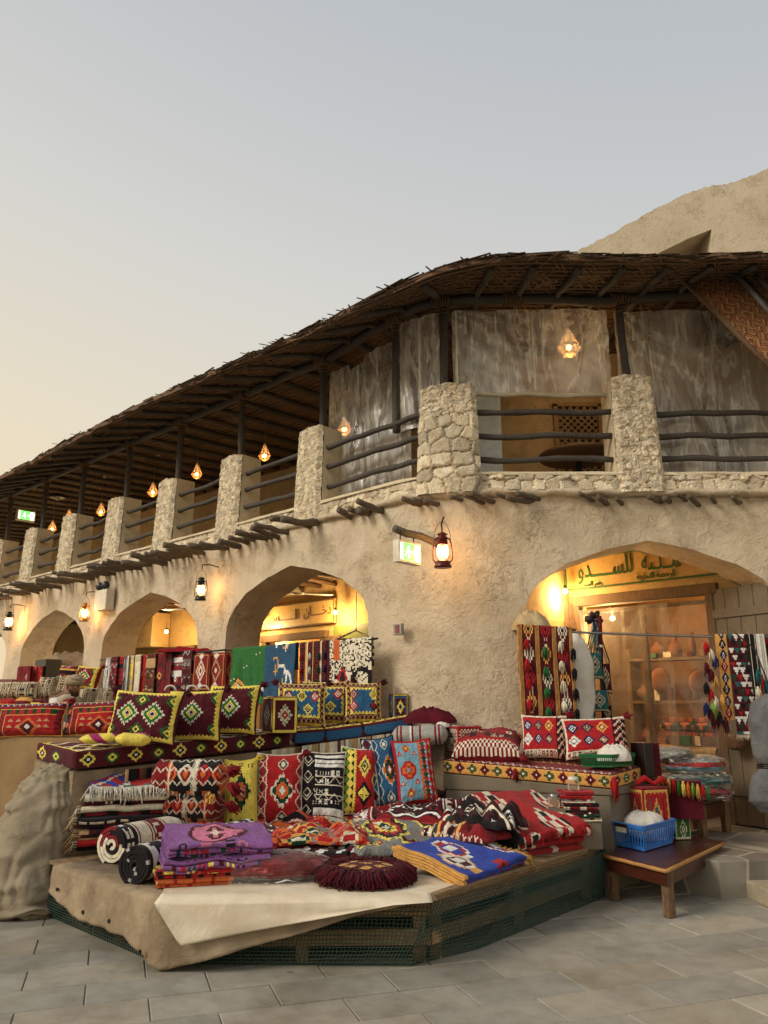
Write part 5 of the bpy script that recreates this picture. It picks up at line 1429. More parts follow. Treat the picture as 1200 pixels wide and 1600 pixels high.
def topsheet():
    m = MB(); d = (A4-A3).normalized(); n_ = Vector((-d.y, d.x, 0)); q = [A1.lerp(A2, .93)+Vector((0, .25, 0)), A2, A3+n_*.03, A3.lerp(A4, .45)+n_*.10, A4+n_*.12, B2, Vector((-1.9, 7.9, PT))]; c = Vector((-.3, 6.9, PT))
    q = [v.lerp(c, .01) for v in q]
    m.add([(v.x, v.y, PT+.018+.002*nz(v.x, v.y)) for v in q]+[(v.x, v.y, PT+.014) for v in q], [tuple(range(7)), tuple(range(13, 6, -1))]+[(i+7, (i+1) % 7+7, (i+1) % 7, i) for i in range(7)])
    o = m.build('table_cover', M['sheet_cream'], None, color=False); tag(o, 'pale vinyl cover lying flat on the platform beneath the rugs', 'sheet')
topsheet()
# ---- left bench, counter and right bench
L0, L1, L3, L4, L5 = A(115, 1203, 6.75), A(200, 1195, 7.05), A(455, 1166, 8.15), A(645, 1139, 8.55), A(700, 1140, 8.6)
LB = A(55, 1186, 7.35)
def stripes(w_, cols, seed=0):
    r = np.random.default_rng(seed); c = Cv(30, w_, 'sand'); x = 0
    while x < w_:
        k = r.integers(1, 4); c.rect(x, 0, x+k, 30, cols[r.integers(len(cols))]); x += k
    return c
def prism(name, label, cat, poly, z0, z1f, mat, canv=None, parent=None):
    m = MB(); n_ = len(poly); z1 = [z1f(p) if callable(z1f) else z1f for p in poly]
    m.add([(p.x, p.y, z0) for p in poly]+[(p.x, p.y, z) for p, z in zip(poly, z1)], [(i, (i+1) % n_, (i+1) % n_+n_, i+n_) for i in range(n_)]+[tuple(range(n_, 2*n_))])
    o = m.build(name, M[mat], parent, color=False)
    if label: tag(o, label, cat)
    return o
back = Vector((-.6, .8, 0))
pl = [Vector((L0.x, L0.y, L0.z)), L1, L3, L4, Vector((.62, 8.3, 1.33)), Vector((.3, 8.95, 1.3)), Vector((-.55, 9.5, 1.3)), Vector((-1.7, 9.6, 1.3)), Vector((LB.x, LB.y, LB.z))]
for i in range(4): pl[i] = pl[i]+Vector((-.02, .05, -.01))
prism('left_bench', None, '', pl, 0, lambda p: p.z-.012, 'canvas_tan')
o = bpy.context.scene.objects['left_bench']; o.name = 'display_bench'; tag(o, 'cloth covered bench curving round the wall corner beneath the maroon and blue mattresses', 'bench')
prism('display_counter', 'long tan counter at the left edge carrying the two big red cushions', 'counter', [A(-150, 1152, 7.9)+Vector((0, 0, 0)), A(172, 1150, 7.35)+Vector((0, -.05, 0)), A(190, 1145, 8.3), A(-150, 1150, 9.4)], 0, 1.31, 'tan_board')
# striped skirt under the blue mattress
def skirt():
    line = [A(425, 1170, 8.0), L3+Vector((.0, -.05, 0)), L4+Vector((0, -.05, 0))]; m = MB(); n_ = 90; P = np.zeros((8, n_+1, 3)); L_ = [(line[1]-line[0]).length, (line[2]-line[1]).length]
    for j in range(n_+1):
        d = sum(L_)*j/n_; p = line[0].lerp(line[1], d/L_[0]) if d < L_[0] else line[1].lerp(line[2], (d-L_[0])/L_[1])
        for i in range(8): P[i, j] = (p+Vector((0, -.03-.03*nz(d*9, i*.1), -.01-(7-i)/7*.45)))[:]
    m.grid(P, stripes(90, ['sand', 'brown', 'tan', 'sand', (120, 96, 70), 'cream'], 4).get()[:7]); o = m.build('striped_skirt', M['woven_cloth'], None, smooth=True); tag(o, 'tan and brown striped cloth hanging below the blue mattress', 'cloth')
    line = [A(195, 1200, 6.98), A(330, 1188, 7.55)]; m = MB(); P = np.zeros((8, 61, 3))
    for j in range(61):
        p = line[0].lerp(line[1], j/60)
        for i in range(8): P[i, j] = (p+Vector((.02, -.04-.03*nz(j*.5, i*.1), -.01-(7-i)/7*.4)))[:]
    m.grid(P, stripes(60, ['brown', 'black', 'tan', (90, 70, 52), 'dred'], 6).get()[:7]); o = m.build('striped_skirt', M['woven_cloth'], None, smooth=True); tag(o, 'dark striped cloth hanging under the maroon mattress behind the rug stack', 'cloth')
skirt()
def cv_maroon_front(n_, seed=0, h=14):
    c = Cv(h, n_, 'maroon'); x = 9; k = 0
    while x < n_-5:
        col = 'yellow' if k % 2 == 0 else 'green'
        c.spiky(x, h/2, 6.2, h*.44, [col, col, 'black', 'white'] if k % 2 == 0 else ['dgreen', 'green', 'yellow', 'black'], 3); x += 17; k += 1
    return c
def cv_zig_top(w_, h, cols, bg='maroon'):
    c = Cv(h, w_, bg)
    for k, y in enumerate(range(2, h, 6)): c.zig(y, 5, 11, 3, cols[k % len(cols)], ph=k*.5)
    c.frame(0, 1.2, bg); c.frame(1.2, 2.4, 'yellow'); return c
up_ = Vector((0, 0, 1))
LFR = L3+Vector((0, 0, 0)); LBR = L3+Vector((-.38, .60, .02)); LBL = A(55, 1186, 7.45)
LFL = L0; LBL.z = L0.z+.04; LBR.z = L3.z+.01
slab('mattress', 'maroon bench mattress edged with yellow and green diamonds', 'mattress', [LFL, LFR, LBR, LBL], .145, cv_maroon_front(176), cv_maroon_front(46), None, cv_zig_top(120, 40, ['cream', 'yellow', 'cream', 'dred']))
# blue mattress: three stuffed lengths meeting at tasselled seams
def blue_mattress():
    t = thing('mattress', 'curved blue bench mattress with a cream and maroon zigzag top', 'mattress', L3)
    pts = [L3+Vector((.03, -.0, .015)), A(508, 1160, 8.36), A(568, 1152, 8.48), A(642, 1139, 8.56)]
    nrm = Vector((-.2, .98, 0))
    for i in range(3):
        a, b = pts[i], pts[i+1]; a2, b2 = a+nrm*.75, b+nrm*.75; a2.z = a.z+.02; b2.z = b.z+.02
        cf = Cv(10, 40, 'blue'); cf.band(8, 10, 'maroon'); cf.band(0, 1.2, 'maroon')
        slab('section', None, '', [a.lerp(b, .01), a.lerp(b, .99), b2, a2], .135, cf, None, None, cv_zig_top(44, 30, ['yellow', 'dred', 'cream']), parent=t)
        make_tassel(b+Vector((0, -.02, .06)), t, 'maroon', .03, .10)
blue_mattress()
# right bench
R0, R1, R2 = A(690, 1207, 8.0), A(957, 1233, 7.42), A(1020, 1213, 8.0); R3 = R0+(R2-R1)*.9; R3.y = min(R3.y, 8.75)
cf = Cv(14, 150, 'gold'); cf.band(12.6, 14, 'maroon'); cf.band(0, 1.4, 'dred')
for k, x in enumerate(np.arange(6, 148, 11.5)): cf.spiky(x, 7, 4.8, 5.6, ['dgreen', 'green', 'dred', 'white'] if k % 2 == 0 else ['dred', 'maroon', 'maroon', 'white'], 2.4)
cr = Cv(14, 44, 'gold'); cr.band(12.6, 14, 'maroon'); cr.band(0, 1.4, 'dred')
for k, x in enumerate(np.arange(5, 43, 9)): cr.spiky(x, 7, 3.6, 5.6, ['dgreen', 'green', 'cream', 'green'] if k % 2 else ['dred', 'maroon', 'maroon', 'gold'], 2.4)
ct = Cv(30, 130, 'dred')
for y in range(0, 30, 5): ct.zig(y, 3, 6, 1.6, ['cream', 'maroon', 'gold'][y // 5 % 3])
ms = slab('mattress', 'orange edged bench mattress with green and dark red diamonds and a red zigzag top', 'mattress', [R0, R1, R2, R3], .125, cf, None, cr, ct, base='dred')
make_tassel(R1+Vector((.01, -.03, .10)), ms, 'red', .045, .16); make_tassel(R0.lerp(R1, .45)+Vector((0, -.02, .10)), ms, 'dred', .03, .09)
bq = [p.copy() for p in (R0, R1, R2, R3)]; bc = sum(bq, Vector())/4
def grey_bench():
    t = thing('display_bench', 'plain grey cloth covered bench under the orange edged mattress', 'bench', (bc.x, bc.y, 0))
    for (za, zb, k, nm) in ((.80, None, .99, 'seat_box'), (.0, .797, .965, 'lower_box')):
        m = MB(); vs = [bc+(p-bc)*k for p in bq]; top = [(v.x, v.y, (p.z-.004) if zb is None else zb-0+ (p.z-bc.z)*.0) for v, p in zip(vs, bq)]
        m.add([(v.x, v.y, za) for v in vs]+top, [(i, (i+1) % 4, (i+1) % 4+4, i+4) for i in range(4)]+[(4, 5, 6, 7), (3, 2, 1, 0)]); m.build(nm, M['bench_grey'], t, color=False, bevel=.012)
grey_bench()
# ---- grey tarpaulin bundle at the left
def loft(sections, n_, m=None, amp=.03, fr=3, seed=0, fold=.0, nf=9):
    m = m or MB(); k = len(sections); P = np.zeros((k, n_+1, 3))
    for i, (c, rx, ry) in enumerate(sections):
        for j in range(n_+1):
            a = 2*PI*j/n_; q = 1+fold*(1.6*abs(math.sin((a*nf+5.5*nz(math.cos(a)*1.3, math.sin(a)*1.3, i*.06+seed)+i*.05)/1.0))-.8)+amp*5*nz(math.cos(a)*1.4+seed, math.sin(a)*1.4, i*.22*fr/3)
            P[i, j] = (Vector(c)+Vector((math.cos(a)*rx*q, math.sin(a)*ry*q, nz(math.cos(a)*2, math.sin(a)*2, i*.3+seed)*amp)))[:]
    m.grid(P, wrapu=False, flip=False); return m
def resample(keys, n_):
    ks = np.linspace(0, 1, len(keys)); out_ = []
    for t in np.linspace(0, 1, n_):
        out_.append((Vector([float(np.interp(t, ks, [k[0][d] for k in keys])) for d in range(3)]), float(np.interp(t, ks, [k[1] for k in keys])), float(np.interp(t, ks, [k[2] for k in keys]))))
    return out_
keys = [(A(34, 1428, 6.70), .27, .22), (A(32, 1412, 6.70), .37, .28), (A(37, 1370, 6.75), .35, .27), (A(50, 1310, 6.82), .30, .25), (A(68, 1260, 6.9), .29, .24), (A(84, 1222, 6.98), .25, .22), (A(96, 1202, 7.02), .20, .18), (A(104, 1192, 7.05), .12, .12)]
keys[0][0].z = .0
m = loft(resample(keys, 60), 200, None, .040, 4.5, 2, .045, 5)
o = m.build('tarpaulin', M['tarp_grey'], None, smooth=True, color=False); tag(o, 'bunched grey green tarpaulin slumped on the paving at far left', 'tarpaulin')
# ---- wooden table
T1 = Z(1040, 1357, .37); T0, T2 = A(944, 1330, 7.1), A(1130, 1315, 7.7); T0.z = T2.z = .37; T3 = T0+T2-T1
tx = (T1-T0).normalized(); ty = (T2-T1).normalized()
def wood_table(q, z, label, z00=0., name='side_table', legm='worn_wood', topm='maroon_paint', legw=.075, ap=.10, ledge=True):
    c = sum(q, Vector())/4; t = thing(name, label, 'table', (c.x, c.y, z00)); z0 = z
    def pr(poly, a, b, nm, mat, bv=.006):
        m = MB(); n_ = len(poly); m.add([(p.x, p.y, a) for p in poly]+[(p.x, p.y, b) for p in poly], [(i, (i+1) % n_, (i+1) % n_+n_, i+n_) for i in range(n_)]+[tuple(range(n_))[::-1], tuple(range(n_, 2*n_))]); return m.build(nm, M[mat], t, color=False, bevel=bv)
    pr(q, z-.035, z, 'tabletop', topm)
    sc = [c+(p-c)*.95 for p in q]
    for i in range(4):
        a, b = sc[i], sc[(i+1) % 4]; m = MB(); m.beam(Vector((a.x, a.y, z-.035-ap/2)), Vector((b.x, b.y, z-.035-ap/2)), .03, ap); m.build('apron', M[topm], t, color=False, bevel=.003)
        if ledge: a, b = q[i], q[(i+1) % 4]; m = MB(); m.tube([Vector((a.x, a.y, z-.02))+(b-a)*f+Vector((0, 0, nz(f*9, i)*.004)) for f in np.linspace(.0, 1, 9)], .017, 6, wob=.2); m.build('worn_edge', M['edge_wood'], t, smooth=True, color=False)
    for i in range(4):
        p = c+(q[i]-c)*.88; r = c+(q[i]-c)*.90; m = MB(); base = Vector((r.x, r.y, z00)); m.beam(base, Vector((p.x, p.y, z-.04)), legw, legw*.9, Vector((tx.x, tx.y, 0))); m.build('leg', M[legm], t, color=False, bevel=.006)
    return t
plain('edge_wood', rgb(176, 128, 74), .6)
wood_table([T0, T1, T2, T3], .37, 'worn low wooden table with a glossy maroon top standing beside the platform')
# dark table behind with plastic wrapped stack
q = [A(1036, 1262, 8.5), A(1096, 1262, 8.35), A(1136, 1255, 8.75), A(1080, 1255, 9.0)]
for p in q: p.z = 0
tt = wood_table([Vector((p.x, p.y, 0)) for p in q], .64, 'dark wooden table in the arch mouth under the plastic wrapped textiles', z00=.30, legm='worn_wood', ledge=False, ap=.14)
# ---- baskets
def basket(label, q, qb, h, mat, nb=14, name='plastic_basket', grip=True):
    """q: rim corners, qb: bottom corners (both anticlockwise)"""
    c = sum(qb, Vector())/4; t = thing(name, label, 'basket', c); m = MB(); q = [Vector(p) for p in q]; qb = [Vector(p) for p in qb]
    m.add([p for p in qb]+[p+Vector((0, 0, .008)) for p in qb], [(3, 2, 1, 0), (4, 5, 6, 7)])
    for i in range(4):
        a, b, c_, d = qb[i], qb[(i+1) % 4], q[(i+1) % 4], q[i]
        n_ = ((b-a).cross(Vector((0, 0, 1)))).normalized()
        for (v0, v1) in ((0, .14), (.82, .93)):
            for th in (0,): m.beam(a.lerp(d, (v0+v1)/2), b.lerp(c_, (v0+v1)/2), .006, h*(v1-v0))
        for k in range(nb+1):
            f = k/nb; p0 = a.lerp(b, f).lerp(d.lerp(c_, f), .12); p1 = a.lerp(b, f).lerp(d.lerp(c_, f), .84); w_ = (b-a).length/nb*.42; m.beam(p0, p1, w_, .006, n_)
    m.build('body', M[mat], t, color=False)
    m = MB()
    for i in range(4): a, b = q[i], q[(i+1) % 4]; m.tube([a, a.lerp(b, .5), b], .012, 6); m.beam(a+Vector((0, 0, -.012)), b+Vector((0, 0, -.012)), .016, .022)
    m.build('rim', M[mat], t, color=False)
    if grip:
        a, b = q[0], q[1]; m = MB(); m.beam(a.lerp(b, .32)+Vector((0, -.012, -.012)), a.lerp(b, .62)+Vector((0, -.012, -.012)), .024, .03); m.build('grip', M['black_plastic'], t, color=False, bevel=.004)
        m = MB(); m.beam(a.lerp(b, .36)+Vector((0, -.014, -.05)), a.lerp(b, .58)+Vector((0, -.014, -.05)), .01, .045); m.build('handle_plate', M['white_plastic'], t, color=False)
    return t
zb = .378; qb = [Z(950, 1317, zb), Z(1007, 1330, zb), Z(1050, 1317, zb)]; qb.append(qb[0]+qb[2]-qb[1])
bc_ = sum(qb, Vector())/4; zr = zb+.20; rim = [bc_+(p-bc_)*1.16+Vector((0, 0, .20)) for p in qb]
basket('blue plastic basket holding a white tied bag on the maroon table', rim, qb, zr-zb, 'blue_plastic')
def bag_white():
    c = sum(rim, Vector())/4; cen = Vector((c.x+.05, c.y, zr-.04)); m = MB(); n_ = 48; k = 24; P = np.zeros((k+1, n_+1, 3))
    for i in range(k+1):
        for j in range(n_+1):
            ph, a = PI*i/k, 2*PI*j/n_; r = 1+.05*math.sin(a*13+nz(a, i*.2)*3)*math.sin(ph)**.5*.8+.07*nz(math.cos(a)*2, math.sin(a)*2, i*.2)
            P[i, j] = (cen+Vector((math.cos(a)*math.sin(ph)*.19*r, math.sin(a)*math.sin(ph)*.15*r, -math.cos(ph)*.125*r)))[:]
    m.grid(P); o = m.build('plastic_bag', M['white_cloth'], None, smooth=True, color=False); tag(o, 'round white crinkled bag sitting in the blue basket', 'bag')
bag_white()
# small green basket on the right mattress with a white cloth
g0, g1, g2 = A(911, 1192, 7.56), A(957, 1199, 7.50), A(988, 1191, 7.74)
for g_ in (g1, g2): g_.z = g0.z = g1.z
g3 = g0+g2-g1; qb = [g0, g1, g2, g3]; gc = sum(qb, Vector())/4; rim2 = [gc+(p-gc)*1.12+Vector((0, 0, .105)) for p in qb]
basket('shallow green plastic basket with white cloth on the orange edged mattress', rim2, qb, .105, 'green_plastic', 16, grip=False)
def clothpile(c, rx, ry, h, mat, name, label, cat, seed=0, amp=.35):
    m = MB(); n_ = 44; k = 18; P = np.zeros((k+1, n_+1, 3))
    for i in range(k+1):
        for j in range(n_+1):
            f, a = i/k, 2*PI*j/n_; r = math.sin(f*PI/2+.001); z = math.cos(f*PI/2)**.8*(1+amp*nz(math.cos(a)*r*3+seed, math.sin(a)*r*3, 1)+amp*.7*nz(math.cos(a)*r*7+seed, math.sin(a)*r*7, 3)); q = 1+.25*nz(math.cos(a)*1.6, math.sin(a)*1.6, seed+f)
            P[i, j] = (Vector(c)+Vector((math.cos(a)*r*rx*q, math.sin(a)*r*ry*q, max(0, z)*h)))[:]
    m.grid(P); o = m.build(name, M[mat], None, smooth=True, color=False); tag(o, label, cat); return o
clothpile(gc+Vector((.05, 0, .05)), .17, .11, .14, 'white_cloth', 'white_cloth', 'crumpled white cloth heaped in the small green basket', 'cloth', 4, .25)
# eyelets along the canvas hem
def eyelets():
    cv = bpy.context.scene.objects['tan_canvas']; m = MB()
    d = (A2-A1).normalized(); no = Vector((d.y, -d.x, 0))
    if no.dot(Vector((-.3, 6.9, 0))-A1) > 0: no = -no
    for f, dz in ((.12, .13), (.42, .21), (.68, .20), (.97, .30)):
        p = A1.lerp(A2, f)+no*.085-Vector((0, 0, dz)); m.tube([p+no*.0, p+no*.012], .013, 8)
    m.build('eyelet', M['dark_metal'], cv, color=False)
eyelets()
# ------------------------------------------------------------------ patterns of the cushions
def cv_diamaroon(w_=72, h=54, two=True):
    c = Cv(h, w_, 'maroon'); cx = [w_*.29, w_*.68] if two else [w_*.5]
    for x in cx: c.spiky(x, h*.52, 13, 14, ['yellow', 'green', 'cream', 'rust', 'orange', 'white'] if False else ['cream', 'green', 'green', 'yellow', 'rust', 'rust'], 3).dia(x, h*.52, 2.6, 2.6, 'white').dia(x, h*.52, 1.2, 1.2, 'black')
    gx = [0.04, .48, .93] if two else [.1, .93]
    for x in gx:
        for y in (.80, .20): c.spiky(w_*x, h*y, 8, 8, ['green', 'dgreen', 'yellow', 'black'], 3)
    for x in cx: c.spiky(x, 0, 8, 7, ['pink', 'maroon', 'cream'], 3); c.spiky(x, h, 8, 7, ['pink', 'maroon', 'cream'], 3)
    c.frame(0, 1.0, 'maroon'); c.frame(1.0, 2.6, 'yellow'); c.frame_teeth(2.2, 1.6, 4, 'yellow'); return c
def cv_blue(w_=64, h=44, cols=3):
    c = Cv(h, w_, 'blue'); c.frame(0, 8, 'maroon'); c.frame_teeth(6.5, 2.8, 5, 'yellow')
    d = 4; c.frame(0, 1.6, 'yellow')
    for k in range(0, w_, 6): c.dia(k, 4, 3, 2.6, 'tan'); c.dia(k, h-4, 3, 2.6, 'tan'); c.dia(k, 4, 1.6, 1.4, 'maroon'); c.dia(k, h-4, 1.6, 1.4, 'maroon')
    for k in range(0, h, 6): c.dia(4, k, 2.6, 3, 'tan'); c.dia(w_-4, k, 2.6, 3, 'tan'); c.dia(4, k, 1.4, 1.6, 'maroon'); c.dia(w_-4, k, 1.4, 1.6, 'maroon')
    pal = [('dred', 'cream'), ('yellow', 'black'), ('red', 'cream'), ('black', 'red'), ('yellow', 'navy'), ('black', 'cream')]; k = 0
    xs = np.linspace(.22, .78, cols)
    for r_, y in enumerate((.66, .36)):
        for x in (xs if r_ == 0 else xs[:-1]+(xs[1]-xs[0])/2 if cols > 2 else xs):
            a, b = pal[k % 6]; c.spiky(w_*x, h*y, 7, 6.5, [a, a, b, a, b], 3); k += 1
    return c
def cv_redgrid(w_=70, h=44):
    c = Cv(h, w_, 'red')
    c.check(w_*.78, 0, w_, h, 2, 'cream'); c.put((c.X > w_*.78) & ((np.floor(c.X/5)+np.floor(c.Y/4)) % 2 == 0), 'black'); c.rect(0, 0, w_*.8, 7, 'cream'); c.glyphs(1, 1, w_*.8, 7, ['maroon', 'red'], 5, 3, .6)
    c.rect(0, h-3, w_, h, 'cream'); c.rect(0, 0, 2, h, 'cream'); c.rect(w_*.77, 0, w_*.80, h, 'maroon')
    cols = [('white', 'black'), ('gold', 'dred'), ('navy', 'white'), ('dgreen', 'white'), ('navy', 'gold')]; k = 0
    for y, xo in ((.72, 0), (.40, 0.0)):
        for x in (.13, .37, .61):
            a, b = cols[(k*2+int(y*10)) % 5]; c.spiky(w_*(x+xo), h*y, 7.2, 6.6, [a, a, b, a, 'white'], 3); k += 1
    return c
def cv_brocade(w_=60, h=40, seed=1):
    c = Cv(h, w_, 'dred')
    for y in range(0, h, 8): c.rect(0, y, w_, y+1.2, 'cream'); c.glyphs(0, y+2, w_, y+7, ['cream', 'black', 'cream', 'orange'], 5, seed+y, .5)
    return c
def cv_check_brocade(w_=64, h=36):
    c = Cv(h, w_, 'dred'); c.check(0, 0, w_, 7, 2, 'cream'); c.check(0, h-8, w_, h, 2, 'cream'); c.rect(0, 7, w_, 9, 'red'); c.glyphs(2, 10, w_-2, h-9, ['cream', 'black', 'red'], 6, 4, .5); c.check(0, 13, w_, 17, 1.5, 'black'); return c
def cv_redkilim(w_=80, h=44):
    c = Cv(h, w_, 'dred'); c.zig(h-5, 3.5, 7, 1.2, 'cream'); c.teeth(h-5, 3, 7, 'navy'); 
    c.rect(w_*.12, 0, w_*.14, h*.78, 'gold'); c.rect(w_*.12, h*.74, w_, h*.78, 'gold'); c.rect(w_*.14, h*.62, w_*.95, h*.74, 'dgreen')
    for k in range(int(w_*.2), int(w_*.9), 10): c.dia(k, h*.66, 3, 3.6, 'red')
    c.rect(w_*.22, 0, w_*.24, h*.6, 'gold'); c.rect(w_*.22, h*.56, w_*.94, h*.6, 'gold'); c.rect(w_*.24, 0, w_*.92, h*.56, 'red')
    c.dia(w_*.58, h*.20, 12, 12, 'orange', 2); c.dia(w_*.58, h*.2, 7, 7, 'maroon', 2); c.dia(w_*.58, h*.2, 3, 3, 'white', 1)
    for x in (.32, .44, .74, .84):
        for y in (.18, .36): c.teeth(h*y, 4, 8, 'tan', ph=.0) if False else c.put((abs(c.X-w_*x) < (h*y+4-c.Y)*.9) & (c.Y > h*y) & (c.Y < h*y+4), 'tan')
    for k in range(0, h, 6): c.dia(4, k, 3.5, 3, ['navy', 'black', 'orange'][k//6 % 3])
    return c
def cv_yellow(w_=40, h=64):
    c = Cv(h, w_, 'yellow'); c.spiky(w_*.5, h*.5, 13, 19, ['black', 'black', 'orange', 'dgreen', 'yellow', 'rust'], 4); c.dia(w_*.5, h*.5, 9, 13, 'dgreen', 3); c.dia(w_*.5, h*.5, 6, 9, 'orange', 3); c.dia(w_*.5, h*.5, 3, 5, 'cream', 1)
    for x, y in ((.2, .9), (.8, .9), (.2, .08), (.8, .08), (.5, .93), (.5, .07)): c.glyphs(w_*x-3, h*y-3, w_*x+3, h*y+4, ['black'], 6, int(x*9), .5)
    return c
def cv_redlong(w_=44, h=66):
    c = Cv(h, w_, 'red')
    c.rect(5, 0, 6.4, h, 'cream'); c.rect(8, 0, 9, h, 'cream'); c.zig(h*0, 4, 12, 1.2, 'cream', ax=1) ; c.rect(w_-2, 0, w_-1, h, 'cream')
    for y in range(6, h, 14): c.dia(5, y, 5, 6, 'cream'); c.dia(5, y, 3.6, 4.6, 'dred'); c.dia(w_-2, y, 4, 6, 'cream'); c.dia(w_-2, y, 2.8, 4.6, 'dred')
    c.spiky(w_*.56, h*.45, 13, 17, ['cream', 'cream', 'red', 'black'], 4); c.dia(w_*.56, h*.45, 9, 12, 'black', 2); c.dia(w_*.56, h*.45, 7.5, 10, 'dgreen', 3); c.dia(w_*.56, h*.45, 5.5, 8, 'orange', 2); c.dia(w_*.56, h*.45, 2.4, 3.4, 'white')
    for y in (.84, .08): c.dia(w_*.56, h*y, 5, 6, 'cream'); c.dia(w_*.56, h*y, 3.6, 4.6, 'black'); c.dia(w_*.56, h*y, 2, 2.6, 'cream')
    return c
def cv_bw(w_=46, h=64):
    c = Cv(h, w_, 'black')
    for y in (.80, .87, .94): c.rect(w_*.28, h*y-2.2, w_, h*y+.6, 'white')
    for y in (.04, .12, .18): c.rect(w_*.30, h*y-1.2, w_, h*y+(2.2 if y != .18 else .2), 'white')
    for y in (.28, .42, .56, .68):
        c.rect(w_*.30, h*y-3.4, w_, h*y-2.6, 'cream'); c.glyphs(w_*.30, h*y-2, w_, h*y+4, ['cream', 'black', 'white'], 5, int(y*50), .62)
    for y in range(4, h, 15): c.zig(y, 6, 12, 1, 'cream'); c.put((c.X > w_*.26) & (abs(c.Y-y-3) < 4) & (c.X < w_*.3), 'black'); c.dia(6, y+7, 4, 4, 'cream'); c.dia(6, y+7, 2.6, 2.6, 'black')
    for y in (.80, .87, .94): c.rect(w_*.28, h*y-2.2, w_, h*y+.6, 'white')
    return c
def cv_redyel(w_=40, h=64):
    c = Cv(h, w_, 'red'); c.rect(0, 0, w_*.34, h, 'black')
    for y in range(3, h, 8): c.dia(w_*.22, y, 3.4, 3.6, 'yellow'); c.dia(w_*.10, y+4, 2.4, 2.8, 'lime')
    c.rect(w_*.33, 0, w_*.37, h, 'yellow'); c.teeth(w_*.37, 1.6, 3, 'yellow', ax=1)
    c.spiky(w_*.64, h*.70, 8, 12, ['yellow', 'yellow', 'navy', 'yellow', 'dgreen'], 3); c.dia(w_*.64, h*.28, 8.5, 12, 'black'); c.star(w_*.64, h*.28, 5.4, ['yellow', 'black', 'yellow']); c.put((np.minimum(abs(c.X-w_*.64), abs(c.Y-h*.28)) < 1) & (abs(c.X-w_*.64)+abs(c.Y-h*.28) < 7), 'yellow')
    c.dia(w_, h*.5, 5, 10, 'yellow'); c.dia(w_, h*.5, 3.6, 8, 'dgreen'); return c
def cv_teal(w_=44, h=62):
    c = Cv(h, w_, 'blue')
    for y in range(0, h, 16): c.dia(6, y+8, 7, 8, 'cream'); c.dia(6, y+8, 5.6, 6.6, 'blue'); c.dia(6, y+8, 4, 4.6, 'maroon')
    c.rect(12, 0, 13.4, h, 'cream'); c.rect(15, 0, 16, h, 'black'); c.zig(16, 4, 11, 1.1, 'cream', ax=1)
    c.spiky(w_*.72, h*.48, 11, 15, ['cream', 'cream', 'black', 'blue'], 3.6); c.dia(w_*.72, h*.48, 8, 11.5, 'orange', 3); c.dia(w_*.72, h*.48, 6, 9, 'dgreen', 3); c.dia(w_*.72, h*.48, 3.6, 5, 'rust'); c.dia(w_*.72, h*.48, 1.6, 2.2, 'white')
    for y in (.88, .08): c.dia(w_*.66, h*y, 5, 6, 'cream'); c.dia(w_*.66, h*y, 3.6, 4.4, 'blue'); c.dia(w_*.66, h*y, 1.6, 2, 'cream')
    return c
def cv_lblue(w_=44, h=62):
    c = Cv(h, w_, 'lblue'); x0 = w_*.62; c.rect(x0, 0, x0+3, h, 'orange'); c.rect(x0+3, 0, w_, h, 'lblue'); c.rect(x0+8, 0, x0+9, h, 'cream'); c.rect(w_-4, 0, w_, h, 'sand')
    for y in range(0, h, 8): c.dia(x0+5.5, y+2, 2.6, 3.6, 'dgreen'); c.dia(x0+5.5, y+6, 2.2, 2.2, 'red'); c.dia(x0+11.5, y+4, 2.6, 3.6, 'red')
    c.star(w_*.30, h*.5, 9, ['red', 'orange', 'lblue']); c.star(w_*.30, h*.5, 5, ['orange', 'red', 'lblue']); c.star(w_*.30, h*.86, 4, ['orange', 'red', 'yellow']); c.star(w_*.3, h*.14, 4, ['orange', 'red', 'yellow'])
    for x, y in ((.12, .74), (.5, .74), (.12, .28), (.5, .28)): c.put((abs(c.X-w_*x) < (h*y+5-c.Y)*.6) & (c.Y > h*y), 'red'); c.put((abs(c.X-w_*x) < (h*y+3-c.Y)*.5) & (c.Y > h*y+1), 'cream')
    c.frame(0, 1.6, 'red'); return c
def cv_ikat(w_=40, h=40, seed=0):
    c = Cv(h, w_, 'sand')
    for x in range(0, w_, 10): c.rect(x, 0, x+1.2, h, 'black'); c.glyphs(x+2, 0, x+9, h, ['brown', 'black', 'maroon'], 6, seed+x, .55)
    return c
def cv_orangeblack(w_=70, h=60):
    c = Cv(h, w_, 'orange'); c.rect(w_*.28, h*.2, w_*.92, h*.8, 'black')
    for k, x in enumerate(np.linspace(w_*.28, w_*.92, 4)):
        for y in (.35, .65): c.dia(x, h*y, 9, 8, ['orange', 'cream', 'red', 'orange'][k], 1); c.dia(x, h*y, 6, 5, 'dred'); c.dia(x, h*y, 3, 3, 'orange')
    c.rect(w_*.59, h*.1, w_*.62, h*.9, 'cream'); c.check(w_*.56, h*.1, w_*.65, h*.9, 1.5, 'cream'); c.rect(w_*.27, 0, w_*.29, h, 'cream'); c.rect(0, 0, w_*.25, h, 'dred')
    for y in range(2, h, 9): c.zig(y, 4, 10, 1.3, ['orange', 'black', 'cream'][y % 3]); c.put((c.X > w_*.25) & (c.X < w_*.9) & (abs(c.Y-y) < .1), 'orange')
    c.put((c.X > w_*.29) & (c.Y < h*.2) & (np.floor(c.X/9) % 2 == 0), 'black'); return c
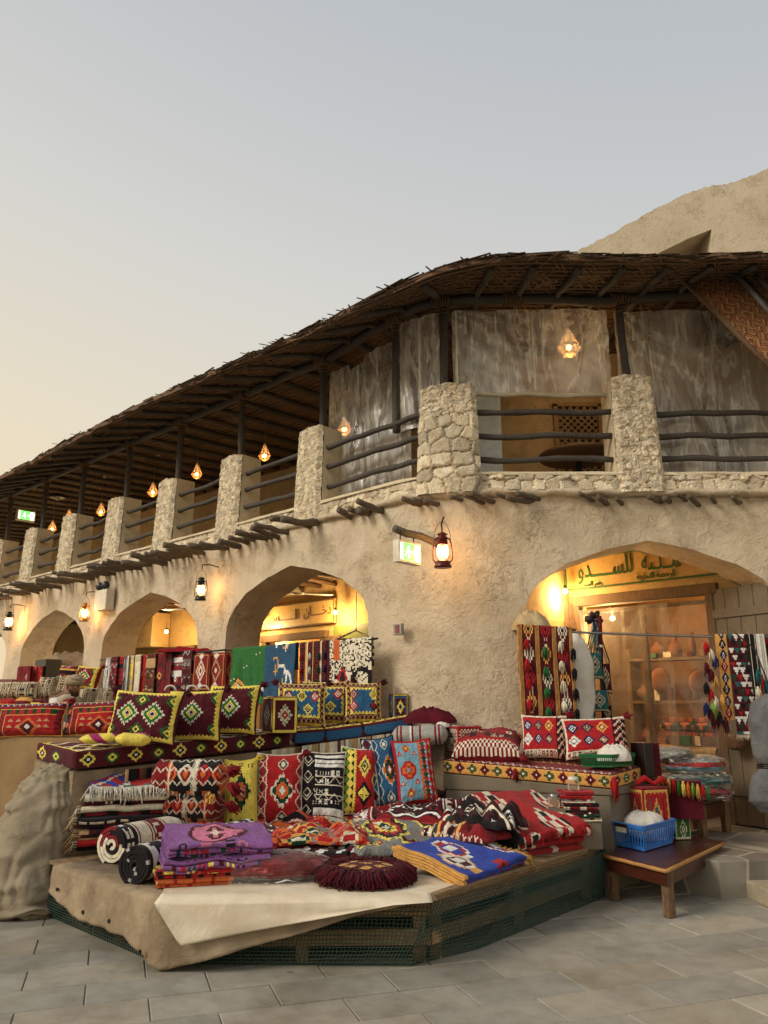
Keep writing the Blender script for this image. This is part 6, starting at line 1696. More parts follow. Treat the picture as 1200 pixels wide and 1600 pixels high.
# ---- the cushions
cushion('cushion', 'large maroon cushion with two stepped diamonds, leftmost on the maroon mattress', 'cushion', A(163, 1158, 7.25), A(272, 1166, 7.15), 1080, lean=14, t=.22, cv=cv_diamaroon(), tassel=True, group='maroon cushions on the left bench')
cushion('cushion', 'maroon cushion with one stepped diamond, middle of the three on the maroon mattress', 'cushion', A(255, 1162, 7.5), A(344, 1160, 7.45), 1078, lean=14, t=.20, cv=cv_diamaroon(60, 54, False), tassel=[(1, 1)], group='maroon cushions on the left bench')
cushion('cushion', 'maroon cushion beside the maroon box, rightmost of three on the maroon mattress', 'cushion', A(318, 1150, 7.85), A(400, 1150, 7.75), 1070, lean=14, t=.20, cv=cv_diamaroon(60, 54, False), tassel=[(1, 1)], group='maroon cushions on the left bench')
def box_item(label, name, cat, px, h, w_, d, yaw, cf, cl, ctp, mat='woven_cloth', group=None, base='maroon'):
    x = Vector((math.cos(yaw), math.sin(yaw), 0)); y = Vector((-x.y, x.x, 0)); p = Vector(px)     # p = nearest lower corner
    q = [p-y*0-x*0, p+x*w_, p+x*w_+y*d, p+y*d]
    return slab(name, label, cat, q, h, cf, cl, None, ctp, mat, .006, None, group, base)
cf = Cv(40, 34, 'maroon'); cf.frame(1, 2.4, 'yellow'); cf.frame_teeth(2, 1.5, 4, 'yellow'); cf.spiky(17, 20, 10, 12, ['cream', 'green', 'cream', 'rust', 'rust', 'white'], 3)
cl = Cv(40, 34, 'maroon'); cl.frame(1, 2.4, 'yellow'); cl.spiky(17, 20, 10, 12, ['lgrey', 'black', 'lgrey', 'maroon'], 3)
ctp = Cv(30, 30, 'maroon'); ctp.frame(1, 3, 'yellow'); ctp.zig(10, 6, 8, 2, 'cream')
box_item('maroon box pouf with one stepped diamond per side at the end of the maroon mattress', 'pouf', 'pouf', A(424, 1147, 7.85), .36, .27, .30, math.radians(28), cf, cl, ctp)
cushion('cushion', 'blue cushion with five small diamonds, leftmost on the blue mattress', 'cushion', A(430, 1136, 8.45), A(509, 1137, 8.5), 1067, lean=14, t=.18, cv=cv_blue(), tassel=True, group='blue cushions on the bench')
cushion('cushion', 'blue cushion half hidden between two others on the blue mattress', 'cushion', A(462, 1132, 8.75), A(548, 1132, 8.75), 1064, lean=14, t=.18, cv=cv_blue(), tassel=[(1, 1)], group='blue cushions on the bench')
cushion('cushion', 'blue cushion rightmost of the three, beside the small blue box', 'cushion', A(538, 1130, 8.62), A(597, 1130, 8.66), 1066, lean=14, t=.18, cv=cv_blue(52, 44, 2), tassel=[(1, 1)], group='blue cushions on the bench')
cf = Cv(30, 26, 'maroon'); cf.frame(1, 2.2, 'yellow'); cf.frame_teeth(3, 2, 5, 'blue'); cf.spiky(13, 15, 7, 8, ['yellow', 'yellow', 'blue', 'black'], 3)
cl = Cv(30, 26, 'blue'); cl.frame(0, 2.4, 'maroon'); cl.spiky(13, 15, 7, 8, ['yellow', 'dgreen', 'black'], 3)
box_item('small blue and maroon woven box next to the plaster corner', 'pouf', 'pouf', A(614, 1125, 8.7), .28, .17, .2, math.radians(12), cf, cl, ctp)
# right bench cushions
cushion('cushion', 'red cushion with small diamonds in front of the hanging rug, left of the pair', 'cushion', A(815, 1185, 7.95), A(889, 1187, 7.85), 1117, lean=16, t=.17, cv=cv_redgrid(), tassel=[(1, 1)], back='dred', group='red cushions on the right bench')
cushion('cushion', 'red cushion with small diamonds behind the green basket, right of the pair', 'cushion', A(884, 1188, 7.80), A(987, 1184, 7.72), 1121, lean=16, t=.17, cv=cv_redgrid(), tassel=[(1, 1)], back='dred', group='red cushions on the right bench')
o = cushion('cushion', 'fat red and cream brocade cushion lying on the right bench', 'cushion', A(705, 1183, 7.93), A(815, 1183, 7.78), None, h=.5, t=.30, cv=cv_check_brocade(), back='dred', flat=Vector((.12, .93, .36)), tassel=[(0, 1)])
cf = Cv(34, 30, 'dred'); cf.check(2, 2, 28, 30, 2, 'cream'); cf.frame(0, 2, 'red'); cf.glyphs(5, 5, 26, 30, ['dred', 'black', 'cream'], 6, 3, .6)
box_item('red and cream brocade box pouf at the left end of the right bench', 'pouf', 'pouf', A(716, 1178, 8.05), .27, .26, .38, math.radians(14), cf, cf, cv_brocade(30, 34, 8), base='dred')
# row standing at the back of the platform
fr_ = [('yellow cushion with a black rimmed diamond, leftmost of the upright row', 350, 402, 1186, 1297, 7.35, cv_yellow, 'yellow', 4),
       ('red cushion with a large toothed diamond in the upright row', 397, 472, 1177, 1293, 7.45, cv_redlong, 'dred', 1),
       ('black and white striped cushion in the upright row', 465, 536, 1174, 1290, 7.55, cv_bw, 'black', -2),
       ('red cushion with a black and yellow border in the upright row', 529, 586, 1168, 1275, 7.68, cv_redyel, 'black', -3),
       ('blue cushion with a white edged diamond in the upright row', 578, 630, 1152, 1262, 7.80, cv_teal, 'blue', 8),
       ('light blue cushion with a red star medallion, rightmost of the upright row', 624, 686, 1156, 1258, 7.72, cv_lblue, 'lblue', 6)]
for lb, x0, x1, y0, y1, Y_, fn, bk, sl in fr_:
    d = (x1-x0)*.5*math.tan(math.radians(sl)); cushion('cushion', lb, 'cushion', A(x0, y1+d, Y_), A(x1, y1-d, Y_+.05), y0, lean=17, t=.2, cv=fn(), back=bk, group='upright cushions at the back of the platform', piping={'dred': 'cream', 'lblue': 'red', 'yellow': 'yellow', 'black': 'cream', 'blue': 'black'}.get(bk), tassel=[(1, 1), (0, 1)] if bk in ('dred', 'yellow') else None)
# big red kilim cushions on the left counter
cushion('cushion', 'big red kilim cushion on the tan counter, cut by the left edge of the picture', 'cushion', A(-18, 1153, 7.6), A(97, 1150, 7.5), 1099, lean=16, t=.2, cv=cv_redkilim(), back='dred', tassel=[(1, 1)], group='red kilim cushions on the counter', piping='gold')
cushion('cushion', 'big red kilim cushion on the tan counter behind the yellow bordered maroon one', 'cushion', A(97, 1150, 7.55), A(205, 1146, 7.45), 1096, lean=16, t=.2, cv=cv_redkilim(), back='dred', tassel=[(1, 0)], group='red kilim cushions on the counter', piping='gold')
# ---- bolsters beside the yellow cushion
def bolster(label, a, b, R, cv, name='bolster', sq=.8, seed=0, group=None, endc='dred'):
    a, b = Vector(a), Vector(b); d = (b-a); L = d.length; d.normalize(); up = Vector((0, 0, 1)); y = up.cross(d).normalized(); z = d.cross(y); ar = cv.get() if isinstance(cv, Cv) else cv
    nu, nv = ar.shape[1], ar.shape[0]; P = np.zeros((nv+1, nu+1, 3))
    for i in range(nv+1):
        for j in range(nu+1):
            u, v = j/nu, i/nv; an = -PI*.6+2*PI*v; e = min(u, 1-u)*L; r = R*min(1, (max(e, 0)/.07))**.45 if e < .07 else R
            r = max(r, .012)*(1+.09*nz(math.cos(an)*1.5+seed, math.sin(an)*1.5, u*4)); P[i, j] = (a+d*(u*L)+y*math.cos(an)*-r+z*(math.sin(an)*r*sq))[:]
    m = MB(); m.grid(P, ar, flip=True); o = m.build(name, M['woven_cloth'], None, smooth=True); tag(o, label, 'bolster', group); return o
b1 = bolster('orange and black kilim bolster lying on top beside the yellow cushion', A(238, 1216, 7.1), A(358, 1216, 7.1), .175, cv_orangeblack(90, 80), sq=.9)
make_tassel(A(356, 1205, 6.98), b1, 'dred', .06, .1, (1, -.3, .2)); make_tassel(A(357, 1226, 6.98), b1, 'dred', .05, .12, (1, -.3, -.4))
b2 = bolster('black and orange bolster underneath the orange and black one', A(255, 1262, 7.08), A(352, 1262, 7.08), .14, cv_orangeblack(90, 80).a[:, ::-1]*np.array([.6, .5, .5]), sq=.85, seed=5)
make_tassel(A(330, 1245, 6.9), b2, 'gold', .05, .1, (0, -1, .1)); make_tassel(A(352, 1256, 6.95), b2, 'dred', .05, .12, (1, -.2, -.2))
b3 = bolster('dark red bolster at the bottom of the pile beside the yellow cushion', A(262, 1290, 7.1), A(352, 1290, 7.1), .10, cv_redkilim(70, 50), sq=.8, seed=8)
# grey striped roll and maroon cloth near the corner
c = Cv(40, 60, 'lgrey')
for k in (6, 10, 20, 22, 30, 46, 50): c.rect(k, 0, k+1.6, 40, 'dred' if k % 4 else 'white')
bolster('grey and red striped roll at the corner of the two benches', A(612, 1152, 8.25), A(700, 1147, 8.2), .13, c, sq=.8, seed=2)
clothpile(A(668, 1130, 8.4), .27, .18, .15, 'maroon_cloth', 'maroon_cloth', 'rumpled maroon cloth heaped against the plaster corner', 'cloth', 3)
clothpile(A(690, 1136, 8.32), .10, .1, .07, 'white_cloth', 'pink_cloth', 'scrap of pale cloth beside the rumpled maroon cloth', 'cloth', 5)
# yellow and pink cloths on the maroon mattress
bolster('rolled plain yellow cloth lying in front of the large maroon cushion', A(180, 1154, 6.95), A(236, 1157, 6.98), .075, Cv(20, 30, 'yellow'), 'rolled_cloth', .7, 3)
bolster('twisted yellow and pink cloth at the left end of the maroon mattress', A(124, 1156, 6.95), A(186, 1152, 6.98), .07, Cv(30, 40, 'yellow').put(Cv(30, 40).X*.0+((np.mgrid[0:30, 0:40][1]+np.mgrid[0:30, 0:40][0]) % 24 < 10) > 0, 'magenta'), 'rolled_cloth', .6, 6)
bolster('pink cloth edge under the yellow rolls', A(150, 1157, 7.08), A(232, 1147, 7.12), .05, Cv(20, 30, 'magenta'), 'rolled_cloth', .5, 9)
# ------------------------------------------------------------------ stack of folded rugs at the left of the platform
def kil(h, w_, bg, cols, seed=0, rows=8, kind=0):
    r = np.random.default_rng(seed); c = Cv(h, w_, bg); y = 0; k = 0
    while y < h:
        b = int(r.integers(3, 9)); col = cols[r.integers(len(cols))]; t = r.integers(0, 4)
        if t == 0: c.rect(0, y, w_, y+b, col)
        elif t == 1: c.zig(y, b*.8, b*2+2, 2., col); c.zig(y+2, b*.8, b*2+2, 1., cols[r.integers(len(cols))])
        elif t == 2:
            for x in range(0, w_, b*2+1): c.dia(x, y+b/2, b*.95, b*.6, col); c.dia(x, y+b/2, b*.4, b*.25, cols[r.integers(len(cols))])
        else: c.glyphs(0, y, w_, y+b, cols, max(4, min(b, 6)), int(r.integers(99)), .55)
        y += b+int(r.integers(0, 3)); k += 1
    return c
sx = Vector((.93, .36, 0)); SC = Z(205, 1322, PT); SC.z = PT+.02
def topcanv():
    c = Cv(150, 60, 'red'); 
    for y in range(0, 150, 10): c.zig(y, 5, 20, 4, ['royal', 'navy', 'purple', 'orange', 'teal', 'red'][(y//10) % 6])
    c.rect(0, 0, 60, 150, 'red') if False else None
    c.put((c.Y > 110) & (c.X > 25), 'red'); c.spiky(52, 135, 10, 12, ['teal', 'orange', 'purple'], 4); c.put((c.X < 25) & (c.Y > 100) & (((c.X+c.Y*1.0) % 13) < 6), 'royal'); c.put((c.X < 25) & (c.Y > 100) & (((c.X-c.Y*1.0) % 17) < 3), 'cream'); return c.a
stk = [(.085, ['tan', 'cream'], kil(90, 60, 'maroon', ['black', 'red', 'cream'], 3), 'lowest rug of the left stack, dark red with tan tassels', .92, .62, 3),
       (.085, ['tan', 'sand'], kil(90, 60, 'maroon', ['dred', 'black', 'tan'], 5), 'second rug from the bottom of the left stack, maroon with tan tassels', .90, .60, 3),
       (.08, ['tan', 'cream'], kil(90, 60, 'dred', ['cream', 'black', 'maroon'], 7), 'middle rug of the left stack, dark red with cream knotted tassels', .94, .60, 3),
       (.075, None, kil(90, 60, 'maroon', ['red', 'black', 'cream'], 9), 'maroon and black rug second from the top of the left stack', .84, .56, 3)]
stk = [(a*1.12, *r_) for a, *r_ in stk]
z = PT+.02
stk.insert(2, (.085, ['tan', 'sand'], kil(90, 60, 'black', ['dred', 'cream', 'maroon'], 15), 'black rug low in the left stack with knotted tan tassels', .92, .6, 3))
for i, (h_, fc, cc, lb, w_, d_, n_) in enumerate(stk):
    folded_rug(lb, SC+Vector((.02*math.sin(i*3), .02*math.cos(i*2), z-SC.z)), sx, w_, d_, n_, h_/n_, cc.a, cr=.022, tilt=(.02*math.sin(i), -.05*i*.6, 1), seed=i+2, fr_side='L' if fc else None, fr_cols=fc, frL=.10, frn=26, group='folded rugs stacked at the left of the platform'); z += h_
folded_rug('top rug of the left stack, red and blue diamonds with a white fringe', SC+Vector((.03, -.02, z-SC.z)), sx, .86, .56, 3, .024, topcanv(), cr=.03, seed=11, tilt=(.02, -.46, 1), fr_side='F', fr_cols=['white', 'cream'], frL=.11, frn=90, group='folded rugs stacked at the left of the platform')
# ---- rolled rugs
def cv_creamroll():
    c = Cv(200, 90, 'cream')
    for x in (6, 30, 58, 84):
        for y in range(0, 200, 16): c.rect(0, y, 1, y+16, ['cream', 'black', 'dred', 'cream'][y//16 % 4])
        c.rect(x-5, 0, x+5, 200, 'black' if x != 30 else 'dred'); c.glyphs(x-4, 0, x+4, 200, ['cream', 'white'] if x != 30 else ['black', 'cream'], 7, x, .5); c.rect(x-7, 0, x-6, 200, 'dred'); c.rect(x+6, 0, x+7, 200, 'dred')
    return c.a
def cv_blackroll():
    c = Cv(220, 90, 'black')
    for x in range(4, 90, 12):
        c.rect(x-1, 0, x, 220, 'cream')
        for y in range(0, 220, 27): c.rect(0, y, 1, y+2, 'lgrey')
        for y in range(0, 220, 6): c.put((abs(c.Y-y) < 3) & (c.X > x) & (c.X < x+5-abs(c.Y-y)*1.6), 'white'); 
        c.glyphs(x+5, 0, x+10, 220, ['white', 'cream'], 5, x, .4)
    return c.a
e1, e2 = Z(174, 1322, PT+.14), Z(330, 1288, PT+.14)
rolled_rug('rolled cream rug with black and red bands, end spiral facing left', (e1+e2)/2-Vector((0, 0, .135)), e2-e1, (e2-e1).length, .138, cv_creamroll(), turns=4, nW=80, seed=2)
e1, e2 = Z(210, 1353, PT+.13), Z(385, 1305, PT+.13)
rolled_rug('rolled black rug with white woven triangles, in front of the cream roll', (e1+e2)/2-Vector((0, 0, .125)), e2-e1, (e2-e1).length, .128, cv_blackroll(), turns=4, nW=84, seed=7)
# ---- purple stack
px_ = Vector((.96, .28, 0)).normalized(); pc_ = Z(335, 1391, PT)+Vector((-px_.y, px_.x, 0))*.25
def cv_purple(seed):
    c = Cv(130, 70, 'purple'); c.put((((c.X-35)/20)**2+((c.Y-118)/11)**2 < 1), 'maroon'); c.put((((c.X-35)/17)**2+((c.Y-118)/9)**2 < 1), 'pink'); c.star(35, 118, 7, ['maroon', 'pink', 'cream']); c.glyphs(8, 100, 62, 108, ['pink', 'maroon', 'black'], 7, seed, .5)
    for y in range(0, 95, 10): c.glyphs(0, y, 70, y+9, ['yellow', 'dgreen', 'red', 'maroon', 'navy'], 5, seed+y, .6)
    c.glyphs(0, 90, 70, 99, ['yellow', 'dgreen', 'dred', 'black', 'cream'], 5, seed+3, .6); c.rect(0, 0, 4, 130, 'purple'); c.rect(66, 0, 70, 130, 'purple'); return c.a
z = PT+.02
for i, (bg, cs, lb, wd) in enumerate([('orange', ['red', 'yellow', 'black'], 'bottom orange cloth of the pile under the purple rug', .5), ('red', ['orange', 'yellow', 'black'], 'thin red and orange cloth just under the purple rugs', .52)]):
    folded_rug(lb, Vector((pc_.x, pc_.y, z))-px_*.13, px_, wd, .40, 3, .018, kil(90, 60, bg, cs, 20+i).a, seed=20+i, cr=.006, name='folded_cloth', cat='cloth'); z += .056
for i in range(2):
    folded_rug(['purple bordered rug with yellow and green motifs under the top purple rug', 'purple rug with a pink flower medallion on top of its pile'][i], Vector((pc_.x, pc_.y, z))+px_*.02*i, px_, .70, .46, 5, .0165, cv_purple(i*5), seed=25+i, cr=.040, tilt=(.0, -.13, 1), fr=3.5, group='purple rugs'); z += .086
# ---- plastic wrapped textile
def bagged(label, c, rx, ry, h, cols, seed=0, yaw=0., ext=None, group=None):
    c = Vector(c); R_ = Matrix.Rotation(yaw, 3, 'Z'); t = thing('bagged_textile', label, 'bagged textile', c, group)
    def blob(s, cv_, nm, mat, crk):
        m = MB(); nv, nu = 40, 80; P = np.zeros((nv+1, nu+1, 3))
        for i in range(nv+1):
            for j in range(nu+1):
                ph, a = PI*i/nv, 2*PI*j/nu; sx_, sy_ = math.sin(ph)**.6*math.cos(a), math.sin(ph)**.6*math.sin(a)
                q = 1+crk*nz(math.cos(a)*2.2+seed, math.sin(a)*2.2, i*.12)+crk*.7*nz(math.cos(a)*6+seed, math.sin(a)*6, i*.4)
                v = Vector((sx_*rx*q*s, sy_*ry*q*s, (1-math.cos(ph))/2*h*(s+.04*crk)+.01*crk*8*nz(a*3, ph*6, seed))); v.z = max(v.z, .002 if s > 1 else .004); P[i, j] = (c+R_ @ v)[:]
        m.grid(P, cv_); m.build(nm, M[mat], t, smooth=True)
    blob(.97, kil(40, 80, cols[0], cols, seed).get(), 'textile', 'woven_cloth', .14); blob(1.05, None, 'wrap', 'bag_plastic', .15)
    m = MB(); nu = 30; P = np.zeros((6, nu+1, 3))           # loose flap of plastic
    for i in range(6):
        for j in range(nu+1):
            u = j/nu-.5; v = Vector((u*rx*1.5, -ry*(.98+.14*i/5)+.02*nz(u*9, i, seed), .055-.010*i+.022*nz(u*8, i*.6, seed+2))); v.z = max(v.z, .004); P[i, j] = (c+R_ @ v)[:]
    m.grid(P); m.build('plastic_flap', M['bag_plastic'], t, smooth=True, color=False); return t
c = Z(428, 1372, PT+.02); bagged('red patterned textile sealed in crinkled clear plastic at the platform front', Vector((c.x-.01, c.y-.03, PT+.02)), .38, .19, .17, ['dred', 'cream', 'maroon', 'pinkred', 'dred'], 5, .12)
# ---- round maroon mat with fringe
def round_mat():
    c = Z(571, 1375, PT+.02); c.y -= .03; c.z = PT+.02; t = thing('round_cushion', 'round maroon tufted cushion with gold woven top and thick fringe', 'cushion', c); m = MB(); nr, na = 22, 96; P = np.zeros((nr+1, na+1, 3)); cc = np.zeros((nr, na, 3))
    for i in range(nr+1):
        for j in range(na+1):
            r, a = i/nr, 2*PI*j/na; P[i, j] = (c+Vector((math.cos(a)*r*.24, math.sin(a)*r*.22, .115-.035*r**3+.006*nz(math.cos(a)*r*4, math.sin(a)*r*4, 2))))[:]
            if i < nr and j < na:
                X, Y_ = math.cos(a)*r, math.sin(a)*r; col = 'maroon'
                if .80 < r < .97: col = 'gold' if (int(a*20/PI)+int(r*30)) % 3 else 'maroon'
                elif r <= .80:
                    for (qx, qy) in ((0, 0), (.38, .30), (-.38, .30), (.38, -.32), (-.38, -.32), (0, .55), (0, -.55), (.62, 0), (-.62, 0)):
                        dd_ = abs(X-qx)+abs(Y_-qy)*1.2
                        if dd_ < .19: col = 'gold' if dd_ > .08 else 'dred'
                        if dd_ < .04: col = 'cream'
                cc[i, j] = pc(col)
    m.grid(P, cc, flip=True); m.build('woven_top', M['woven_cloth'], t, smooth=True)
    rd = random.Random(4)
    m = MB()
    for k in range(1500):
        a = rd.uniform(0, 2*PI); r0 = rd.uniform(.80, 1.0); p = c+Vector((math.cos(a)*r0*.245, math.sin(a)*r0*.225, .10-.04*(r0-.8)/.2+rd.uniform(-.03, .01))); rr = rd.uniform(.29, .36); q = c+Vector((math.cos(a+rd.uniform(-.12, .12))*rr, math.sin(a+rd.uniform(-.1, .1))*rr*.95, rd.uniform(.0, .07)))
        mid = p.lerp(q, .5)+Vector((0, 0, .035)); m.tube([p, mid, q], [.006, .008, .006], 4, pc('maroon')*rd.uniform(.6, 1.3))
    m.build('fringe', M['woven_cloth'], t, smooth=True)
    m = MB(); m.lathe([(.0, .0), (.25, 0), (.27, .03), (.25, .09), (.0, .11)], c, 40); m.build('stuffing', M['fringe_maroon'], t, smooth=True, color=False)
round_mat()
# ------------------------------------------------------------------ rugs spread over the middle of the platform
dA = (A4-A3).normalized(); nA = Vector((-dA.y, dA.x, 0))
def cv_bluerug():
    c = Cv(140, 70, 'royal')
    for k, (x, y) in enumerate(((16, 122), (40, 108), (62, 124), (10, 96), (54, 92), (30, 130))): c.conc(x, y, 9, 8, [['gold', 'white', 'maroon', 'white'], ['red', 'maroon', 'white'], ['white', 'red', 'royal', 'white']][k % 3], 2); 
    for y in range(0, 84, 7): c.rect(0, y, 70, y+2, 'gold'); c.zig(y+3, 3, 8, 1.6, 'dred')
    for x in range(0, 70, 8): c.conc(x, 86, 6, 8, ['gold', 'white', 'maroon'], 1)
    c.rect(0, 0, 3, 140, 'gold'); c.rect(67, 0, 70, 140, 'gold'); return c.a
bp = Z(775, 1366, PT+.02)+nA*.30
bl_ = folded_rug('blue folded rug with red and white medallions and a gold knotted edge', Vector((bp.x, bp.y, PT+.022)), dA, .86, .54, 5, .019, cv_bluerug(), cr=.038, endjit=.04, seed=33, tilt=(.15, -.13, 1), fr_side='R', fr_cols=['gold', 'yellow'], frL=.09, frn=30)
def cv_redcross():
    c = Cv(150, 80, 'red')
    for (x, y) in ((18, 138), (18, 112), (50, 126), (50, 98), (74, 140), (76, 110), (18, 84), (50, 70), (18, 50), (50, 40), (76, 80), (18, 20), (50, 12)):
        c.conc(x, y, 12, 10, ['cream', 'black', 'cream', 'red', 'cream'], 3)
    c.rect(0, 0, 3, 150, 'black'); c.check(3, 0, 7, 150, 2, 'cream'); return c.a
rp = Z(872, 1332, PT+.02)+nA*.34
rc_ = folded_rug('red folded rug with black and white stepped crosses and red fringe at the right end', Vector((rp.x, rp.y, PT+.022)), (dA*.95+Vector((.35, -.05, 0))), .80, .62, 5, .046, cv_redcross(), cr=.055, fr=2.2, seed=41, tilt=(.10, -.42, 1), fr_side='F', fr_cols=['red', 'red', 'dred'], frL=.09, frn=40, endjit=.05)
def cv_grey():
    c = Cv(110, 80, 'grey')
    for (x, y, s_) in ((18, 92, 1), (62, 84, 1.1)):
        for r, col in ((17, 'yellow'), (15, 'black'), (12, 'red'), (8, 'yellow'), (5, 'black'), (3, 'white')):
            q = np.hypot((c.X-x), (c.Y-y)*1.2)+1.2*np.sin(np.arctan2(c.Y-y, c.X-x)*9); c.put(q < r*s_, col)
    return c.a
gp = Z(650, 1332, PT+.02)
folded_rug('grey folded rug with yellow and red flower medallions left of the blue rug', Vector((gp.x, gp.y+.12, PT+.022)), Vector((.97, .22, 0)), .88, .54, 4, .026, cv_grey(), cr=.03, seed=45, tilt=(0, -.24, 1))
def cv_redor():
    c = Cv(140, 90, 'red')
    for k, (x, y) in enumerate([(x+((y//18) % 2)*11, y) for y in range(4, 140, 18) for x in range(4, 90, 22)]): c.conc(x, y, 10, 9, [['orange', 'dred', 'orange'], ['gold', 'dgreen', 'cream'], ['grey', 'orange', 'red'], ['orange', 'cream', 'red']][k % 4], 3)
    return c.a
def cv_bwg():
    c = Cv(120, 70, 'maroon')
    for y in range(0, 120, 12): c.teeth(y, 8, 10, 'white', ph=y*.1); c.teeth(y, 5, 10, 'black', ph=y*.1+.5)
    for y in range(6, 120, 24): c.conc(35, y, 14, 6, ['green', 'black', 'cream'], 2); c.conc(4, y+10, 8, 6, ['lime', 'black'], 2)
    return c.a
p = Z(545, 1305, PT+.02); folded_rug('crumpled red rug with orange and grey diamonds in the middle of the platform', Vector((p.x, p.y+.05, PT+.022)), Vector((.98, .05, 0)), 1.15, .70, 4, .034, cv_redor(), cr=.07, fr=2.6, seed=51, endjit=.08, tilt=(0, -.22, 1))
p = Z(455, 1338, PT+.02); folded_rug('dark red rug with black and white zigzags beside the plastic wrapped textile', Vector((p.x, p.y+.05, PT+.022)), Vector((.97, -.12, 0)), .95, .44, 3, .030, cv_bwg(), cr=.055, fr=3, seed=53, endjit=.05, tilt=(0, -.25, 1))
p = Z(430, 1303, PT+.02); folded_rug('black and cream striped rug lying below the black and white cushion', Vector((p.x, p.y+.15, PT+.022)), Vector((.98, .18, 0)), .98, .42, 3, .022, kil(110, 70, 'cream', ['black', 'black', 'white'], 61).a, cr=.022, seed=55)
p = Z(540, 1290, PT+.02); folded_rug('yellow and green bordered cloth peeping out behind the crumpled red rug', Vector((p.x, p.y+.15, PT+.03)), Vector((.97, .2, 0)), .40, .34, 5, .03, kil(110, 70, 'yellow', ['lime', 'dred', 'navy', 'yellow'], 62).a, cr=.02, seed=57)
def cv_sadu(bg='maroon', seed=0, cols=('white', 'black', 'red', 'maroon')):
    c = Cv(120, 64, bg)
    for x in range(0, 64, 9): c.rect(x, 0, x+1.3, 120, cols[0]); 
    for k, x in enumerate(range(2, 64, 9)):
        for y in range(0, 120, 8): c.put((abs(c.Y-y) < 4) & (c.X > x) & (c.X < x+6-abs(c.Y-y)*1.4), cols[(k+1) % len(cols)])
    return c.a
def put_rug(label, px, py, dz, xd, w_, d_, n_, th, cv_, seed, cr=.03, tilt=None, fr=3., dy=0, **k):
    p = Z(px, py, PT+.02); return folded_rug(label, Vector((p.x, p.y+dy, PT+.022+dz*1.5)), xd, w_, d_, n_, th*1.25, cv_, cr=cr*1.3, seed=seed, fr=fr, tilt=tilt or (.05, -.24, 1), endjit=.04, **k)
put_rug('cream and maroon folded rug pointing diagonally behind the grey rug', 625, 1288, .0, Vector((.8, -.6, 0)), .62, .40, 4, .034, cv_sadu('maroon', 1, ('cream', 'black', 'cream', 'dred')), 71, .03)
put_rug('white zigzag rug folded below the light blue cushion', 640, 1270, .04, Vector((.93, .30, 0)), .60, .42, 4, .036, cv_bwg()[::-1], 72, .03, dy=.1)
put_rug('red and white sadu rug beside the light blue cushion', 700, 1278, .05, Vector((.75, -.62, 0)), .85, .44, 5, .034, cv_sadu('dred', 2, ('white', 'red', 'black', 'white')), 73, .05, dy=.12)
put_rug('black rug with large white spots in the right hand heap', 715, 1290, .09, Vector((.85, -.48, 0)), .60, .40, 4, .040, kil(120, 64, 'black', ['white', 'black', 'maroon'], 75).a, 74, .06, dy=.1)
st = Cv(120, 64, 'dred')
for k, x in enumerate(range(0, 40, 4)): st.rect(x, 0, x+3, 120, ['orange', 'black', 'cream', 'dgreen', 'gold', 'maroon', 'cream', 'black', 'rust', 'gold'][k])
st.zig(0, 3, 6, 1, 'cream')
put_rug('rust orange and green striped rug folded diagonally before the red cross rug', 728, 1312, .04, Vector((.60, -.80, 0)), .72, .34, 4, .034, st.a, 76, .05, dy=.08)
put_rug('maroon rug with white framed squares heaped beside the red cross rug', 768, 1300, .05, Vector((.62, -.78, 0)), .80, .36, 4, .036, kil(120, 64, 'maroon', ['white', 'black', 'cream'], 77).a, 77, .05, dy=.12)
put_rug('black and cream fringed rug at the top of the right hand heap', 745, 1270, .10, Vector((.93, -.30, 0)), .74, .44, 4, .034, cv_sadu('black', 5, ('cream', 'red', 'white', 'maroon')), 79, .05, dy=.2)
put_rug('dark brown striped rug with twisted fringe by the grey bench', 800, 1268, .07, Vector((.80, .52, 0)), .62, .32, 4, .036, kil(110, 60, 'brown', ['maroon', 'cream', 'black', 'dred'], 81).a, 80, .03, dy=.2, fr_side='R', fr_cols=['brown', 'maroon'], frL=.12, frn=18)
put_rug('flat multicolour rug under the right hand heap', 690, 1318, .0, Vector((.9, -.3, 0)), .9, .5, 2, .026, kil(110, 60, 'dred', ['orange', 'navy', 'cream', 'grey'], 83).a, 82, .02, dy=.18)
# ---- small folded cloths and glass jars in front of the grey bench
p = A(907, 1284, 7.05); bx = MB(); bx.box((p.x+.0, p.y+.14, (p.z+PT)/2+.0), .36, .30, p.z-PT-.0); 
o = bx.build('low_box', M['bench_grey'], None, color=False, bevel=.01); tag(o, 'small grey covered box under the pile of little folded cloths', 'box')
z = p.z+.003
for i in range(8):
    folded_rug('little folded cloth, '+['sand coloured, at the bottom of the small pile', 'dark green, second from the bottom of the small pile', 'maroon, third from the bottom of the small pile', 'cream patterned, fourth from the bottom of the small pile', 'black and white, fifth from the bottom of the small pile', 'grey, third from the top of the small pile', 'bright red, second from the top of the small pile', 'red with trailing ends, on top of the small pile'][i], Vector((p.x+random.uniform(-.02, .02), p.y+.12, z)), Vector((.97, -.1+random.uniform(-.1, .1), 0)), .36-.015*i, .26, 2, .014, kil(40, 40, ['sand', 'dgreen', 'maroon', 'cream', 'black', 'grey', 'red', 'red'][i], ['black', 'cream', 'dred'] if i < 6 else ['red', 'dred'], 90+i).a, cr=.01, seed=90+i, nW=18, seg=10, name='folded_cloth', cat='cloth', group='small pile of folded cloths'); z += .030
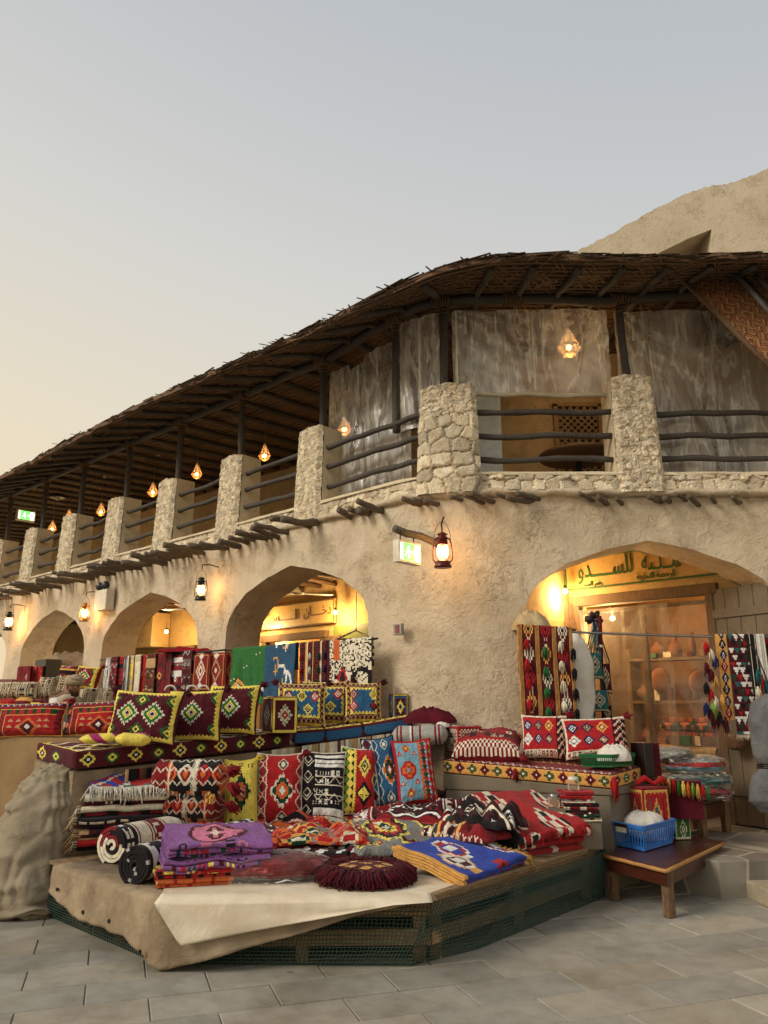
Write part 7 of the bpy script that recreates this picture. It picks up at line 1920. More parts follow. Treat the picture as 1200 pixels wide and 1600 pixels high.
for k, (px, py) in enumerate(((866, 1262), (901, 1246))):
    P = A(px, py, 7.1 if k == 0 else 7.15)
    if k == 1: P = Vector((p.x-.02, p.y+.1, z))
    t = thing('glass_jar', ['small glass jar left of the pile of little cloths', 'small white lidded jar on top of the pile of little cloths'][k], 'jar', P)
    m = MB(); m.lathe([(0, 0), (.045, 0), (.05, .01), (.05, .08), (.042, .095), (0, .095)], P, 16); m.build('body', M['lamp_glass'], t, smooth=True, color=False)
    m = MB(); m.lathe([(.044, .09), (.046, .115), (0, .118)], P, 16); m.build('lid', M['white_plastic'] if k else M['steel'], t, smooth=True, color=False)
    if k == 0: m = MB(); m.box(P+Vector((0, 0, -.13)), .16, .16, .26); o = m.build('low_box', M['bench_grey'], None, color=False); tag(o, 'small plinth under the glass jar beside the grey bench', 'box')

# ---- loosely thrown rugs over the folded ones
def drape(label, c, rx, ry, h, yaw, a, seed, name='crumpled_rug', fcol=None, n_=64, lean=.0):
    c = Vector(c); ex = Vector((math.cos(yaw), math.sin(yaw), 0)); ey = Vector((-ex.y, ex.x, 0)); P = np.zeros((n_+1, n_+1, 3))
    for i in range(n_+1):
        for j in range(n_+1):
            u, v = j/n_*2-1, i/n_*2-1; e = max(abs(u), abs(v)); q = 1+.12*nz(u*1.7+seed, v*1.7, 2)-.05*e*e
            fold = abs(nz(u*1.6+v*.8+seed, v*.9-u*.4, seed))*1.7; fine = nz(u*4+seed, v*4, 7)
            z = h*(max(0, 1-e**3.5))**.55*(.45+.75*fold+.18*fine)+.012+.02*abs(nz(u*6, v*6, seed))+lean*v*h
            P[i, j] = (c+ex*(u*rx*q+nz(v*2, u, seed)*.06*rx*2)+ey*(v*ry*q+nz(u*2, v, seed+4)*.06*ry*2)+Vector((0, 0, max(.006, z))))[:]
    arr = a if a.shape[0] > 0 else a; ii = (np.arange(n_)/n_*arr.shape[0]).astype(int); jj = (np.arange(n_)/n_*arr.shape[1]).astype(int)
    m = MB(); m.grid(P, yarn(arr[ii][:, jj])); o = m.build(name, M['woven_cloth'], None, smooth=True); s = o.modifiers.new('solid', 'SOLIDIFY'); s.thickness = .014; s.offset = -1
    tag(o, label, 'rug', 'loosely thrown rugs on the platform')
    if fcol: fringe([Vector(P[0, j]) for j in range(n_+1)], -ey, .07, 'fringe', o, fcol, n=90, seed=seed)
    return o
def dp(px, py, z=0., dy=0): p = Z(px, py, PT+.02+z); return Vector((p.x, p.y+dy, PT+.02+z))
drape('crumpled red rug with orange diamonds thrown over the middle of the platform', dp(500, 1316, .10), .42, .22, .13, .10, cv_redor()[:80], 401)
drape('crumpled black white and green zigzag rug beside the purple pile', dp(440, 1322, .03), .30, .20, .12, -.25, cv_bwg()[:70, :50], 402)
drape('crumpled dark red zigzag rug between the plastic packet and the round cushion', dp(520, 1338, .01), .34, .15, .09, -.15, cv_bwg()[20:90], 403)
drape('crumpled rug of orange and red squares right of the middle', dp(572, 1306, .09), .30, .20, .11, .5, cv_redor()[40:110, :60], 404)
drape('black and white framed rug rumpled in front of the light blue cushion', dp(668, 1284, .16), .42, .26, .15, -.45, kil(90, 60, 'black', ['white', 'cream', 'maroon', 'dred'], 405).a, 405)
drape('red and cream zigzag rug rumpled beside the black and white one', dp(612, 1284, .12), .36, .22, .12, .35, cv_sadu('dred', 4, ('cream', 'white', 'black', 'dred')), 406)
drape('rumpled multicolour striped rug left of the red cross rug', dp(728, 1310, .14), .32, .20, .14, -.75, st.a, 407)
drape('black rug with white squares rumpled against the red cross rug', dp(758, 1290, .22), .34, .20, .15, -.9, kil(90, 60, 'black', ['white', 'cream', 'black', 'maroon'], 408).a, 408)
drape('maroon and white rumpled rug at the top of the right hand heap', dp(735, 1272, .22, .1), .40, .22, .14, .15, cv_sadu('maroon', 6, ('white', 'black', 'cream', 'dred')), 409, fcol=['maroon', 'cream'])
drape('red rumpled rug with cream zigzags below the grey bench', dp(690, 1262, .16, .15), .40, .20, .14, -.1, kil(90, 60, 'red', ['cream', 'white', 'maroon'], 410).a, 410)

drape('small maroon and orange rug tucked between the purple pile and the red rugs', dp(415, 1346, .0, .15), .24, .16, .10, .2, kil(60, 50, 'maroon', ['orange', 'cream', 'dgreen', 'red'], 411).a, 411)
drape('grey and yellow flowered rug rumpled left of the blue rug', dp(612, 1335, .06), .28, .15, .09, .2, cv_grey()[40:], 412)
drape('red white and black rug rumpled at the foot of the upright red cushion', dp(455, 1302, .06), .38, .18, .12, .05, kil(80, 60, 'red', ['cream', 'black', 'orange'], 413).a, 413)
# ------------------------------------------------------------------ things hung in the arches
def rod(name, label, a, b, mat='steel', r=.012):
    m = MB(); a, b = Vector(a), Vector(b); m.tube([a.lerp(b, f)+Vector((0, 0, -.012*math.sin(PI*f))) for f in np.linspace(0, 1, 7)], r, 8); o = m.build(name, M[mat], None, smooth=True, color=False); tag(o, label, 'rod'); return o
def hang(label, P0, P1, L, cv, back=.3, th=.012, seed=0, amp=.02, name='hanging_rug', cat='rug', group=None, nW=34, fr=None, folds_=2.2, r=.022):
    """rug draped over a rod between P0 and P1, falling L in front"""
    P0, P1 = Vector(P0), Vector(P1); x = (P1-P0); w_ = x.length; x.normalize(); y = Vector((0, 0, 1)).cross(x); 
    if y.y > 0: y = -y                    # towards the viewer
    pts = [(-r, -back+back*k/8) for k in range(8)]+[(-r*math.cos(PI*k/6), r*math.sin(PI*k/6)) for k in range(7)]+[(r, -L*k/40) for k in range(1, 41)]
    def df(v, u, l):
        h = max(0, (P0.z-v.z)); s = 1 if l > .2 else -1
        return v+y*s*(amp*min(1, h*3)*(nz(u*folds_*w_*3, h*.7, seed)+.35*nz(u*folds_*w_*8, h*1.4, seed+3)))+x*amp*.4*nz(h*2, seed)
    a = cv.a if isinstance(cv, Cv) else cv
    n_ = len(pts); full = np.zeros((n_, a.shape[1], 3)); 
    o, S1, S2 = ribbon(pts, th, (P0+P1)/2, x, y, Vector((0, 0, 1)), w_, nW, a, df, name)
    tag(o, label, cat, group)
    if fr: fringe([Vector(S2[-1, j]) for j in range(nW+1)], Vector((0, 0, -1)), fr[0], 'fringe', o, fr[1], n=60, droop=.1, spread=.12, seed=seed)
    return o, S1, S2
# first left arch
zr_ = 2.33
def fz(px, z=zr_, off=.28): # facade point at pixel column px and height z
    t, _ = WL(px, 1020, off); return SW(t, z, off)
rod('hanging_rod', 'black rod across the near left arch carrying the green and blue rugs', fz(352), fz(590), 'dark_metal')
def cv_green():
    c = Cv(110, 70, 'green'); c.put((((c.X-40)/22)**2+((c.Y-108)/26)**2 < 1) & ~(((c.X-40)/15)**2+((c.Y-108)/18)**2 < 1), 'black'); c.put(((((c.X-40)/20)**2+((c.Y-108)/24)**2) < 1) & ((((c.X-40)/16)**2+((c.Y-108)/20)**2) > 1) & ((np.floor(c.X/3)+np.floor(c.Y/3)) % 2 == 0), 'sand')
    for (x, y, r) in ((16, 22, 14), (60, 20, 10)): c.dia(x, y, r, r, 'black'); c.dia(x, y, r*.8, r*.8, 'gold'); c.dia(x, y-2, r*.5, r*.6, 'black'); c.dia(x, y, r*.3, r*.3, 'cream')
    for k in range(14): c.rect((k*23) % 66, 30+(k*17) % 50, (k*23) % 66+1.4, 32+(k*17) % 50, 'cream')
    c.frame(0, 1.6, 'brown'); return c.a[::-1]
def cv_bluecal():
    c = Cv(110, 60, 'navy'); c.a[:] = np.array(lin((44, 84, 116))); rd = random.Random(4)
    for k in range(9):
        x, y, r = rd.uniform(14, 46), rd.uniform(14, 96), rd.uniform(6, 14); q = np.hypot(c.X-x, (c.Y-y)*.8); c.put((q < r) & (q > r-2.4) & (c.X > x-r*.4), ['gold', 'white', 'white'][k % 3]); c.rect(x, y, x+2.2, y+r*1.6, ['white', 'gold'][k % 2])
    return c.a
def cv_tass(bg='black', w_=60, h=120, s1='gold'):
    c = Cv(h, w_, bg)
    for k, x in enumerate(range(0, w_, 15)):
        c.rect(x, 0, x+2, h, s1); c.rect(x+3, 0, x+4, h, 'cream'); cc = ['cream', 'green', 'gold', 'navy'][k % 4]
        for y in range(4, h, 9): c.dia(x+9, y, 4.2, 4, [cc, 'dred', 'cream'][y % 3]); c.dia(x+9, y, 2.2, 2, 'black')
    return c
G1 = 'rugs on the rod of the near left arch'
hang('green rug with a black ringed wreath, leftmost on the rod of the near left arch', fz(364), fz(424), .72, cv_green(), seed=1, group=G1, amp=.035)
hang('dark blue rug with white and gold flourishes next to the green rug', fz(417), fz(464), .76, cv_bluecal(), seed=2, group=G1, amp=.035)
o, S1, S2 = hang('black rug with gold bands and small tassels between the blue and the speckled rugs', fz(470), fz(513), .58, cv_tass(), seed=3, group=G1)
for k in range(12): j = [3, 14, 25, 32][k % 4]; i = 22+(k//4)*11; make_tassel(Vector(S2[i, j])+Vector((-.01, -.03, 0)), o, ['red', 'cream', 'dgreen', 'navy'][k % 4], .022, .07)
c = Cv(100, 60, 'cream'); rr = np.random.default_rng(3); c.put(rr.random((100, 60)) < .30, 'black'); c.rect(8, 40, 18, 100, 'orange'); c.rect(0, 0, 3, 100, 'maroon'); c.dia(22, 20, 8, 12, 'red'); c.dia(22, 20, 4, 7, 'black'); c.put((np.hypot(c.X-48, c.Y-18) < 14) & (np.hypot(c.X-48, c.Y-18) > 9), 'black')
hang('white rug speckled with black, rightmost on the rod of the near left arch', fz(514), fz(582), .62, c.a[::-1], seed=4, group=G1, amp=.04)
hg = MB(); P = fz(556, 2.35, .22); hg.tube([P+Vector((-.22, 0, 0)), P+Vector((0, 0, .10)), P+Vector((.22, 0, 0)), P+Vector((-.22, 0, 0))], .012, 6); hg.tube([P+Vector((0, 0, .1)), P+Vector((.0, 0, .55))], .005, 5); o = hg.build('coat_hanger', M['worn_wood'], None, color=False); tag(o, 'wooden coat hanger above the speckled white rug', 'hanger')
# second arch : row of scarves and rugs
rod('hanging_rod', 'dark rod across the second left arch crowded with scarves', fz(158, 2.34, .3), fz(352, 2.34, .3), 'dark_metal')
sc_ = [(168, 178, 'lgrey', ['white', 'black'], 'grey white scarf'), (177, 187, 'dred', ['lgrey', 'black'], 'red grey banded scarf'), (186, 197, 'red', ['maroon', 'dred', 'black'], 'bright red striped scarf'), (198, 204, 'black', ['grey', 'white'], 'narrow black and white scarf'), (203, 212, 'yellow', ['black', 'gold', 'sand'], 'yellow and black scarf'),
       (214, 223, 'cream', ['cream', 'sand'], 'plain cream scarf'), (222, 231, 'red', ['red', 'dred'], 'plain red scarf'), (232, 246, 'brown', ['dred', 'tan', 'black'], 'brown kilim strip'), (246, 258, 'maroon', ['gold', 'black', 'dred'], 'maroon and gold diamond strip'), (258, 272, 'dred', ['black', 'brown', 'maroon'], 'dark red striped strip'),
       (273, 289, 'dred', ['white', 'grey', 'black'], 'grey on red medallion rug'), (289, 303, 'maroon', ['brown', 'black', 'lgrey'], 'maroon and grey rug')]
for k, (x0, x1, bg, cs, lb) in enumerate(sc_):
    c = kil(80, 26, bg, cs, 200+k).T() if k % 3 == 0 else kil(90, 26, bg, cs, 200+k)
    hang(lb+' hanging in the second left arch', fz(x0, 2.34, .3+.04*(k % 2)), fz(x1, 2.34, .3+.04*(k % 2)), [.62, .6, .66, .62, .64, .64, .62, .62, .60, .60, .58, .58][k], c.a, seed=20+k, nW=18, amp=.03, group='textiles in the second left arch', fr=(.06, [cs[0], bg]) if k in (0, 1, 3, 4) else None, name='hanging_scarf' if k < 7 else 'hanging_rug', cat='scarf' if k < 7 else 'rug')
for k, (x0, x1, off) in enumerate(((304, 327, .40), (326, 352, .34))):
    c = Cv(60, 40, 'dred'); c.frame(2, 3, 'gold'); c.spiky(20, 32, 13, 20, [['cream', 'red', 'cream', 'dred'], ['tan', 'maroon', 'red', 'cream']][k], 3); c.dia(20, 8, 6, 6, 'cream'); c.dia(20, 56, 6, 6, 'cream')
    a, b = fz(x0, 1.80, off), fz(x1, 1.80, off); sd_ = nL*-.22
    slab('woven_bag', ['boxy red woven bag with a pale diamond at the right end of the second arch', 'dark red woven bag, last before the plaster between the two arches'][k], 'bag', [a, b, b+sd_, a+sd_], .50, c, c, c, None, puff=.01, group='boxy woven bags in the second left arch', base='dred')
clothpile(fz(290, 2.36, .22), .55, .12, .06, 'red_heap', 'folded_cloth', 'heap of crimson cloths lying along the top of the second arch rod', 'cloth', 7, .9) if 'red_heap' in M else (cloth('red_heap', rgb(150, 24, 36), rgb(96, 16, 28)), clothpile(fz(290, 2.36, .22), .50, .12, .05, 'red_heap', 'folded_cloth', 'heap of crimson cloths lying along the top of the second arch rod', 'cloth', 7, .9))
for k, px in enumerate((266, 300, 318)):
    m = MB(); P = A(px, 1079, 8.1+.05*k); m.tube([P+Vector((math.cos(a)*.055, 0, math.sin(a)*.05)) for a in np.linspace(0, PI, 10)], .010, 6); o = m.build('bag_handle', M['white_plastic'], None, smooth=True, color=False); tag(o, 'white loop handle rising behind the maroon cushions, '+['left one', 'middle one', 'right one'][k], 'handle', 'white handles behind the maroon cushions')
# ------------------------------------------------------------------ the far left stalls
ft = [(-160, 1108, 10.5), (178, 1106, 9.8), (178, 1100, 11.0), (-160, 1102, 12.2)]
prism('display_counter', 'cloth covered table beyond the red cushions, behind the turbaned man', 'counter', [A(*p) for p in ft], 0, 1.60, 'tan_board')
ik = [(-12, 57, 1092, 1066, 11.0, cv_ikat(50, 26, 3), 'sand', 'long cream and black ikat bolster cushion at the left edge'), (54, 84, 1092, 1058, 11.1, cv_ikat(36, 36, 5), 'sand', 'cream ikat cushion left of the man'), (80, 118, 1088, 1057, 11.6, cv_ikat(36, 36, 7), 'sand', 'cream ikat cushion directly behind the man'),
      (124, 148, 1106, 1076, 10.2, cv_ikat(30, 30, 9), 'sand', 'cream ikat cushion right of the man'), (146, 172, 1106, 1076, 10.1, cv_ikat(30, 30, 11), 'sand', 'cream ikat cushion beside the big maroon cushion')]
for x0, x1, yb, yt, Y_, c, bk, lb in ik: cushion('cushion', lb, 'cushion', A(x0, yb, Y_), A(x1, yb, Y_), yt, lean=22, t=.2, cv=c, back=bk, group='cream ikat cushions')
cc = cv_diamaroon(44, 44, False); cc.a[np.all(cc.a == pc('maroon'), axis=2)] = pc('dred')
cushion('cushion', 'red cushion with a yellow toothed border leaning on the pier behind the man', 'cushion', A(113, 1076, 12.3), A(148, 1080, 12.1), 1041, lean=12, t=.2, cv=cc, back='dred', tassel=[(1, 1)])
cushion('cushion', 'red and orange cushion behind the man left of the yellow bordered one', 'cushion', A(88, 1070, 12.8), A(118, 1072, 12.7), 1040, lean=12, t=.2, cv=kil(30, 40, 'dred', ['gold', 'black', 'cream'], 5), back='dred')
for k, (x0, x1, bg) in enumerate(((30, 50, 'dred'), (48, 70, 'red'))):
    hang(['dark red and white striped rug draped at the third left arch', 'red rug with a dark spot draped at the third left arch'][k], A(x0, 1044, 13.4), A(x1, 1043, 13.2), .42, kil(60, 30, bg, ['lgrey', 'maroon', 'dred'] if k == 0 else ['black', 'red', 'orange'], 300+k).T().a, seed=50+k, nW=16)
for k, (px, py, cs) in enumerate(((14, 1100, ('red', 'yellow')), (40, 1098, ('dred', 'gold')), (62, 1101, ('maroon', 'yellow')))):
    bolster(['small red and yellow cloth roll at the left edge', 'dark red and gold cloth roll in front of the ikat bolster', 'maroon cloth roll with yellow points left of the man'][k], A(px-15, py, 9.4), A(px+14, py+1, 9.35), .085, kil(30, 40, cs[0], [cs[1], 'navy', 'red'], 310+k), 'rolled_cloth', .8, k)
P = A(74, 1052, 14.6); m = MB(); m.box((P.x, P.y, P.z-.3), .45, .3, 1.1, WM); plain('tin_green', rgb(66, 66, 52), .5); o = m.build('metal_box', M['tin_green'], None, color=False, bevel=.01); tag(o, 'dark green metal box inside the third left arch', 'box')
clothpile(A(108, 1050, 15.0), .55, .3, .35, 'canvas_tan', 'sack', 'tan canvas sack heaped inside the third left arch', 'sack', 8, .3)
P = A(8, 1068, 12.6); m = MB(); m.box((P.x-.2, P.y, P.z-.15), .9, .5, .42); o = m.build('red_box', M['alarm_red'], None, color=False, bevel=.02); tag(o, 'flat red box at the left edge behind the ikat bolster', 'box')
# ------------------------------------------------------------------ the man in the turban
def man():
    H0 = A(114, 1072, 10.0)                # head centre
    t = thing('person', 'man in a tan turban, beige vest and white sleeves looking down between the stalls', 'person', Vector((H0.x-.15, H0.y+.1, .30)), None)
    f = Vector((.86, -.45, 0)).normalized()          # facing right and a little to the camera
    sd = Vector((0, 0, 1)).cross(f)                  # his left
    up = Vector((0, 0, 1))
    base = H0-f*.14; base.z = .30
    hip = base+up*.93; chest = base+up*1.28+f*.05; neck = base+up*1.46+f*.09; 
    J = {}; V = []; E = []; Rr = []
    def j(n_, p, r, par=None):
        J[n_] = len(V); V.append(Vector(p)); Rr.append(r)
        if par: E.append((J[par], J[n_]))
    j('hip', hip, .15); j('waist', hip+up*.16+f*.01, .135, 'hip'); j('chest', chest, .155, 'waist'); j('nk', neck, .06, 'chest'); j('hd', H0-up*.04, .07, 'nk')
    for s in (1, -1):
        k = 'L' if s > 0 else 'R'
        j('sh'+k, chest+sd*s*.19+up*.08, .06, 'chest'); j('el'+k, chest+sd*s*.24-up*.20+f*.10, .045, 'sh'+k); j('wr'+k, chest+sd*s*.18-up*.26+f*.33, .03, 'el'+k); j('pa'+k, chest+sd*s*.165-up*.285+f*.41, .028, 'wr'+k)
        for q in range(4): j('f%d%s' % (q, k), chest+sd*(s*.165+(q-1.5)*.02)-up*(.30+.01*q)+f*(.475+.008*(1.5-abs(q-1.5))), .009, 'pa'+k); j('g%d%s' % (q, k), chest+sd*(s*.165+(q-1.5)*.022)-up*.34+f*(.505), .008, 'f%d%s' % (q, k))
        j('t1'+k, chest+sd*(s*.165-s*.045)-up*.295+f*.43, .010, 'pa'+k)
        j('th'+k, hip+sd*s*.10-up*.12, .09, 'hip'); j('kn'+k, base+sd*s*.11+up*.48+f*.03, .06, 'th'+k); j('an'+k, base+sd*s*.11+up*.08, .04, 'kn'+k); j('to'+k, base+sd*s*.12+up*.035+f*.17, .035, 'an'+k)
    me = bpy.data.meshes.new('body'); o0 = _root(t); me.from_pydata([tuple(v-o0) for v in V], E, []); o = bpy.data.objects.new('body', me); COL.objects.link(o); o.parent = t
    me.materials.append(M['skin']); sk = o.modifiers.new('skin', 'SKIN'); 
    for i, r in enumerate(Rr): me.skin_vertices[0].data[i].radius = (r, r)
    me.skin_vertices[0].data[0].use_root = True; sk.use_smooth_shade = True; ss = o.modifiers.new('sub', 'SUBSURF'); ss.levels = 1; ss.render_levels = 2
    # head with face
    m = MB(); nv, nu = 26, 36; P = np.zeros((nv+1, nu+1, 3)); tilt = (up*.96+f*.28).normalized(); fw = (f-tilt*f.dot(tilt)).normalized()
    for i in range(nv+1):
        for jj in range(nu+1):
            ph, a = PI*i/nv, 2*PI*jj/nu; x, y, z = math.sin(ph)*math.cos(a), math.sin(ph)*math.sin(a), -math.cos(ph)
            rx, ry, rz = .098, .074, .118; fx = x*rx; 
            if x > 0: fx += .030*math.exp(-((y/.16)**2+((z+.10)/.20)**2))+.010*math.exp(-((y/.4)**2+((z+.78)/.18)**2))+.010*math.exp(-((y/.35)**2+((z+.46)/.10)**2))-.010*math.exp(-(((abs(y)-.38)/.18)**2+((z-.10)/.14)**2))+.006*math.exp(-((y/.8)**2+((z-.28)/.12)**2))
            w_ = 1-.22*max(0, -z)**2; P[i, jj] = (H0+fw*fx*w_+sd*y*ry*w_+tilt*z*rz)[:]
    m.grid(P); hd = m.build('head', M['skin'], t, smooth=True, color=False)
    plain('hair_black', rgb(30, 24, 20), .8)
    for s in (1, -1):
        m = MB(); m.ball(H0+sd*s*.076-tilt*.005-fw*.012, .024, 8, None, (.7, .6, 1.3)); m.build('ear', M['skin'], hd, smooth=True, color=False)
        m = MB(); m.ball(H0+sd*s*.030+fw*.083+tilt*.012, .011, 8); m.build('eye', M['white_plastic'], hd, smooth=True, color=False)
        m = MB(); m.tube([H0+sd*s*.012+fw*.097+tilt*.030, H0+sd*s*.03+fw*.096+tilt*.036, H0+sd*s*.050+fw*.082+tilt*.028], .004, 5); m.build('eyebrow', M['hair_black'], hd, smooth=True, color=False)
    m = MB(); m.tube([H0+fw*.088+sd*.022-tilt*.058, H0+fw*.098-tilt*.056, H0+fw*.088-sd*.022-tilt*.058], .005, 5); m.build('mouth', M['alarm_red'], hd, smooth=True, color=False)
    m = MB(); m.tube([H0+fw*.03+sd*.068-tilt*.03, H0+fw*.075+sd*.04-tilt*.095, H0+fw*.09-tilt*.105, H0+fw*.075-sd*.04-tilt*.095, H0+fw*.03-sd*.068-tilt*.03], [.010, .016, .018, .016, .010], 7); m.build('beard', M['hair_black'], hd, smooth=True, color=False)
    # turban: wound bands
    cloth('turban_cloth', rgb(176, 160, 132), rgb(150, 132, 104), .9, .9, 20)
    m = MB()
    for k, (h_, r, th, yaw) in enumerate(((.040, .090, .024, .0), (.058, .096, .024, .3), (.076, .094, .026, -.3), (.094, .082, .026, .15), (.110, .060, .026, -.2), (.118, .030, .026, 0))):
        pts = [H0+tilt*(h_+.018*math.cos(a+yaw*5))+fw*math.cos(a)*r*1.12+sd*math.sin(a)*r for a in np.linspace(0, 2*PI, 26)]; m.tube(pts, th, 8, wob=.15)
    m.build('turban', M['turban_cloth'], t, smooth=True, color=False)
    # clothes
    cloth('vest_cloth', rgb(186, 172, 146), rgb(166, 150, 124))
    def garment(keys, mat, name, par=t, fold=.02, n_=40, seed=0):
        m = MB(); P = np.zeros((len(keys), n_+1, 3))
        for i, (c, rx, ry) in enumerate(keys):
            for jj in range(n_+1):
                a = 2*PI*jj/n_; q = 1+fold*math.sin(a*9+i*.3+seed)+.03*nz(math.cos(a)*2, math.sin(a)*2, i*.4+seed); P[i, jj] = (Vector(c)+f*math.cos(a)*rx*q+sd*math.sin(a)*ry*q)[:]
        m.grid(P); o = m.build(name, M[mat], par, smooth=True, color=False); s = o.modifiers.new('solid', 'SOLIDIFY'); s.thickness = .006; return o
    garment([(base+up*.12+f*.0, .20, .25), (base+up*.5, .17, .22), (hip, .165, .205), (hip+up*.18, .155, .19), (chest, .175, .215), (chest+up*.10, .150, .20), (neck-up*.03, .075, .085)], 'white_cloth', 'tunic')
    garment([(hip-up*.05, .185, .225), (hip+up*.16, .172, .208), (chest, .190, .228), (chest+up*.11, .165, .205), (neck-up*.015, .085, .095)], 'vest_cloth', 'vest', seed=2)
    for s in (1, -1):
        a_, b_, c_ = chest+sd*s*.17+up*.09, chest+sd*s*.24-up*.20+f*.10, chest+sd*s*.18-up*.26+f*.31; m = MB(); m.tube([a_, a_.lerp(b_, .3), a_.lerp(b_, .7), b_, b_.lerp(c_, .5), c_], [.075, .078, .070, .066, .058, .050], 12, wob=.25); m.build('sleeve', M['white_cloth'], t, smooth=True, color=False)
    for s in (1, -1): m = MB(); p = base+sd*s*.12; m.ball(p+f*.07+up*.045, .06, 8, None, (1, .7, .7)); m.beam(p-f*.06+up*.012, p+f*.2+up*.012, .09, .022); m.build('sandal', M['black_leather'], t, smooth=True, color=False)
man()
# ------------------------------------------------------------------ right arch
YR = 8.28; a, b = A(806, 984, YR), A(1330, 1000, YR)
rod('hanging_rod', 'long steel rod across the right arch', a, b)
HZ = a.z
c = Cv(170, 96, 'maroon')
for k, x in enumerate((0, 30, 60, 90)):
    c.rect(x, 0, x+7, 170, 'gold'); c.rect(x+3, 0, x+4, 170, 'black')
    for y in range(0, 170, 6): c.dia(x+1.5, y, 1.6, 2.4, 'dred'); c.dia(x+5.5, y+3, 1.6, 2.4, 'black')
for k, x in enumerate((18.5, 48.5, 78.5)):
    for q, y in enumerate(range(8, 170, 22)):
        cl_ = [('red', 'maroon', 'cream'), ('cream', 'black', 'dred'), ('gold', 'black', 'cream')][(q+k) % 3]; c.conc(x, y, 9, 9.5, [cl_[0], 'maroon', cl_[0], cl_[1]], 1); c.star(x, y+11, 4, [['cream', 'gold'][q % 2], 'dred', 'black'])
        c.rect(x-11, y+4.6, x-10, y+5.6, 'cream')
o, S1, S2 = hang('tall maroon rug with gold bands and rows of tassels hanging left in the right arch', A(808, 979, 8.2), A(893, 984, 8.2), 1.36, c.a[::-1], seed=61, amp=.02, nW=96, back=.5)
nr = S2.shape[0]
for j, col in ((14, 'red'), (46, 'green'), (74, 'cream'), (95, 'black')):
    for q in range(6):
        i = min(nr-2, int(18+q*6.3+(2 if col in ('green', 'black') else 0))); make_tassel(Vector(S2[i, j])+Vector((0, -.035, 0)), o, col, .035, .095)
# white sacks behind the rug
m = loft(resample([(A(902, 1125, 8.5), .17, .16), (A(902, 1090, 8.5), .19, .17), (A(903, 1040, 8.5), .17, .16), (A(898, 1005, 8.5), .12, .12), (A(894, 988, 8.5), .05, .05)], 24), 36, None, .02, 3, 5, .02)
o = m.build('sack', M['white_cloth'], None, smooth=True, color=False); tag(o, 'tall white cloth sack hanging behind the maroon tasselled rug', 'sack')
clothpile(A(828, 985, 8.45), .20, .16, .2, 'sack_cloth', 'sack', 'cream sack lying on the rod above the maroon tasselled rug', 'sack', 3, .3)
# bunch of woven shoulder bags
def bagbunch():
    rd = random.Random(8); hook = A(930, 968, 8.6)
    for k, (px, py, w_, h_, col) in enumerate(((929, 1040, .17, .30, 'teal'), (936, 1095, .2, .24, 'teal'), (946, 1060, .13, .34, 'maroon'), (920, 1108, .15, .22, 'blue'), (948, 1115, .12, .18, 'black'))):
        P = A(px, py, 8.5+.05*k); c = Cv(30, 24, col); c.spiky(12, 16, 9, 11, ['sand', col, 'sand', 'black'], 3); c.rect(0, 1, 24, 3, 'sand')
        t = cushion('shoulder_bag', ['teal woven shoulder bag with a pale diamond', 'second teal woven bag lower in the bunch', 'narrow maroon shoulder bag in the bunch', 'blue woven bag at the bottom of the bunch', 'small black bag at the bottom right of the bunch'][k]+' by the open door', 'bag', P+Vector((-w_/2, 0, -h_/2)), P+Vector((w_/2, 0, -h_/2)), None, h=h_, lean=2, t=.08, cv=c, back=col, group='woven shoulder bags hanging by the open door')
        m = MB()
        for s in (-1, 1, -.4, .5): a_ = P+Vector((w_/2*s*.9, 0, h_/2)); m.tube([a_, a_.lerp(hook, .5)+Vector((rd.uniform(-.03, .03), -.02, 0)), hook+Vector((rd.uniform(-.05, .05), 0, 0))], .007, 5, pc(['lgrey', 'black', 'teal'][int(k+s*2) % 3]))
        m.build('strap', M['woven_cloth'], t, smooth=True)
    m = MB()
    for k in range(9): d = Vector((rd.uniform(-.12, .12), rd.uniform(-.05, .05), rd.uniform(-.05, .1))); m.tube([hook+d*.2, hook+d], [.03, .022], 6)
    o = m.build('knotted_cloth', M['black_leather'], None, smooth=True, color=False); tag(o, 'dark knotted cloth gathered at the top of the shoulder bag bunch', 'cloth')
    m = MB(); m.tube([A(937, 962, 8.55), A(938, 1000, 8.55), A(940, 1048, 8.55)], [.022, .026, .02], 8); o = m.build('walking_stick', M['maroon_cloth'], None, smooth=True, color=False); tag(o, 'maroon wrapped stick hanging beside the shoulder bags', 'stick')
    m = MB(); m.tube([A(937.4, 1008, 8.53), A(937.6, 1012, 8.53)], .03, 8); m.build('white_band', M['white_plastic'], o, smooth=True, color=False)
bagbunch()
# right hand group on the rod
def strand(label, px0, px1, L, cv, seed, Y_=8.24, fr=None, nW=16, amp=.015):
    P0, P1 = A(px0, 994, Y_), A(px1, 994, Y_); return hang(label, P0, P1, L, cv, seed=seed, nW=nW, amp=amp, fr=fr, group='woven bands at the right end of the rod', back=.25, r=.018)
c = Cv(110, 22, 'gold')
for y in range(4, 110, 11): c.dia(11, y, 8, 6, ['navy', 'red', 'navy', 'black'][y // 11 % 4]); c.star(11, y, 2.6, ['cream', 'cream', 'navy'])
o, S1, S2 = strand('gold band with navy and red stars at the right end of the rod', 1118, 1133, .86, c.a, 71)
for k in range(12): make_tassel(A(1103+(k % 3)*7, 1004+k*10.5, 8.16), o, ['red', 'cream', 'navy', 'maroon', 'maroon', 'gold', 'black'][k % 7], .035, .11)
for k, (px, py, cl_) in enumerate(((1128, 1086, 'gold'), (1114, 1096, 'lime'), (1124, 1112, 'black'), (1133, 1120, 'maroon'))): make_tassel(A(px, py, 8.16), o, cl_, .03, .14)
c = Cv(110, 40, 'maroon')
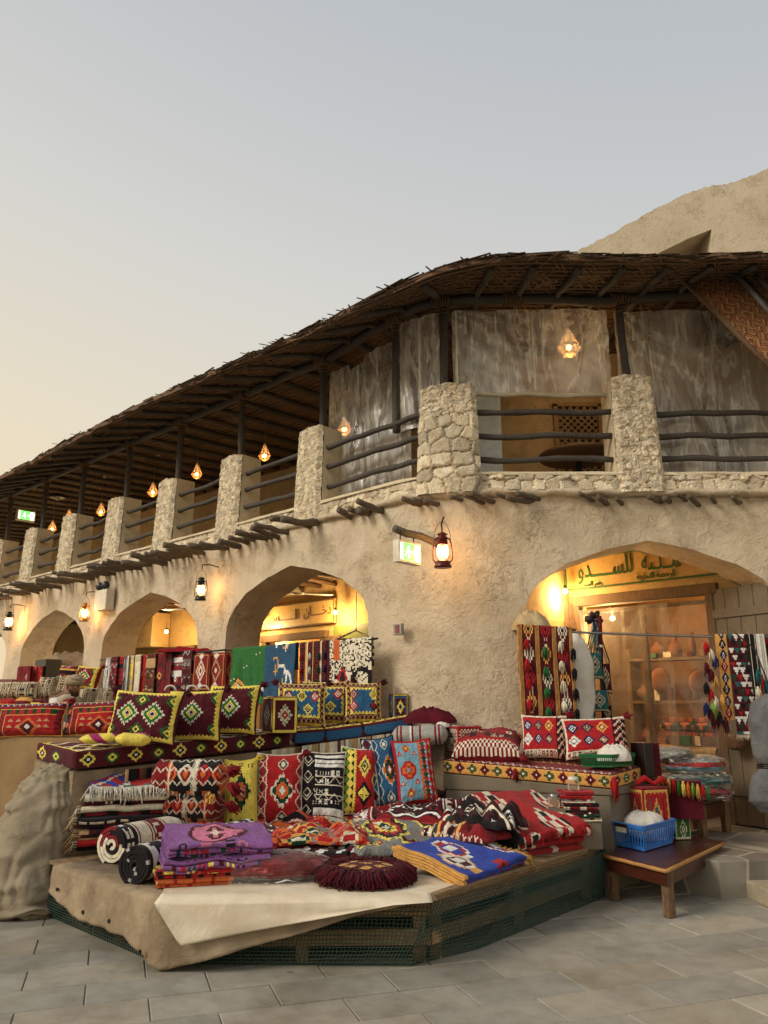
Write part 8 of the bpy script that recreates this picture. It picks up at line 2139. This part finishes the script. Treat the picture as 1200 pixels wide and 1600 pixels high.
for r_, y in enumerate(range(0, 110, 6)):
    for x in range(0, 40, 10): c.put((abs(c.X-x-5-(r_ % 2)*5) < (y+6-c.Y)*.95) & (c.Y > y) & (c.Y < y+6), ['white', 'black', 'dgreen', 'red', 'white', 'teal', 'white'][(r_*3+x//10) % 7])
strand('kilim strip of white black and red triangles hanging from the rod', 1134, 1171, 1.0, c.a, 72, fr=(.07, ['cream', 'sand']), nW=40)
c = Cv(80, 16, 'black'); c.rect(3, 0, 4, 80, 'cream'); c.rect(12, 0, 13, 80, 'cream')
strand('black bag strap band right of the triangle kilim', 1166, 1180, .62, c.a, 73, 8.2)
o, S1, S2 = strand('bundle of white cords with teal tassels near the right edge', 1182, 1192, .50, stripes(16, ['white', 'lgrey', 'cream'], 3).a, 74, 8.15)
for k in range(6): make_tassel(A(1184+(k % 3)*6, 1046+k*9, 8.1), o, ['teal', 'red', 'teal', 'cream', 'red', 'teal'][k], .03, .13)
strand('dark red band at the right edge of the rod', 1192, 1216, .70, kil(60, 20, 'dred', ['black', 'cream', 'teal'], 9).a, 75, 8.2)
# grey cloth bundle at the right edge
keys = [(A(1205, 1268, 7.6), .10, .09), (A(1203, 1250, 7.6), .19, .15), (A(1204, 1215, 7.6), .17, .14), (A(1205, 1197, 7.6), .10, .09), (A(1207, 1180, 7.6), .17, .14), (A(1207, 1130, 7.6), .21, .17), (A(1208, 1098, 7.6), .20, .16), (A(1212, 1084, 7.6), .08, .08)]
m = loft(resample(keys, 60), 60, None, .012, 3, 9, .045, 11); o = m.build('cloth_bundle', M['grey_cloth'], None, smooth=True, color=False); tag(o, 'grey pleated cloth bundle tied in the middle at the right edge', 'cloth bundle')
m = MB(); P = A(1205, 1197, 7.6)
for k in range(3): m.tube([P+Vector((math.cos(a)*.118, math.sin(a)*.105, -.02+.018*k+.01*math.sin(a*2))) for a in np.linspace(0, 2*PI, 20)], .010, 5)
m.build('cord', M['black_plastic'], o, smooth=True, color=False)
m = MB(); P = A(1207, 1085, 7.6); m.tube([P, P+Vector((.0, .25, .45)), Vector((P.x, YR, HZ-.02))], .008, 5); m.build('hanging_cord', M['dark_metal'], o, smooth=True, color=False)
# small woven basket on the grey door
P = A(1152, 1172, 8.9); t = thing('hanging_basket', 'small woven basket hanging on the grey plank door', 'basket', P)
m = MB(); m.lathe([(0, 0), (.06, .0), (.10, .05), (.12, .14), (.12, .18), (.108, .18), (.09, .05), (0, .02)], P, 18); m.build('body', M['palm_mat'], t, smooth=True, color=False)
m = MB(); m.tube([P+Vector((-.11, 0, .17)), P+Vector((-.02, 0, .42)), P+Vector((.11, 0, .17))], .006, 5); m.build('handle', M['rope'], t, smooth=True, color=False)
# bale and basket pile inside the shop
folded_rug('orange and green kilim bale inside the shop behind the plastic', on(1085, 1150, WOFF-.25), -dL, .62, .4, 4, .055, kil(60, 40, 'orange', ['dgreen', 'rust', 'gold'], 4).a, cr=.01, seed=3, name='folded_rug')
folded_rug('large rolled cream blanket at the foot of the shop doorway', on(1080, 1190, WOFF-.2), -dL, .8, .4, 3, .06, np.tile(pc('tan'), (20, 20, 1)), cr=.02, seed=5, name='folded_blanket', cat='blanket')
# dark red album boxes next to the red cushion
for k, (px, yaw, col) in enumerate(((1006, .5, 'black_leather'), (1017, .35, 'maroon_cloth'))):
    P = A(px, 1212, 7.85+.1*k); Mx = Matrix.Rotation(yaw, 3, 'Z'); m = MB(); m.box(P+Vector((0, 0, .15)), .12, .18, .32, Mx); t = m.build('album_box', M[col], None, color=False, bevel=.008); tag(t, ['black upright album box at the end of the right bench', 'dark red upright album box at the end of the right bench'][k], 'box')
# tasselled pouch bag, gift box and green bag
P = A(1046, 1262, 7.35); c = Cv(40, 40, 'red'); c.frame(1, 4, 'maroon'); c.frame_teeth(2, 2.5, 6, 'gold')
for x in (10, 20, 30): c.rect(x-1, 8, x+1, 32, ['teal', 'gold', 'dred'][x//10-1])
c.spiky(20, 20, 8, 12, ['gold', 'teal', 'red'], 3)
g = box_item('red woven gift box with a ribbon top standing behind the blue basket', 'gift_box', 'box', Vector((A(1010, 1318, 7.52).x, 7.52, .375)), .49, .30, .24, math.radians(20), c, c, Cv(20, 20, 'dred'), base='dred')
g0 = Vector((A(1010, 1318, 7.52).x+.1, 7.62, .885)); m = MB(); m.tube([g0+Vector((-.12, 0, 0)), g0+Vector((-.04, .0, .06)), g0+Vector((.05, .02, .0)), g0+Vector((.13, 0, .05)), g0+Vector((.18, .05, -.01))], [.02, .03, .022, .03, .015], 7, wob=.4, col=pc('red')); m.build('ribbon', M['woven_cloth'], g, smooth=True)
c = Cv(40, 30, 'green'); c.frame(0, 2, 'cream'); c.spiky(15, 26, 8, 9, ['cream', 'maroon', 'cream', 'green'], 3); c.spiky(15, 8, 8, 8, ['cream', 'black', 'cream', 'green'], 3); c.rect(0, 36, 30, 40, 'maroon')
box_item('green woven bag with pale diamonds between the gift box and the dark table', 'woven_bag', 'bag', Vector((A(1058, 1318, 7.75).x, 7.75, .375)), .46, .16, .15, math.radians(15), c, c, Cv(20, 20, 'maroon'), base='dgreen')
P0 = A(1040, 1222, 7.70); t = thing('tassel_bag', 'maroon open bag edged with bright orange green and yellow tassels', 'bag', P0+Vector((.1, 0, -.35)))
m = MB(); m.box(P0+Vector((.14, .12, -.16)), .42, .22, .34, Matrix.Rotation(-.2, 3, 'Z'), pc('maroon')); m.build('body', M['woven_cloth'], t)
for k in range(11): make_tassel(P0+Vector((-.06+k*.042, .0-.008*k, .05-.008*k)), t, ['orange', 'lime', 'gold', 'red', 'green', 'yellow'][k % 6], .02, .11)
# plastic wrapped pile on the dark table
P = A(1090, 1252, 8.65)
for k, (lb, cs, rx, h_, dx) in enumerate((('maroon textile in plastic, bottom of the pile on the dark table', ['maroon', 'dred', 'pinkred'], .34, .13, .0), ('blue grey blankets in plastic, middle of the pile on the dark table', ['grey', 'blue', 'sand', 'teal'], .35, .15, .02), ('flowery textile in crinkled plastic, top of the pile on the dark table', ['sand', 'lblue', 'red', 'gold'], .33, .19, .0), ('grey textile in plastic slipping off the left of the pile', ['grey', 'lgrey', 'black'], .20, .15, -.22))):
    z = [.645, .76, .89, 1.01][k]; bagged(lb, Vector((P.x+dx, P.y, z)), rx, .22, h_, cs, 60+k, -.1+.05*k, group='plastic wrapped textiles on the dark table')
